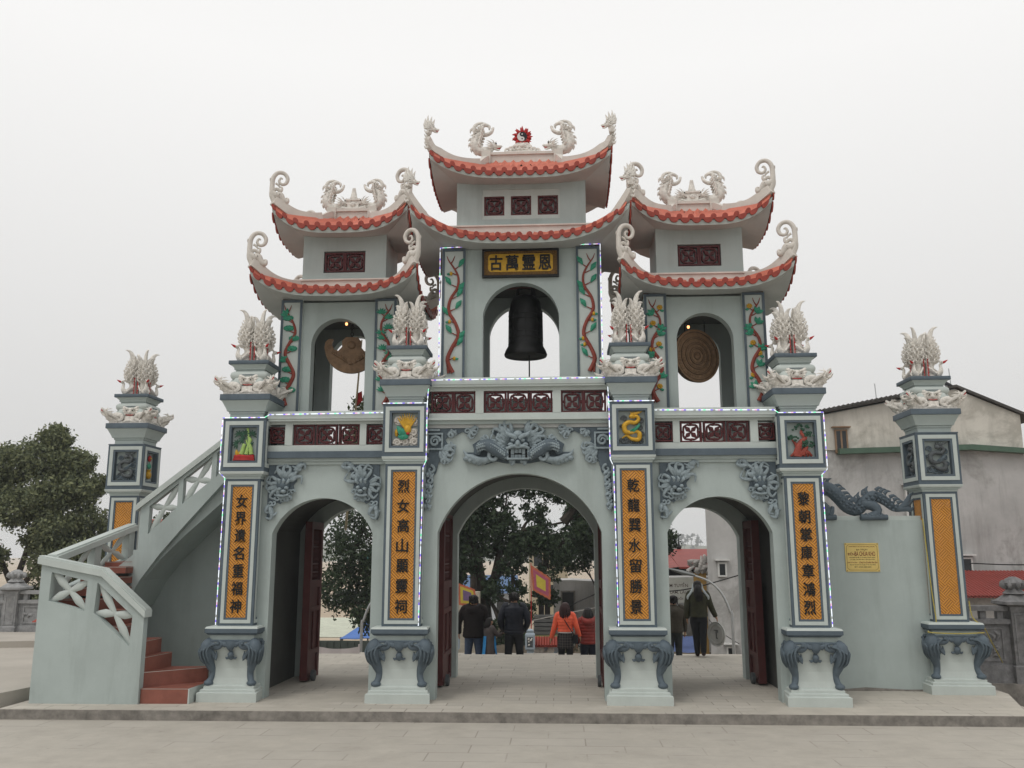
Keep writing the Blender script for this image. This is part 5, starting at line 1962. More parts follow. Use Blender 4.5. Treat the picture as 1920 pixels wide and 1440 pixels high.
# ---------------------------------------------------------------- plaque wall on the right
pw = thing('plaque_wall', 'plain grey-green wall with a slate-blue dragon lying along its top', 'wall', (0, 0, 0))
b = MB(WALL)
b.box(4.35, 6.40, 1.38, 1.62, 0, 2.60)
b.use(WALL2)
b.box(4.35, 6.40, 1.43, 1.57, 2.5999, 2.67)
b.use(KERB)
b.prism([(4.45, .0), (6.3, .0), (6.3, .03), (5.9, .025), (5.3, .055), (5.0, .03), (4.8, .05), (4.45, .03)], 1.372, 1.3801)
b.build('wall_body', pw)
b = MB(DARK)
body = [(4.55, 1.5, 2.80), (4.66, 1.5, 2.98), (4.80, 1.5, 3.10), (4.98, 1.5, 3.10), (5.12, 1.5, 2.97), (5.24, 1.5, 2.82), (5.40, 1.5, 2.77), (5.54, 1.5, 2.90), (5.68, 1.5, 2.99), (5.84, 1.5, 2.92), (5.98, 1.5, 2.80), (6.12, 1.5, 2.78)]
b.tube(body, [.11, .13, .12, .115, .11, .10, .095, .10, .09, .08, .06, .04], 10, .9, (0, 1, 0), 4)
for k in range(26):
    t = k / 25 * 10
    i = int(min(t, 9.99))
    a, c = Vector(body[i]), Vector(body[i + 1])
    p = a + (c - a) * (t - i)
    d = (c - a).normalized()
    n_ = Vector((-d.z, 0, d.x))
    if n_.z < 0:
        n_ = -n_
    q = p + n_ * .10
    b.tube([q, q + n_ * .06 + d * .03, q + n_ * .075 + d * .09], [.035, .024, .003], 6, .5, (0, 1, 0), 2)
    for s_ in (-.05, 0, .05):
        b.ball(tuple(p + n_ * s_ + Vector((0, -.10 + abs(s_) * .4, 0))), (.026, .014, .026), 6, 4)
# coiled tail tufts, legs with claws, whiskers
for z0_, zz in ((2.78, 3.02), (2.80, 2.92), (2.78, 2.80)):
    b.tube([(6.08, 1.5, z0_), (6.20, 1.5, (z0_ + zz) / 2), (6.24, 1.5, zz - .04), (6.31, 1.5, zz + .03)], [.045, .05, .035, .004], 7, .6, (0, 1, 0), 3)
for x in (4.62, 5.42):
    b.tube([(x + .05, 1.46, 2.86), (x + .22, 1.40, 2.82), (x + .26, 1.38, 2.72), (x + .12, 1.37, 2.66), (x + .02, 1.36, 2.64)], [.07, .085, .07, .05, .03], 8, .9, (0, 1, 0), 3)
    b.tube([(x - .02, 1.355, 2.645), (x + .40, 1.355, 2.645)], [.05, .045], 8)
    for k in range(5):
        b.tube([(x + .06 + .06 * k, 1.36, 2.70), (x + .09 + .06 * k, 1.33, 2.67), (x + .13 + .06 * k, 1.33, 2.61)], [.022, .022, .006], 6, 1, (0, 1, 0), 2)
b.tube([(4.70, 1.45, 2.86), (4.80, 1.42, 2.72), (4.95, 1.42, 2.70), (5.0, 1.44, 2.82)], [.05, .05, .05, .03], 8, .8, (0, 1, 0), 3)
for k in range(6):
    b.tube([(4.5, 1.5, 2.85 + .07 * k), (4.60, 1.5, 2.92 + .075 * k), (4.66, 1.5, 2.90 + .09 * k)], [.03, .028, .004], 6, .8, (0, 1, 0), 3)
b.build('dragon_sculpture', pw)

pq = thing('plaque', 'yellow metal plaque with red and black lettering screwed to the grey-green wall', 'plaque', (5.385, 1.378, 2.02))
b = MB(mat('brass_yellow_plate', (.66, .50, .17), .4, .08, 6, metal=.2))
b.box(-.262, .262, -.012, 0, -.222, .222)
b.build('plate', pq)
b = MB(mat('plaque_brown', (.10, .04, .01), .5))
for x0, x1, z0, z1 in ((-.205, .205, .195, .199), (-.205, .205, -.199, -.195), (-.240, -.236, -.165, .165), (.236, .240, -.165, .165)):
    b.box(x0, x1, -.0145, -.0119, z0, z1)
for sx in (-1, 1):
    for sz in (-1, 1):
        b.bar((sx * .205, sz * .197), (sx * .238, sz * .165), .004, -.0145, -.0119)
        b.ball((sx * .245, -.012, sz * .207), (.008, .006, .008), 8, 4)
b.build('border_line', pq)
b = MB(mat('plaque_red', (.16, .012, .01), .5))
write(b, 'ĐỀN:', -.165, -.0122, .058, None, .058, .05)
write(b, 'BÀ CHÚA KHO', .045, -.0122, .064, .315, .088, .05)
write(b, 'CÔNG TRÌNH TU BỔ TÔN TẠO CỔNG, NHÀ ĐỢI', 0, -.0122, .168, .40, .026, .05)
write(b, 'CÔNG TY CỔ PHẦN YÊN TIẾN', .085, -.0122, -.075, .28, .036, .05)
write(b, 'ĐƠN VỊ THI CÔNG:', -.155, -.0122, -.082, .15, .022, .05)
b.use(BLACK)
write(b, 'DI TÍCH', 0, -.0122, .122, .17, .026, .05)
write(b, 'KHU PHỐ CÔ MỄ, P. VŨ NINH, TP BẮC NINH', 0, -.0122, -.0, .40, .022, .05)
write(b, '(Từ ngày 12/8 đến 30/11 năm Đinh Dậu)', 0, -.0122, -.032, .38, .019, .05)
write(b, 'Địa chỉ: Thị trấn Lâm, huyện Ý Yên, Nam Định', 0, -.0122, -.115, .40, .020, .05)
write(b, 'ĐT: 0350 000 000', 0, -.0122, -.15, .26, .018, .05)
b.build('lettering', pq)

yr_ = MB(ROPEY)
yr_.tube([(6.31, 1.22, 2.62), (6.33, 1.21, 2.0), (6.345, 1.20, 1.5), (6.36, 1.17, 1.03), (6.25, 1.10, .97)], [.009, .009], 6, 1, (0, 1, 0), 4)
yr_.tube([(6.20, 1.085, .92), (6.22, 1.075, .90), (6.62, 1.07, .885), (7.02, 1.075, .90)], [.008, .008], 6, 1, (0, 1, 0), 3)
yr_.tube([(6.90, 1.22, 1.36), (6.92, 1.22, 1.15), (6.97, 1.21, 1.06), (7.04, 1.12, .98), (7.35, 1.6, .72), (8.0, 2.7, .28)], [.009, .009], 6, 1, (0, 1, 0), 3)
tag(yr_.build('yellow_rope'), 'thin yellow rope tied round the right free-standing pillar', 'rope', None, 'thing')


# ---------------------------------------------------------------- stone balustrades
def lotus(mb, x, y, z, s=1.0):
    mb.lathe(x, y, [(.10 * s, z), (.20 * s, z + .03 * s), (.13 * s, z + .10 * s), (.12 * s, z + .13 * s), (.16 * s, z + .16 * s), (.18 * s, z + .22 * s), (.13 * s, z + .29 * s), (.05 * s, z + .33 * s), (.0, z + .335 * s)], 14)
    for k in range(8):
        a = 2 * PI * k / 8
        c_, s_ = math.cos(a), math.sin(a)
        mb.tube([(x + .10 * s * c_, y + .10 * s * s_, z + .14 * s), (x + .19 * s * c_, y + .19 * s * s_, z + .19 * s), (x + .17 * s * c_, y + .17 * s * s_, z + .27 * s)], [.05 * s, .065 * s, .01 * s], 6, .6, (-s_, c_, 0), 3)


def balustrade(label, posts, y, z0, zrail, m, carved, end=None):
    t = thing('stone_balustrade', label, 'balustrade', (0, 0, 0), 0, 'carved stone balustrades')
    for x in posts:
        b = MB(m)
        b.stack(x, y, [(.19, z0 - .2), (.19, z0 + .08), (.165, z0 + .10), (.165, zrail - .02), (.18, zrail), (.18, zrail + .05), (.28, zrail + .09), (.28, zrail + .14), (.22, zrail + .16), (.14, zrail + .24), (.13, zrail + .25)])
        frame_ring(b, x - .12, x + .12, z0 + .14, zrail - .06, .02, y - .178, y - .16, m)
        lotus(b, x, y, zrail + .24, .95)
        b.build('post', t)
    for a, c_ in zip(posts, posts[1:]):
        b = MB(m)
        b.box(a + .16, c_ - .16, y - .09, y + .09, z0 - .2, z0 + .10)
        b.box(a + .16, c_ - .16, y - .05, y + .05, z0 + .0999, zrail - .24)
        b.box(a + .16, c_ - .16, y - .11, y + .11, zrail - .24, zrail - .16)
        b.box(a + .16, c_ - .16, y - .10, y + .10, zrail - .02, zrail + .06)
        b.use(carved)
        rnd = random.Random(int(a * 10))
        frame_ring(b, a + .28, c_ - .28, z0 + .16, zrail - .30, .03, y - .072, y - .0499, m)
        for k in range(26):
            cx, cz = rnd.uniform(a + .38, c_ - .38), rnd.uniform(z0 + .22, zrail - .38)
            L = rnd.uniform(.06, .16)
            an = rnd.uniform(0, PI)
            b.tube([(cx, y - .05, cz), (cx + L * math.cos(an) * .6, y - .075, cz + L * math.sin(an) * .6), (cx + L * math.cos(an + .7), y - .05, cz + L * math.sin(an + .7))], [.025, .035, .01], 6, .7, (0, 1, 0), 2)
        for k in range(4):
            x = a + .3 + (c_ - a - .6) * k / 3
            b.box(x - .05, x + .05, y - .05, y + .05, zrail - .16, zrail - .0199)
        b.build('carved_panel', t)
    return t


balustrade('pale grey carved stone balustrade with lotus-topped posts below the left trees', [-16.9, -14.75, -12.6, -10.4, -8.2], 8.1, .27, 1.14, STONE, STONE)
balustrade('dark grey carved stone balustrade with a lotus-topped post right of the plaque wall', [7.05, 8.50, 10.0], 3.1, .10, 1.12, STONED, STONE)
b = MB(KERB)
b.box(7.36, 12, 2.9, 3.3, -4, -.095)
tag(b.build('retaining_wall'), 'low dark concrete retaining wall under the right stone balustrade', 'wall', None, 'thing')

lt = thing('garden_lamp', 'small red hooded lamp post standing by the left stone balustrade', 'lamp', (-9.98, 5.0, .29))
b = MB(mat('red_lamp_paint', (.30, .05, .03), .5))
b.box(-.05, .05, -.05, .05, 0, .12)
b.box(-.07, .07, -.07, .07, .12, .42)
b.build('body', lt)
b = MB(mat('red_lamp_paint', (.30, .05, .03), .5))
b.stack(0, 0, [(.17, .42), (.16, .44), (.05, .53), (.0, .54)])
b.build('hood', lt)


# ---------------------------------------------------------------- trees
LG_OLIVE = leaf_mat('olive_foliage', (.16, .185, .11))
LG_DARK = leaf_mat('dark_foliage', (.044, .070, .040))
LG_MID = leaf_mat('mid_green_foliage', (.06, .078, .042))
LG_BLUE = leaf_mat('distant_foliage', (.03, .042, .035))


def leaves_mesh(name, centers, radii, n, size, m, seed, twig=14, flat=.8, parent=None, loc=(0, 0, 0)):
    """many small leaf quads gathered in sprays inside the given clumps"""
    rs = np.random.RandomState(seed)
    centers = np.array(centers, float)
    radii = np.array(radii, float)
    wgt = radii ** 2
    wgt /= wgt.sum()
    nt_ = max(1, n // twig)
    ci = rs.choice(len(centers), nt_, p=wgt)
    d = rs.normal(size=(nt_, 3))
    d /= np.linalg.norm(d, axis=1)[:, None]
    r = rs.uniform(.25, 1, nt_) ** .5
    tw = centers[ci] + d * (radii[ci] * r)[:, None] * np.array([1, 1, flat])
    p = np.repeat(tw, twig, axis=0) + rs.normal(size=(nt_ * twig, 3)) * (np.repeat(radii[ci], twig) * .13)[:, None]
    k = len(p)
    u = rs.normal(size=(k, 3))
    u[:, 2] -= .35
    u /= np.linalg.norm(u, axis=1)[:, None]
    v = np.cross(u, rs.normal(size=(k, 3)))
    v /= np.linalg.norm(v, axis=1)[:, None] + 1e-9
    s = size * rs.uniform(.6, 1.35, k)[:, None]
    a = p - u * s * .5
    b_ = p + v * s * .24
    c_ = p + u * s * .5
    e_ = p - v * s * .24
    V = np.stack([a, b_, c_, e_], axis=1).reshape(-1, 3)
    me = bpy.data.meshes.new(name)
    me.vertices.add(len(V))
    me.vertices.foreach_set('co', V.astype(np.float32).ravel())
    me.loops.add(4 * k)
    me.loops.foreach_set('vertex_index', np.arange(4 * k, dtype=np.int32))
    me.polygons.add(k)
    me.polygons.foreach_set('loop_start', np.arange(0, 4 * k, 4, dtype=np.int32))
    me.polygons.foreach_set('loop_total', np.full(k, 4, dtype=np.int32))
    me.materials.append(m)
    me.update()
    me.validate()
    o = bpy.data.objects.new(name, me)
    col.objects.link(o)
    o.location = loc
    if parent:
        o.parent = parent
    return o


def tree(label, loc, trunk, limbs, clumps, n, size, m, seed, group=None, tr=.25, twig=14, flat=.8, name='tree'):
    """trunk: points; limbs: lists of points; clumps: (x,y,z,r); all relative to loc"""
    t = thing(name, label, 'tree', loc, 0, group)
    b = MB(TRUNK)
    b.tube(trunk, [tr, tr * .75, tr * .6], 9, 1, (0, 1, 0), 4)
    for L in limbs:
        b.tube(L, [tr * .55, tr * .32, tr * .12, tr * .05], 7, 1, (0, 1, 0), 4)
    rnd = random.Random(seed)
    top = Vector(trunk[-1])
    ends = [Vector(p) for L in limbs for p in L[1:]] + [top]
    for x, y, z, r in clumps:
        c_ = Vector((x, y, z))
        e = min(ends, key=lambda q: (q - c_).length)
        mid = (e + c_) / 2 + Vector((rnd.uniform(-.2, .2), rnd.uniform(-.2, .2), rnd.uniform(-.1, .3))) * r
        b.tube([e, mid, c_], [tr * .22, tr * .13, tr * .05], 6, 1, (0, 1, 0), 3)
        for k in range(4):
            d = Vector((rnd.uniform(-1, 1), rnd.uniform(-1, 1), rnd.uniform(-.5, 1))) * r * .8
            b.tube([mid, c_ + d * .5, c_ + d], [tr * .09, tr * .06, tr * .02], 5, 1, (0, 1, 0), 2)
    b.build('trunk', t)
    leaves_mesh('crown', [c_[:3] for c_ in clumps], [c_[3] for c_ in clumps], n, size, m, seed, twig, flat, t)
    return t


def scatter(seed, n, box, r0, r1):
    rnd = random.Random(seed)
    return [(rnd.uniform(box[0], box[1]), rnd.uniform(box[2], box[3]), rnd.uniform(box[4], box[5]), rnd.uniform(r0, r1)) for _ in range(n)]


# the banyan filling the middle and left arches
cl = [(-6.4, 0, 6.6, 1.4), (-5.0, .5, 8.2, 1.5), (-4.6, 0, 10.4, 1.4), (-6.0, .5, 9.8, 1.5), (-3.6, 0, 9.6, 1.3), (-3.8, .5, 7.0, 1.4), (-5.4, 0, 5.4, 1.2), (-4.2, -.3, 5.6, 1.2), (-2.9, .3, 8.3, 1.1), (-7.2, 0, 5.0, 1.0), (-6.0, -.5, 4.2, .8), (-4.9, 1, 11.6, .9), (-2.3, .5, 10.6, .7),
      (-2.9, 0, 7.0, .85), (-2.9, -.3, 5.9, .6), (-2.0, .3, 7.6, .7), (-1.6, 0, 6.9, .7), (-1.0, -.2, 6.4, .65), (-2.1, 0, 6.4, .6), (-.3, 0, 6.7, .65), (.3, -.2, 6.3, .65), (-.6, .3, 7.5, .5), (.9, .2, 6.8, .65), (1.5, -.2, 6.9, .7), (1.9, 0, 7.7, .6), (1.4, .2, 8.2, .5), (.2, .4, 8.3, .55), (-.8, .2, 8.4, .55), (-1.6, .2, 8.6, .6), (.8, 0, 7.6, .35), (-.1, -.2, 5.6, .5), (-1.4, -.3, 5.7, .5), (-3.4, -.4, 4.7, .6), (-2.0, -.4, 4.9, .5), (-1.2, -.4, 5.0, .4), (-3.0, 0, 3.9, .6), (-3.3, -1.0, 3.4, .7), (-2.3, -1.4, 3.3, .6), (-1.6, -1.2, 3.7, .6), (-2.8, -1.2, 2.6, .6), (-1.8, -1.4, 2.8, .6), (-1.0, -1.0, 3.3, .5), (-.9, -1.0, 4.3, .45), (-3.9, -.8, 4.0, .6), (-.2, .6, 4.7, .45), (-3.5, 0, 5.3, .6)]
tree('large dark evergreen tree with spreading limbs seen through the middle arch', (.3, 17.5, -4.1),
     [(-2.3, 0, 0), (-2.2, 0, 2.6), (-2.35, 0, 4.9)],
     [[(-2.35, 0, 4.7), (-2.6, 0, 6.2), (-3.4, 0, 7.6), (-4.6, 0, 9.4)], [(-2.3, 0, 4.8), (-1.6, 0, 5.9), (-1.0, 0, 6.9), (.4, .1, 7.2), (1.9, .1, 7.8)], [(-1.3, 0, 6.4), (-.2, 0, 6.3), (1.2, 0, 6.8), (2.2, 0, 7.0)], [(-1.9, 0, 5.4), (-1.7, 0, 6.8), (-1.5, 0, 8.4)], [(-2.5, 0, 5.6), (-4.0, .2, 5.9), (-5.5, .2, 6.3), (-6.6, 0, 6.8)], [(.4, .1, 7.2), (1.0, .1, 7.9), (1.4, .1, 8.4)]],
     cl, 84000, .15, LG_DARK, 11, None, .36, 18)
tree('dense dark bushy tree behind the right side of the middle arch', (2.2, 20.5, -4.1), [(0, 0, 0), (0, 0, 2), (.1, 0, 4)], [],
     [(-1.1, 0, 6.1, .8), (-.5, 0, 6.9, .8), (.3, 0, 6.4, .9), (1.0, 0, 6.9, .8), (1.4, 0, 6.2, .8), (.6, -.2, 7.8, .8), (1.9, 0, 6.6, .8), (-.9, 0, 7.7, .6), (1.4, 0, 8.2, .6)], 24000, .13, LG_DARK, 5, None, .22, 16)
tree('leafy tree rising between the left and middle towers', (-4.6, 12.5, -4.1), [(0, 0, 0), (0, 0, 5), (.1, 0, 9)], [],
     [(0, 0, 9.6, 1.0), (-.6, 0, 8.9, .9), (.5, .2, 10.4, .8), (.7, 0, 9.0, .8), (-.4, .2, 10.2, .7), (1.0, 0, 8.3, .7), (-1.4, 0, 7.9, .8)], 16000, .13, LG_MID, 8, None, .2, 14)
tree('tree top showing above the railing under the bell', (-3.0, 24, -4.1), [(0, 0, 0), (0, 0, 6), (0, 0, 10)], [],
     [(1.4, 0, 11.6, .8), (.9, 0, 10.9, .9), (1.9, 0, 10.8, .8), (2.6, .3, 11.2, .6), (.2, 0, 10.4, .9)], 9000, .14, LG_MID, 18, None, .2, 14)
# the tree on the left
cl = [(-.2, 0, 5.2, 1.0), (.9, .2, 5.0, .9), (-1.4, 0, 5.0, 1.0), (1.7, 0, 4.2, 1.0), (.6, -.4, 4.0, 1.0), (-.6, -.3, 3.7, 1.0), (2.4, .2, 3.2, .9), (1.3, -.4, 3.0, 1.0), (3.0, 0, 2.3, .8), (2.2, -.4, 2.1, .9), (1.0, -.4, 2.0, .9), (3.7, .2, 2.4, .6), (3.9, 0, 1.5, .7), (-2.4, .3, 4.2, 1.2), (-2.6, 0, 2.8, 1.0), (0, .2, 2.7, .8), (1.9, 0, 5.1, .6), (2.6, .2, 4.4, .55), (-1.6, -.3, 2.2, .8), (3.0, 0, 1.3, .8), (.3, 0, 5.9, .6)]
tree('big olive-green tree with a forked trunk left of the staircase', (-15.6, 14.0, -.2), [(-.9, 0, -.4), (-.75, 0, .7), (-.7, 0, 1.4)],
     [[(-.75, 0, 1.2), (-1.3, 0, 2.2), (-1.7, 0, 3.4), (-1.6, 0, 4.8)], [(-.72, 0, 1.1), (.1, 0, 2.0), (.5, 0, 3.2), (.9, 0, 4.4)], [(-.2, 0, 1.7), (.6, 0, 2.0), (1.2, 0, 2.3), (2.0, 0, 2.4)], [(-.7, 0, 1.4), (-.3, 0, 3.0), (-.2, 0, 4.2), (0, 0, 5.4)]],
     [(x * .56 if x > 0 else x, y, z, r * (.74 if x > .5 else .84)) for x, y, z, r in cl], 62000, .13, LG_OLIVE, 21, None, .20, 18)
tree('darker tree standing behind the staircase corner', (-12.4, 16.0, -.3), [(0, 0, -.3), (.1, 0, 1), (0, 0, 1.8)], [],
     [(-.6, 0, 2.2, 1.0), (.6, 0, 2.0, 1.0), (1.5, 0, 1.7, .8), (0, 0, 3.0, .8), (-1.4, 0, 1.6, .9), (.9, 0, 1.1, .8), (2.2, .2, 1.4, .6), (-2.2, 0, 1.2, .8), (-.3, -.2, 1.0, .9), (-3.4, -.6, .9, .9), (-2.6, -.8, 1.6, .8), (-1.6, -.9, .7, .8), (-.4, -1.0, 1.6, .7), (.6, -1.0, .6, .7), (1.4, -.8, 1.0, .7), (-4.2, -.8, .6, .7), (-.8, -.6, 2.5, .7), (.4, -.5, 2.6, .6)], 44000, .12, LG_MID, 23, None, .2, 15)
for i, (x, y, s) in enumerate(((-16.2, 9.6, .55), (-14.3, 9.4, .6), (-13.0, 9.5, .5), (-11.6, 9.5, .65), (-10.2, 9.6, .6))):
    t = thing('shrub', 'low green shrub behind the pale stone balustrade', 'shrub', (x, y, .1), 0, 'shrubs behind the left balustrade')
    leaves_mesh('foliage', [(0, 0, s), (.4, 0, s * .9), (-.4, 0, s * .8), (0, .2, s * 1.4)], [s * .7, s * .6, s * .6, s * .6], 1400, .12, LG_OLIVE, 40 + i, 12, .8, t)
    b = MB(TRUNK)
    b.tube([(0, 0, -.3), (0, 0, s)], [.04, .02], 6)
    b.build('stem', t)

# hill with hazy trees
hb = MB(mat('hill_soil', (.10, .11, .07), .95, .3, .05))
rows = []
for j in range(9):
    v = j / 8
    row = []
    for i in range(41):
        x = -300 + 15 * i
        row.append((x, 560 + 230 * v, -4.3 + (12.6 + 1.2 * math.sin(x * .031 + 1) + 1.0 * math.sin(x * .08)) * math.sin(min(v, 1) * PI / 2) ** 1.2))
    rows.append(row)
hb.loft(rows, closed=False, caps=False)
tag(hb.build('hill'), kind='structure')
rnd = random.Random(77)
HT = []
for v_ in range(3):
    t = thing('hill_tree', 'pale hazy tree on the far hillside, %s' % ('round crown', 'tall narrow crown', 'split crown')[v_], 'tree', (0, 0, 0), 0, 'trees on the far hill')
    b = MB(TRUNK)
    b.tube([(0, 0, -1), (.1, 0, 3), (0, 0, 5)], [.25, .2, .1], 6)
    b.build('trunk', t)
    C_ = [[(0, 0, 6, 2.0), (1.3, 0, 5, 1.5), (-1.2, 0, 5.2, 1.6), (.3, 0, 7.5, 1.3)], [(0, 0, 5, 1.3), (.3, 0, 7, 1.4), (-.2, 0, 9, 1.1)], [(-1.4, 0, 6, 1.3), (1.3, 0, 7, 1.6), (0, 0, 4.5, 1.2)]][v_]
    leaves_mesh('crown', [q[:3] for q in C_], [q[3] for q in C_], 700, .7, LG_BLUE, 60 + v_, 10, .8, t)
    HT.append(t)
places = [(88 + 2.9 * k + rnd.uniform(-1, 1), rnd.uniform(700, 770)) for k in range(17)] + [(90 + 5.6 * k + rnd.uniform(-2, 2), rnd.uniform(610, 660)) for k in range(8)]
for i, (x, y) in enumerate(places):
    v = (y - 560) / 230
    z = -4.3 + (12.6 + 1.2 * math.sin(x * .031 + 1) + 1.0 * math.sin(x * .08)) * math.sin(v * PI / 2) ** 1.2
    o = HT[i % 3] if i < 3 else dup(HT[i % 3])
    o.location = (x, y, z - .4)
    sc_ = rnd.uniform(.7, 1.25)
    o.scale = (sc_, sc_, sc_)

# ---------------------------------------------------------------- buildings beyond
bd = thing('grey_building', 'large weathered grey building with a gable and green gutter on the right', 'building', (0, 0, 0))
b = MB(BLDG)
b.loft([[(x, 14, z) for x, z in [(4.98, -4.2), (14.5, -4.2), (14.5, 6.15), (12.66, 6.98), (4.98, 5.52)]], [(x, 26, z) for x, z in [(7.2, -4.2), (14.5, -4.2), (14.5, 6.15), (12.66, 6.98), (7.2, 5.94)]]], smooth=False)
b.use(BLDGU)
b.prism([(8.3, 5.12), (14.48, 5.12), (14.48, 6.14), (12.66, 6.95), (8.3, 6.13)], 13.95, 13.999)
b.build('wall', bd)
b = MB(GUTT)
b.prism([(9.0, 4.98), (12.9, 5.08), (14.6, 4.95), (14.6, 5.10), (12.9, 5.24), (9.0, 5.14)], 13.70, 13.97)
b.build('gutter', bd)
b = MB(mat('dark_roof_tiles', (.07, .065, .06), .9, .3, 5))
b.loft([[(x, 13.75, z) for x, z in [(4.9, 5.54), (11.4, 6.77), (11.4, 6.84), (4.9, 5.62)]], [(x, 26.2, z) for x, z in [(7.2, 5.97), (11.4, 6.77), (11.4, 6.84), (7.2, 6.04)]]], smooth=False)
for i in range(46):
    x = 4.93 + .143 * i
    b.tube([(x, 13.72, 5.58 + (x - 4.7) * .1895), (x, 14.4, 5.58 + (x - 4.7) * .1895)], .05, 6)
b.prism([(11.39, 6.76), (12.66, 7.0), (14.9, 5.98), (14.9, 6.06), (12.66, 7.08), (11.39, 6.86)], 13.85, 26.2)
b.build('roof', bd)
for x0, x1, z0, z1, m1, n_ in ((8.95, 9.33, 5.02, 5.74, RUST, 2), (5.27, 5.53, 1.37, 1.79, WHITEM, 1), (5.42, 5.68, -.92, -.62, WHITEM, 1), (12.30, 12.66, 1.50, 1.93, WHITEM, 1), (10.9, 11.2, 2.9, 4.0, WHITEM, 1)):
    f = MB(m1)
    y = 13.90
    f.prism([(x0, z0), (x1, z0), (x1, z1), (x0, z1)], y, 13.998, holes=[[(x0 + .045, z0 + .045), (x1 - .045, z0 + .045), (x1 - .045, z1 - .045), (x0 + .045, z1 - .045)]])
    if n_ == 2:
        f.box((x0 + x1) / 2 - .025, (x0 + x1) / 2 + .025, y, 13.998, z0 + .0449, z1 - .0449)
    f.box(x0 - .08, x1 + .08, 13.80, 13.999, z1 + .05, z1 + .09)
    wf = f.build('window', bd)
    p = MB(GLASS)
    p.box(x0 + .03, x1 - .03, 13.915, 13.94, z0 + .03, z1 - .03)
    p.build('pane', wf)
b = MB(STEEL)
for x, z, h in ((10.42, 6.60, .62), (12.70, 7.05, .62)):
    b.tube([(x, 14.3, z - .1), (x - .03, 14.3, z + h)], .016, 5)
b.build('lightning_rod', bd)
pg = MB(mat('pigeon_feathers', (.035, .035, .04), .7, .3, 20))
pg.tube([(-.14, 0, .18), (-.10, 0, .13), (-.03, 0, .09), (.08, 0, .05), (.20, 0, .0)], [.03, .05, .075, .05, .02], 9, .9, (0, 1, 0), 3)
pg.ball((-.15, 0, .20), .034, 8, 6)
pg.tube([(-.175, 0, .20), (-.205, 0, .19)], [.012, .003], 5)
for sg in (-1, 1):
    pg.tube([(-.02, sg * .02, .05), (-.02, sg * .02, -.03)], .007, 5)
po = pg.build('pigeon', None, (12.56, 14.3, 7.11))
tag(po, 'dark pigeon perched on the gable of the grey building', 'bird', None, 'thing')

aw = thing('red_awning_shed', 'low grey shed with a red sheet-metal roof beside the grey building', 'shed', (0, 0, 0))
b = MB(SHEET)
for i in range(60):
    x = 11.2 + .1 * i
    b.box(x, x + .055, 11.4, 13.4, .90, .95)
b.prism([(11.4, .93), (13.69, 1.52), (13.69, 1.55), (11.4, .96)], 11.2, 17.2, plane='yz')
for i in range(60):
    x = 11.2 + .1 * i
    b.prism([(11.39, .955), (13.69, 1.545), (13.69, 1.57), (11.39, .98)], x, x + .035, plane='yz')
b.build('roof', aw)
b = MB(BLDG)
b.box(11.3, 17, 11.9, 13.6, -4, .93)
b.build('wall', aw)

rh = thing('red_roofed_house', 'teal-walled house with a red sheet roof and a spike on its ridge', 'house', (0, 0, 0))
b = MB(SHEET)
b.prism([(24.5, 1.48), (29, 2.22), (33.5, 1.48), (33.5, 1.40), (29, 2.12), (24.5, 1.40)], 5.5, 12, plane='yz')
b.add([(5.5, 24.5, 1.48), (5.5, 33.5, 1.48), (6.1, 29, 2.22), (3.6, 25, 1.25), (3.6, 33, 1.25)], [(3, 0, 2), (3, 2, 4), (4, 2, 1)])
b.build('roof', rh)
b = MB(mat('teal_sheet_wall', (.09, .15, .14), .7, .12, 2))
b.box(3.2, 6.9, 25.4, 32, -4, .93)
b.use(mat('dark_wall_under_eave', (.03, .02, .02), .8))  # top band of the wall, coloured dark under the eave
b.box(3.2, 11.5, 25.2, 32.5, .9299, 1.42)
b.use(BLDG)
b.box(6.901, 11.4, 25.4, 32, -4, .92)
b.build('wall', rh)
b = MB(BLACK)
b.lathe(6.1, 29, [(.12, 2.15), (.10, 2.25), (.14, 2.32), (.05, 2.42), (.03, 2.6), (.0, 3.0)], 8)
b.build('roof_spike', rh)

sgn = thing('signboard', 'white signboard with rows of dark lettering below the teal wall', 'sign', (4.05, 16.5, .85))
b = MB(mat('signboard_white', (.42, .42, .38), .7, .1, 4))
b.box(-1.3, 1.0, 0, .05, -.38, .42)
b.build('board', sgn)
b = MB(mat('sign_lettering', (.06, .035, .03), .6))
write(b, 'NHÀ HÀNG LÂM TUYỀN', -.10, -.001, .20, 1.55, .16, .05)
write(b, 'CHUYÊN: CƠM LAM, LẨU', -.10, -.001, -.03, 1.5, .14, .05)
write(b, 'ĐẶC SẢN GÀ ĐỒI', .0, -.001, -.24, 1.0, .12, .05)
b.build('lettering', sgn)
b = MB(KERB)
for x in (-1.2, .9):
    b.box(x - .05, x + .05, .051, .12, -4.9, .4)
b.build('post', sgn)

ym = thing('ochre_post', 'ochre post with a crumpled white cloth bundle on top', 'post', (4.92, 15.2, -4))
b = MB(mat('ochre_post_paint', (.28, .17, .05), .8, .2, 3))
b.box(-.18, .18, -.12, .12, 0, 5.45)
b.build('post', ym)
b = MB(mat('crumpled_cloth', (.42, .40, .38), .8, .3, 12, .6, 20))
rnd = random.Random(9)
for k in range(12):
    x, z = rnd.uniform(-.25, .22), rnd.uniform(5.4, 5.85)
    b.tube([(x, rnd.uniform(-.2, .1), z), (x + rnd.uniform(-.15, .2), -.2, z + rnd.uniform(.05, .3)), (x + rnd.uniform(.0, .35), -.1, z + rnd.uniform(.1, .3))], [.06, .07, .02], 6, .6, (0, 1, 0), 3)
b.build('cloth_bundle', ym)

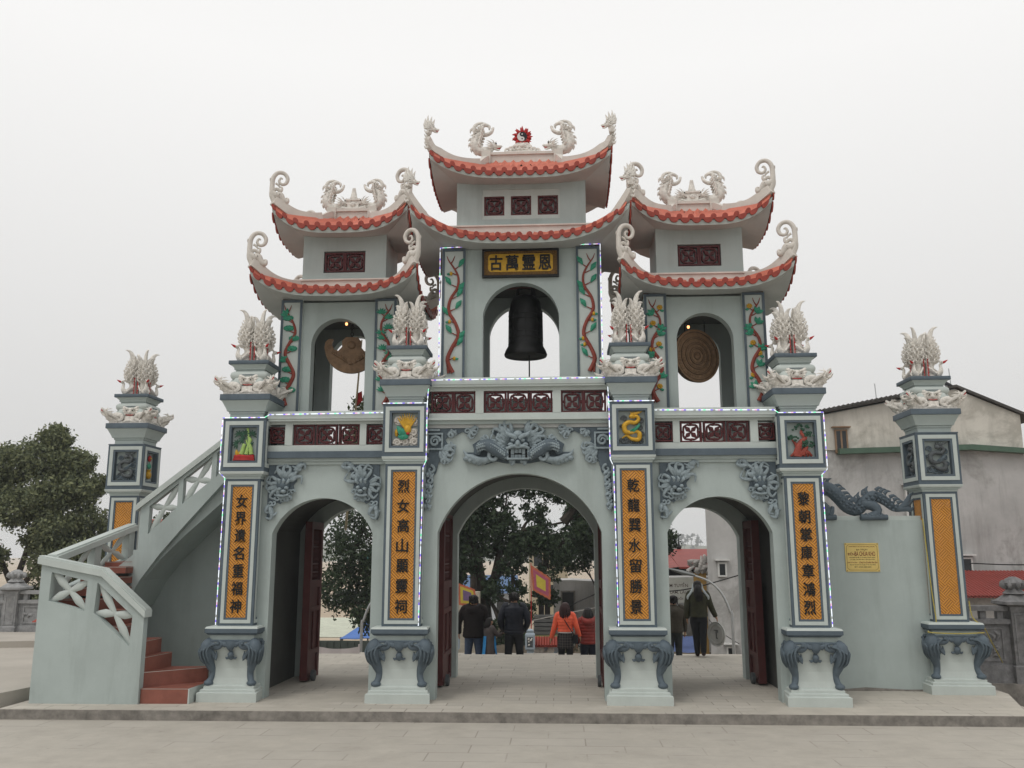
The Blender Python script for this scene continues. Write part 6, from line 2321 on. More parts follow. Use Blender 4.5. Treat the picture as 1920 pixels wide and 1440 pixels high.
gh = thing('low_grey_house', 'low grey plastered house with a dark window right of the banner', 'house', (0, 0, 0))
b = MB(BLDG)
b.prism([(.3, -4.2), (6.5, -4.2), (6.5, 1.15), (4.2, 1.1), (2.4, .95), (1.0, 1.02), (.3, 1.0)], 22, 24.5)
b.build('wall', gh)
b = MB(KERB)
b.box(.58, 1.14, 21.94, 21.999, -.45, .62)
wf = b.build('window', gh)
b = MB(GLASS)
b.box(.64, 1.08, 21.92, 21.945, -.40, .56)
b.build('pane', wf)
for i, (x, z) in enumerate(((-.15, 1.2), (.08, 1.1))):
    b = MB(mat('dark_timber', (.04, .036, .034), .9, .3, 4))
    b.box(x - .10, x + .10, 20.9, 21.2, -4.2, z)
    tag(b.build('timber_post'), ('dark timber post beside the low grey house', 'second dark timber post against the low grey house corner')[i], 'post', 'timber posts', 'thing')

# far buildings glimpsed under the tree
for i, (x0, x1, y, z1, c_, rf, lab) in enumerate(((-8.5, -3.6, 62, -1.2, (.42, .45, .48), (.07, .13, .24), 'pale blue-roofed hall far behind the large dark tree'),
                                             (-2.6, 1.2, 75, 2.6, (.34, .29, .20), (.3, .28, .25), 'cream town house far behind the banner'),
                                             (-22, -14, 90, 1.2, (.5, .5, .47), (.03, .22, .2), 'long low shed with a teal fence behind the sandy yard'),
                                             (-40, -30, 70, 4.0, (.5, .5, .48), (.3, .08, .06), 'white house with a red roof far behind the left trees'))):
    t = thing('town_house', lab, 'house', (0, 0, 0))
    b = MB(mat('town_wall_%d' % i, c_, .85, .12, .5))
    b.box(x0, x1, y, y + 6, -4.2, z1)
    b.build('wall', t)
    b = MB(mat('town_roof_%d' % i, rf, .7, .15, .6))
    b.prism([(y - .6, z1 - .1), (y + 3, z1 + 1.3), (y + 6.6, z1 - .1)], x0 - .4, x1 + .4, plane='yz')
    b.build('roof', t)
    n_ = int((x1 - x0) / 1.6)
    for k in range(n_):
        for zf in range(int((z1 + 4.2) / 3)):
            w_ = MB(GLASS)
            w_.box(x0 + .5 + 1.6 * k, x0 + 1.3 + 1.6 * k, y - .03, y + .05, z1 - 1.9 - 3 * zf, z1 - .7 - 3 * zf)
            w_.build('window', t)

# things in the yard below the left arch
van = thing('white_van', 'white minivan parked in the sandy yard behind the left arch', 'van', (-24.3, 92, -4.2))
b = MB(mat('van_white_paint', (.6, .6, .58), .3, .03, 2))
b.prism([(-2.3, .35), (2.2, .35), (2.3, .9), (2.1, 1.7), (1.9, 1.95), (-1.1, 1.95), (-1.75, 1.15), (-2.3, 1.0)], -.85, .85)
b.build('body', van)
b = MB(GLASS)
b.prism([(-1.55, 1.15), (-1.05, 1.8), (1.8, 1.8), (1.9, 1.15)], -.87, .87)
b.build('window', van)
for x in (-1.4, 1.45):
    b = MB(BLACK)
    b.T = Matrix.Translation((x, -.8, .35)) @ Matrix.Rotation(PI / 2, 4, 'X')
    b.lathe(0, 0, [(.1, -.1), (.36, -.1), (.36, .12), (.0, .12)], 16)
    b.use(STEEL)
    b.lathe(0, 0, [(.2, .115), (.19, .13), (.0, .135)], 14)
    b.T = None
    b.build('wheel', van)


def canopy(label, x0, x1, y0, y1, z, c_, seed):
    t = thing('market_canopy', label, 'canopy', (0, 0, 0))
    m = mat(label[:20].replace(' ', '_'), c_, .7, .12, 3)
    b = MB(m)
    rows = []
    rnd = random.Random(seed)
    for j in range(7):
        row = []
        for i in range(11):
            u, v = i / 10, j / 6
            row.append((x0 + (x1 - x0) * u, y0 + (y1 - y0) * v, z + .35 * v + .08 * math.sin(u * 7 + seed) * math.sin(v * PI) + rnd.uniform(-.02, .02)))
        rows.append(row)
    b.loft(rows, closed=False, caps=False)
    b.loft([[(p[0], p[1], p[2] - .02) for p in r] for r in reversed(rows)], closed=False, caps=False)
    b.build('sheet', t)
    b = MB(KERB)
    for x in (x0 + .1, x1 - .1):
        for y in (y0 + .1, y1 - .1):
            b.tube([(x, y, -4.2), (x, y, z + (.3 if y > y0 + .5 else -.02))], .04, 6)
    b.build('poles', t)


canopy('pale green-white market canopy behind the left arch', -14.5, -8.4, 24, 30, -1.35, (.50, .52, .42), 2)
canopy('blue tarpaulin canopy behind the left arch', -8.3, -6.6, 23, 28, -1.30, (.06, .16, .46), 4)
canopy('blue tarpaulin over the stalls behind the right arch', 3.3, 5.2, 15.5, 19, -1.15, (.10, .15, .34), 6)
canopy('pale sacking spread over the stalls behind the right arch', 3.4, 5.0, 19.2, 23, -.75, (.34, .30, .22), 7)
b = MB(mat('dark_green_sheet_fence', (.075, .09, .08), .8, .2, 1.5))
b.box(-9.5, -4.6, 13.0, 13.08, -4.1, -.42)
for i in range(24):
    b.box(-9.45 + .2 * i, -9.38 + .2 * i, 12.97, 13.0001, -4.1, -.44)
tag(b.build('sheet_fence'), 'dark green sheet fence below the left arch', 'fence', None, 'thing')
b = MB(mat('pinkish_cloth', (.52, .47, .47), .8, .06, 3))
rows = []
for j in range(5):
    rows.append([(-4.75 + .085 * i, 6.7 + .02 * math.sin(i * 1.3), -.35 + .105 * j * (1 - .12 * math.sin(PI * i / 11)) + .0) for i in range(12)])
b.loft(rows, closed=False, caps=False)
b.loft([[(p[0], p[1] + .012, p[2]) for p in r] for r in reversed(rows)], closed=False, caps=False)
b.tube([(-3.82, 6.72, -1.2), (-3.82, 6.72, .12)], .02, 6)
b.tube([(-4.77, 6.72, -1.2), (-4.77, 6.72, .12)], .02, 6)
tag(b.build('cloth_screen'), 'pinkish-white cloth stretched between stakes at the step edge behind the left arch', 'cloth', None, 'thing')

# curved street lamps
for lab, sx, x, y, zt in (('curved steel street lamp bending towards the middle behind the left arch', 1, -4.62, 10.5, 1.22), ('curved steel street lamp bending over the walking woman behind the right arch', -1, 4.72, 9.0, 1.55)):
    t = thing('street_lamp', lab, 'street lamp', (x, y, -4.1), 0, 'curved street lamps')
    b = MB(STEEL)
    h = zt + 4.1
    b.tube([(0, 0, 0), (0, 0, h - 1.3), (sx * .04, 0, h - .9), (sx * .22, 0, h - .45), (sx * .52, 0, h - .15), (sx * .92, 0, h)], [.05, .038, .033, .028, .025, .022], 8, 1, (0, 1, 0), 4)
    b.build('pole', t)
    b = MB(mat('lamp_head_grey', (.18, .19, .19), .5))
    b.tube([(sx * .85, 0, h - .01), (sx * 1.15, 0, h + .06), (sx * 1.5, 0, h + .16)], [.03, .05, .012], 8, 1.4, (0, 1, 0), 3)
    b.build('lamp_head', t)

# small blue-grey shrine gate posts and a tiled roof below the steps
SHR = mat('pale_blue_shrine_paint', (.34, .40, .45), .6, .1, 6)
for i, x in enumerate((-.16, -2.02)):
    t = thing('shrine_post', ('pale blue shrine post right of the man in the navy jacket', 'pale blue shrine post left of the man in the black coat')[i], 'post', (x, 9.3, -4.0), 0, 'pale blue shrine posts')
    b = MB(SHR)
    b.box(-.08, .08, -.08, .08, 0, 3.77)
    b.stack(0, 0, [(.11, 3.75), (.12, 3.78), (.12, 4.10), (.11, 4.13), (.08, 4.15), (.09, 4.21), (.04, 4.24)])
    b.build('post', t)
    b = MB(GREYC)
    b.box(-.07, .07, -.125, -.1195, 3.82, 4.06)
    b.use(STUCCO)
    for k in range(9):
        rr_ = random.Random(k)
        b.ball((rr_.uniform(-.05, .05), -.125, rr_.uniform(3.85, 4.03)), (.02, .01, .02), 6, 4)
    b.build('carved_panel', t)
t = thing('shrine_wall', 'little tiled wall of the shrine below the steps by the women', 'wall', (0, 9.6, -4.0))
b = MB(SHR)
b.box(-.1, .62, -.06, .06, 0, 3.80)
b.build('wall', t)
b = MB(STUCCO)
for k in range(16):
    rr_ = random.Random(k + 50)
    b.ball((rr_.uniform(-.05, .58), -.07, rr_.uniform(3.4, 3.75)), (.10, .03, .09), 7, 4)
b.build('carving', t)
b = MB(TILED)
for k in range(11):
    b.tube([(-.10 + .064 * k, -.28, 3.84), (-.10 + .064 * k, 0, 4.02)], .03, 6)
b.prism([(-.28, 3.81), (0, 3.99), (.28, 3.81)], -.14, .62, plane='yz')
b.build('tiled_roof', t)
t = thing('stone_gatehouse', 'cream stone wall glimpsed left of the man in the black coat', 'wall', (-2.75, 12.5, -4.1))
b = MB(mat('cream_stone_blocks', (.40, .36, .29), .9, .25, 5, .5, 15))
for k in range(15):
    b.box(-.9 + .012 * (k % 3), 1.05 - .012 * (k % 2), -.2, .2, .34 * k, .34 * k + .333)
b.build('wall', t)
t = thing('altar_table', 'yellow-green altar platform below the banner', 'platform', (.02, 14.0, -4.1))
b = MB(mat('altar_yellow_green', (.17, .155, .06), .7, .2, 4))
b.box(-.30, .40, -.4, .4, 0, 3.70)
b.box(-.36, .46, -.46, .46, 3.62, 3.78)
b.use(mat('altar_grey_stone', (.10, .10, .095), .8, .2, 5))
for k in range(5):
    b.box(-.24, .40, -.2 + .12 * k, .6, 3.80 + .11 * k, 3.88 + .11 * k)
b.build('platform', t)
sl = MB(mat('brown_rubble_slope', (.12, .10, .075), .95, .4, 3, .8, 8))
rows = []
rs = np.random.RandomState(4)
for j in range(10):
    rows.append([(-4 + .5 * i, 10.5 + .55 * j, -4.1 + .36 * j + rs.uniform(-.15, .15)) for i in range(24)])
sl.loft(rows, closed=False, caps=False)
tag(sl.build('slope'), kind='structure')
for i in range(7):
    t = thing('dry_bush', 'dry brown bush on the slope below the steps', 'bush', (-.4 + .62 * i + (i % 2) * .2, 12.3 + (i % 3) * .9, -1.9 + (i % 3) * .5), 0, 'dry bushes on the slope')
    b = MB(mat('dry_twigs', (.16, .12, .08), .9, .3, 10))
    rr_ = random.Random(i)
    for k in range(26):
        a, l_ = rr_.uniform(0, 2 * PI), rr_.uniform(.4, 1.0)
        b.tube([(0, 0, -.3), (.3 * l_ * math.cos(a), .2 * math.sin(a), .45 * l_), (.75 * l_ * math.cos(a), .4 * math.sin(a), (.55 + .3 * rr_.random()) * l_)], [.016, .011, .003], 4, 1, (0, 1, 0), 3)
    b.build('twigs', t)
    leaves_mesh('leaves', [(0, 0, .3)], [.55], 160, .09, LG_MID, 90 + i, 8, .8, t)


# banners
def banner(label, loc, rz, quad, cols, lean):
    t = thing('festival_banner', label, 'flag', loc, rz, 'square festival banners')
    b = MB(REDP)
    b.tube([(0, 0, -4.0), (lean * .5, 0, -1.6), (lean, 0, quad[0][1] + .06)], [.018, .014, .01], 6)
    b.build('pole', t)
    cx, cz = sum(p[0] for p in quad) / 4, sum(p[1] for p in quad) / 4
    prev = 0
    b = MB()
    for s_, m, y in cols:
        b.use(m)
        P = []
        for i in range(4):
            a, c_ = quad[i], quad[(i + 1) % 4]
            for k in range(9):
                u = k / 9
                x, z = a[0] + (c_[0] - a[0]) * u, a[1] + (c_[1] - a[1]) * u
                jag = .06 if (s_ == 1 and k % 2 and i != 3) else 0
                x, z = cx + (x - cx) * (s_ + jag), cz + (z - cz) * (s_ + jag)
                P.append((x, z))
        b.prism(P, -y, y)
    b.build('cloth', t)


OR = mat('orange_red_cloth', (.46, .13, .07), .8, .2, 14)
MG = mat('magenta_cloth', (.36, .09, .15), .8, .15, 14)
YC = mat('yellow_cloth', (.52, .42, .06), .8, .1, 10)
PC = mat('purple_cloth', (.16, .10, .20), .8, .15, 10)
banner('square banner of orange, magenta and yellow cloth flying above the navy-jacketed man', (-.16, 10.2, .4), R(-6), [(.0, 1.36), (.50, 1.04), (.50, .50), (.04, .74)], [(1, OR, .004), (.80, MG, .008), (.50, YC, .012)], .0)
banner('orange-bordered banner with a purple middle hanging left of the black-coated man', (-2.05, 10.2, .1), R(8), [(.0, 1.2), (.42, 1.05), (.52, .62), (.02, .66)], [(1, OR, .004), (.78, YC, .008), (.5, PC, .012)], .0)

# cables
for lab, pts in (('black cable crossing the right arch from left to right', [(3.3, 12, 1.02), (4.1, 11.6, 1.12), (5.4, 11.2, 1.50)]),
                 ('thin black cable drooping at the foot of the grey building', [(4.7, 12.4, .25), (4.95, 12, -.05), (5.35, 11.6, -.32)]),
                 ('black cable at the right edge in front of the grey building', [(12.0, 12.6, 1.78), (13.2, 12.4, 1.74), (15, 12.2, 1.80)]),
                 ('black cable running behind the two women', [(.35, 15, .12), (1.0, 14.5, .55), (2.2, 14, 1.1)]),
                 ('pale cable looping above the slope behind the women', [(-.5, 13, .1), (.4, 13.2, .28), (1.6, 13.4, .5)])):
    b = MB(WIRE if 'black' in lab else CONC)
    b.tube(pts, .018 if 'thin' not in lab else .01, 6, 1, (0, 0, 1), 6)
    tag(b.build('cable'), lab, 'cable', 'overhead cables', 'thing')


# ---------------------------------------------------------------- people
def skin_mesh(name, nodes, edges, m, parent, sub=2):
    """grow one continuous body surface round a skeleton of (x, y, z, radius) joints"""
    me = bpy.data.meshes.new(name)
    me.from_pydata([n[:3] for n in nodes], edges, [])
    o = bpy.data.objects.new(name, me)
    col.objects.link(o)
    o.modifiers.new('skin', 'SKIN')
    for i, n in enumerate(nodes):
        sv = me.skin_vertices[0].data[i]
        r = n[3]
        sv.radius = r if isinstance(r, tuple) else (r, r)
        sv.use_root = i == 0
    if sub:
        md = o.modifiers.new('sub', 'SUBSURF')
        md.levels = md.render_levels = sub
    dg = bpy.context.evaluated_depsgraph_get()
    nm = bpy.data.meshes.new_from_object(o.evaluated_get(dg))
    bpy.data.objects.remove(o)
    nm.name = name
    nm.materials.clear()
    nm.materials.append(m)
    nm.polygons.foreach_set('use_smooth', [True] * len(nm.polygons))
    o = bpy.data.objects.new(name, nm)
    col.objects.link(o)
    o.parent = parent
    return o


def person(label, loc, H, rz, arms, legs, jacket, lower, hair, hood=None, girth=1.0, extras=None, female=False):
    t = thing('person', label, 'person', loc, rz)
    S = lambda p: tuple(c * H for c in p)
    N, Ed = [], []

    def nd(p, r, par=None):
        N.append((p[0] * H, p[1] * H, p[2] * H, r * H))
        if par is not None:
            Ed.append((par, len(N) - 1))
        return len(N) - 1
    pel = nd((0, 0, .53), .075)
    sp_ = nd((0, -.005, .63), .07, pel)
    ch = nd((0, -.005, .75), .078, sp_)
    nk = nd((0, 0, .845), .034, ch)
    hd = nd((0, .012, .885), .042, nk)
    h2 = nd((0, .008, .935), .052, hd)
    nd((0, 0, .972), .03, h2)
    nd((0, .066, .915), .012, h2)                     # nose
    for sg in (-1, 1):
        nd((sg * .056, 0, .918), .012, h2)            # ears
    for sg, (el, wr) in ((-1, arms[0]), (1, arms[1])):
        sh = nd((sg * .090, 0, .79), .030, ch)
        e_ = nd((sg * el[0], el[1], el[2]), .027, sh)
        w_ = nd((sg * wr[0], wr[1], wr[2]), .017, e_)
        d = Vector((sg * (wr[0] - el[0]), wr[1] - el[1], wr[2] - el[2])).normalized()
        side = Vector((0, 1, 0)) - d * d.y
        if side.length < .2:
            side = Vector((0, 0, 1)) - d * d.z
        side.normalize()
        inn = Vector((-sg, 0, 0)) - d * (-sg * d.x)
        W = Vector((sg * wr[0], wr[1], wr[2]))
        pm = nd(W + d * .03, .019, w_)
        for k, L in enumerate((.030, .036, .034, .026)):
            off = side * (.0165 - .011 * k)
            f0 = nd(W + d * .052 + off, .0062, pm)
            f1 = nd(W + d * (.052 + L * .55) + off * 1.1 + inn * .004, .0056, f0)
            nd(W + d * (.052 + L) + off * 1.1 + inn * .013, .0046, f1)
        th0 = nd(W + d * .02 + side * .022, .0075, pm)
        nd(W + d * .045 + side * .032 + inn * .006, .0056, th0)
    for sg, (kn, an) in ((-1, legs[0]), (1, legs[1])):
        hp = nd((sg * .052, 0, .50), .062, pel)
        k_ = nd((sg * kn[0], kn[1], kn[2]), .037, hp)
        a_ = nd((sg * an[0], an[1], an[2]), .023, k_)
        nd((sg * (an[0] + .01), an[1] + .075, max(an[2] - .022, .014)), .020, a_)
    skin_mesh('body', N, Ed, SKIN, t)

    def ring(z, a, b, y0=0, n=14):
        return [(a * H * math.cos(2 * PI * i / n), (y0 + b * math.sin(2 * PI * i / n)) * H, z * H) for i in range(n)]
    # jacket
    jm, hem, puff = jacket
    jb = MB(jm)
    prof = [(hem, .102, .082), (hem + .02, .112, .09), (.60, .102, .082), (.66, .104, .084), (.72, .115, .09), (.77, .122, .088), (.805, .118, .078), (.828, .085, .062), (.848, .052, .048), (.865, .046, .044)]
    prof = [p for p in prof if p[0] >= hem]
    rows = []
    n_ = 26
    for i in range(n_ + 1):
        z = hem + (.865 - hem) * i / n_
        for p, q in zip(prof, prof[1:]):
            if p[0] <= z <= q[0] + 1e-6:
                u = (z - p[0]) / (q[0] - p[0] + 1e-9)
                break
        a, b_ = p[1] + (q[1] - p[1]) * u, p[2] + (q[2] - p[2]) * u
        m_ = 1 + puff * (abs(math.sin((z - hem) * PI / .042)) - .6)
        g_ = girth if z < .80 else 1 + (girth - 1) * max(0, (.865 - z) / .065)
        rows.append(ring(z, a * g_ * m_, b_ * g_ * m_, -.004))
    jb.loft(rows)
    for sg, (el, wr) in ((-1, arms[0]), (1, arms[1])):
        P = [Vector((sg * .075, 0, .815)), Vector((sg * .108 * (1 + (girth - 1) * .6), 0, .80)), Vector((sg * el[0], el[1], el[2])), Vector((sg * wr[0], wr[1], wr[2]))]
        P = spline([p * H for p in P], 9)
        k = len(P)
        rad = [(.052 - .022 * (i / (k - 1))) * H * (1 + (girth - 1) * .5) * (1 + puff * (abs(math.sin(i * 1.25)) - .5)) for i in range(k)]
        jb.tube(P, rad, 10, 1, (0, 1, 0))
    jo = jb.build('jacket', t)
    if hood:
        hb_ = MB(jm)
        for i in range(2):
            hb_.tube([S((-.062, .02, .86)), S((-.07, -.03, .845)), S((-.035, -.075 - .012 * i, .815 - .012 * i)), S((.035, -.075 - .012 * i, .815 - .012 * i)), S((.07, -.03, .845)), S((.062, .02, .86))], [.028 * H, .036 * H, .042 * H, .042 * H, .036 * H, .028 * H], 9, 1, (0, 0, 1), 4)
        hb_.ball(S((0, -.05, .80)), S((.075, .045, .055)), 12, 8)
        hb_.build('hood', jo)
    # lower garment
    lm, kind = lower
    lb = MB(lm)
    if kind == 'skirt':
        lb.loft([ring(z, a, b_, 0, 18) for z, a, b_ in ((.365, .118, .098), (.42, .114, .095), (.50, .108, .09), (.56, .098, .082), (.61, .088, .074))])
        lo = lb.build('skirt', t)
        lb = MB(mat('black_leggings', (.012, .012, .013), .8))
    else:
        lb.loft([ring(z, a, b_) for z, a, b_ in ((.455, .085, .07), (.49, .098, .082), (.53, .096, .08), (.58, .088, .074))])
    for sg, (kn, an) in ((-1, legs[0]), (1, legs[1])):
        lb.tube([S((sg * .05, 0, .53)), S((sg * .054, 0, .45)), S((sg * kn[0], kn[1], kn[2])), S((sg * an[0], an[1], an[2] - .005))], [.058 * H, .064 * H, .048 * H, .036 * H] if kind != 'skirt' else [.062 * H, .06 * H, .046 * H, .032 * H], 10, 1, (0, 1, 0), 5)
    lb.build('trousers' if kind != 'skirt' else 'leggings', t)
    sb = MB(mat('dark_shoes', (.03, .014, .014), .5))
    for sg, (kn, an) in ((-1, legs[0]), (1, legs[1])):
        z = an[2] - .02
        sb.T = None
        sb.tube([S((sg * an[0], an[1] - .03, z)), S((sg * an[0], an[1] + .02, z + .004)), S((sg * (an[0] + .012), an[1] + .09, z - .006))], [.026 * H, .03 * H, .020 * H], 8, .8, (0, 0, 1), 3)
    sb.build('shoes', t)
    # hair
    hm, style = hair
    hb_ = MB(hm)
    hb_.loft([[(r * H * math.cos(2 * PI * i / 14) * .93, (y + r * math.sin(2 * PI * i / 14)) * H, (z + (.018 if math.sin(2 * PI * i / 14) > .3 else -.004) * (z < .95)) * H) for i in range(14)]
              for r, y, z in ((.050, -.006, .893), (.059, -.006, .915), (.061, -.004, .945), (.054, -.002, .972), (.035, 0, .988), (.008, 0, .994))])
    rr_ = random.Random(int(H * 100))
    if style in ('long', 'bob'):
        zb = .80 if style == 'long' else .835
        hb_.loft([[(a * H * math.cos(2 * PI * i / 12) * (1 + .05 * math.sin(5 * i)), (y + b_ * math.sin(2 * PI * i / 12)) * H, z * H) for i in range(12)]
                  for z, a, b_, y in ((zb, .072 if style == 'long' else .066, .03, -.045), (zb + .04, .076, .04, -.036), (.905, .066, .045, -.025), (.95, .058, .045, -.016))])
        for k in range(34):
            a = PI + PI * rr_.random()
            x, y = .062 * math.cos(a), -.02 + .05 * math.sin(a)
            hb_.tube([S((x * .8, y * .8, .95)), S((x * 1.12, y * 1.12 - .005, .89)), S((x * 1.25 + rr_.uniform(-.01, .01), y * 1.2 - .012, zb + rr_.uniform(-.03, .01)))], [.012 * H, .012 * H, .004 * H], 5, 1, (0, 1, 0), 3)
    elif style == 'ponytail':
        hb_.tube([S((0, -.05, .935)), S((0, -.085, .90)), S((0, -.095, .84)), S((.01, -.095, .77)), S((.0, -.09, .71))], [.03 * H, .045 * H, .062 * H, .058 * H, .012 * H], 9, .55, (0, 1, 0), 4)
        for k in range(16):
            x = rr_.uniform(-.045, .045)
            hb_.tube([S((x * .6, -.08, .90)), S((x, -.118, .82)), S((x * 1.1, -.112, .72 + rr_.uniform(-.02, .04)))], [.012 * H, .014 * H, .003 * H], 5, 1, (0, 1, 0), 3)
    else:
        for k in range(40):
            a, z = rr_.uniform(PI * .95, PI * 2.05), rr_.uniform(.90, .97)
            q = .060
            hb_.tube([S((q * math.cos(a) * .9, q * math.sin(a), z + .012)), S((q * 1.06 * math.cos(a) * .9, q * 1.06 * math.sin(a), z - .01)), S((q * .98 * math.cos(a) * .9, q * math.sin(a) * .98, z - .03))], [.008 * H, .008 * H, .003 * H], 4, 1, (0, 0, 1), 2)
    hb_.build('hair', t)
    ey = MB(BLACK)
    for sg in (-1, 1):
        ey.ball(S((sg * .02, .057, .93)), .0055 * H, 6, 4)
    ey.use(REDP)
    ey.tube([S((-.016, .055, .892)), S((0, .059, .891)), S((.016, .055, .892))], .003 * H, 5)
    ey.build('face_features', t)
    return t


HANG = ((.145, -.005, .645), (.155, .03, .505))
STAND = (((.058, .01, .28), (.062, 0, .045)), ((.058, .01, .28), (.062, 0, .045)))
BLKJ = mat('black_brown_coat_fabric', (.010, .007, .007), .8, .25, 12, .3, 40, spec=.15)
NAVY = mat('navy_puffer_fabric', (.007, .009, .017), .5, .2, 12, .3, 40, spec=.25)
ORNG = mat('orange_puffer_fabric', (.80, .12, .055), .5, .15, 12, .3, 40)
RUSTJ = mat('rust_red_puffer_fabric', (.22, .025, .018), .5, .2, 12, .3, 40)
OLIV = mat('olive_jacket_fabric', (.035, .035, .018), .8, .25, 12, .3, 40)
BRWN = mat('brown_jacket_fabric', (.05, .042, .03), .8, .25, 10, .3, 40)
JEAN = mat('blue_denim', (.045, .065, .11), .85, .25, 20, .3, 80)
BLKT = mat('black_trouser_cloth', (.009, .010, .013), .8, .2, 10)
GREYD = mat('grey_brown_child_coat', (.075, .062, .06), .8, .2, 12)
BLUER = mat('bright_blue_raincoat', (.03, .24, .55), .4, .15, 8)


def plaid():
    m = mat('plaid_skirt_wool', (.014, .014, .016), .85, .2, 30)
    n, l = m.node_tree.nodes, m.node_tree.links
    b_ = n['Principled BSDF']
    tc = n.new('ShaderNodeTexCoord')
    br = n.new('ShaderNodeTexBrick')
    br.offset = 0
    br.inputs['Scale'].default_value = 1
    br.inputs['Brick Width'].default_value = .055
    br.inputs['Row Height'].default_value = .055
    br.inputs['Mortar Size'].default_value = .003
    br.inputs['Color1'].default_value = (.012, .012, .014, 1)
    br.inputs['Color2'].default_value = (.02, .019, .02, 1)
    br.inputs['Mortar'].default_value = (.12, .10, .09, 1)
    mp = n.new('ShaderNodeMapping')
    mp.inputs['Rotation'].default_value = (PI / 2, 0, 0)
    l.new(tc.outputs['Object'], mp.inputs['Vector'])
    l.new(mp.outputs[0], br.inputs['Vector'])
    l.new(br.outputs[0], b_.inputs['Base Color'])
    return m


PLAID = plaid()
person('man in a bulky black hooded coat and blue jeans seen from behind', (-1.31, 6.80, -.51), 1.70, R(-3), (((.19, -.01, .645), (.20, .05, .51)), ((.185, 0, .64), (.185, .05, .50))), (((.07, .01, .28), (.085, 0, .045)), ((.07, .01, .28), (.085, 0, .045))),
       (BLKJ, .455, .05), (JEAN, 'trousers'), (HAIRB, 'short'), True, 1.28)
person('man in a quilted navy puffer jacket with his hands in his pockets', (-.42, 6.80, -.51), 1.76, R(4), (((.168, -.03, .64), (.125, .09, .52)), ((.168, -.03, .64), (.125, .09, .52))), (((.07, .01, .28), (.085, 0, .045)), ((.07, .01, .28), (.085, 0, .045))),
       (NAVY, .485, .10), (BLKT, 'trousers'), (HAIRB, 'short'), None, 1.14)
ow = person('woman in a bright orange puffer jacket and dark plaid skirt', (.70, 6.80, -.51), 1.54, R(-4), (((.155, -.01, .645), (.20, .02, .50)), ((.16, -.01, .65), (.195, .04, .53))), STAND,
            (ORNG, .585, .10), (PLAID, 'skirt'), (HAIRR, 'long'), None, 1.04)
b = MB(WHITEM)
b.loft([[(.108 * 1.54 * math.cos(2 * PI * i / 18), .09 * 1.54 * math.sin(2 * PI * i / 18), z) for i in range(18)] for z in (.575 * 1.54, .588 * 1.54)])
b.build('shirt_hem', ow)
hbg = thing('shoulder_bag', 'small black shoulder bag on a long strap across the orange jacket', 'bag', (.70, 6.80, -.51), R(-4))
b = MB(BLKT)
b.box(.16, .28, -.06, .06, .66, .84, .01)
b.build('bag_body', hbg)
b = MB(BLKT)
b.tube([(-.10, .05, 1.29), (-.085, -.06, 1.285), (.02, -.155, 1.12), (.13, -.15, .95), (.20, -.06, .84)], [.010, .010], 6, 1, (0, 1, 0), 4)
b.build('strap', hbg)
person('woman with dark bobbed hair in a rust-red hooded puffer jacket and jeans', (1.205, 7.12, -.68), 1.58, R(3), (HANG, HANG), STAND, (RUSTJ, .50, .09), (mat('dark_jeans', (.012, .016, .028), .85), 'trousers'), (HAIRB, 'bob'), True, 1.08)
kid = person('child in a grey coat and open bright blue raincoat between the two men', (-.95, 6.70, -.51), 1.22, R(-55), (((.13, .09, .70), (.08, .20, .70)), ((.13, .09, .70), (.08, .21, .71))), STAND, (GREYD, .36, .02), (GREYD, 'trousers'), (HAIRB, 'bob'), None, 1.1)
b = MB(BLUER)
for s_ in (-1, 1):
    rows = []
    for j in range(8):
        z = .22 + .60 * j / 7
        rows.append([((.135 + .015 * math.sin(k * 2.1 + j)) * 1.25 * math.sin(R(35 + s_ * 75 + k * 9)) * (1.15 - .05 * j), -(.125) * 1.25 * math.cos(R(35 + s_ * 75 + k * 9)) * (1.15 - .05 * j), z) for k in range(8)])
    b.loft(rows, closed=False, caps=False)
    b.loft([[(p[0] * .97, p[1] * .97, p[2]) for p in r] for r in reversed(rows)], closed=False, caps=False)
b.build('raincoat', kid)
tw = thing('flower_sprig', 'pale dry flower sprig held in front of the child', 'flowers', (-.80, 6.86, .36))
b = MB(mat('pale_twigs', (.40, .36, .30), .8, .2, 10))
for k in range(12):
    rr_ = random.Random(k)
    b.tube([(-.02, .0, -.04), (.06 + rr_.uniform(-.04, .04), 0, .06), (.10 + rr_.uniform(-.1, .1), rr_.uniform(-.05, .05), .16 + rr_.uniform(-.06, .05))], [.006, .005, .003], 4, 1, (0, 1, 0), 2)
    b.ball((.10 + rr_.uniform(-.1, .1), rr_.uniform(-.05, .05), .16 + rr_.uniform(-.06, .05)), .012, 5, 4)
b.build('twigs', tw)
gwm = person('woman in an olive jacket with a long ponytail walking beyond the right arch', (3.44, 5.78, 0), 1.53, R(-6), (((.15, -.02, .645), (.15, .03, .50)), ((.165, -.01, .655), (.225, .05, .525))),
             (((.04, .02, .28), (.03, .04, .045)), ((.05, -.02, .28), (.045, -.06, .06))), (OLIV, .515, .02), (BLKT, 'trousers'), (HAIRB, 'ponytail'), None, 1.12)
b = MB(mat('white_cloth_strap', (.55, .60, .62), .7))
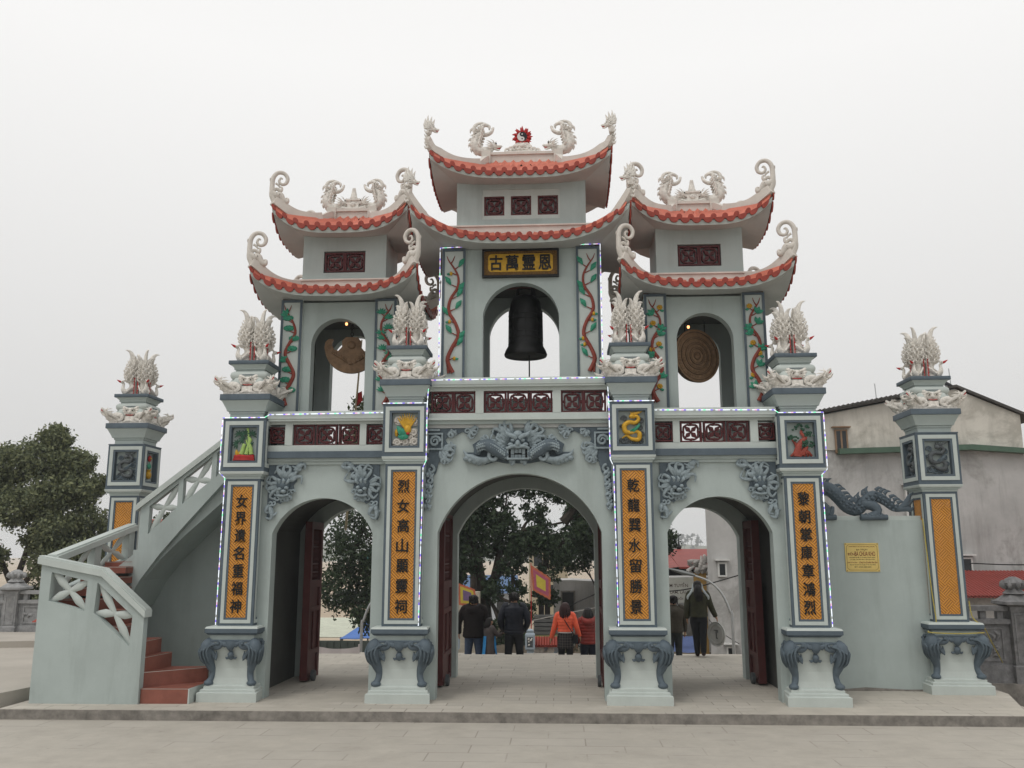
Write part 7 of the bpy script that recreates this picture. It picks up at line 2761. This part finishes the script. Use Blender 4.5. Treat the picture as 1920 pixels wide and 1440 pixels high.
for sg in (-1, 1):
    b.tube([(sg * .088, .02, 1.455), (sg * .10, -.02, 1.36), (sg * .15, -.085, 1.27), (sg * .205, -.09, 1.20), (sg * .21, -.075, 1.14)], [.012, .02, .022, .026, .012], 7, .5, (0, 1, 0), 4)
b.build('head_cloth', gwm)
tr_ = thing('round_tray', 'round pale tray carried in the right hand of the woman in the olive jacket', 'tray', (3.80, 5.86, .44), R(-52))
b = MB(mat('pale_metal_tray', (.45, .45, .43), .45, .1, 8, metal=.2))
b.loft([[(r * math.cos(2 * PI * j / 32), y, r * math.sin(2 * PI * j / 32) * 1.05) for j in range(32)] for r, y in ((.002, 0), (.16, 0), (.172, -.02), (.19, -.02), (.20, 0), (.235, -.015), (.24, .0), (.235, .02), (.002, .02))], smooth=False)
b.build('dish', tr_)
b = MB(mat('tray_mark_grey', (.14, .14, .14), .6))
b.bar((-.06, .075), (.05, .075), .02, -.012, -.0001)
b.bar((.04, .075), (.04, .03), .02, -.0122, -.0001)
b.bar((0, .07), (0, -.09), .018, -.0124, -.0001)
b.bar((0, -.06), (.035, -.09), .016, -.0126, -.0001)
b.build('mark', tr_)
person('man in a brown jacket half hidden at the left edge of the right arch', (3.02, 6.5, -.34), 1.54, R(6), (HANG, HANG), STAND, (BRWN, .49, .02), (mat('grey_green_trousers', (.03, .034, .034), .85), 'trousers'), (HAIRB, 'short'), None, 1.2)


# ---------------------------------------------------------------- misty air
hz = MB()
hz.box(-420, 420, -40, 820, -5.3, 27)
ho = hz.build('haze', None, (0, 0, 0), 0, False)
hm = bpy.data.materials.new('misty_air')
hm.use_nodes = True
for n_ in list(hm.node_tree.nodes):
    if n_.type == 'BSDF_PRINCIPLED':
        hm.node_tree.nodes.remove(n_)
pv = hm.node_tree.nodes.new('ShaderNodeVolumePrincipled')
pv.inputs['Color'].default_value = (.87, .935, 1.0, 1)
pv.inputs['Density'].default_value = .0007
hm.node_tree.links.new(pv.outputs[0], hm.node_tree.nodes['Material Output'].inputs['Volume'])
ho.data.materials.append(hm)
tag(ho, kind='stuff')
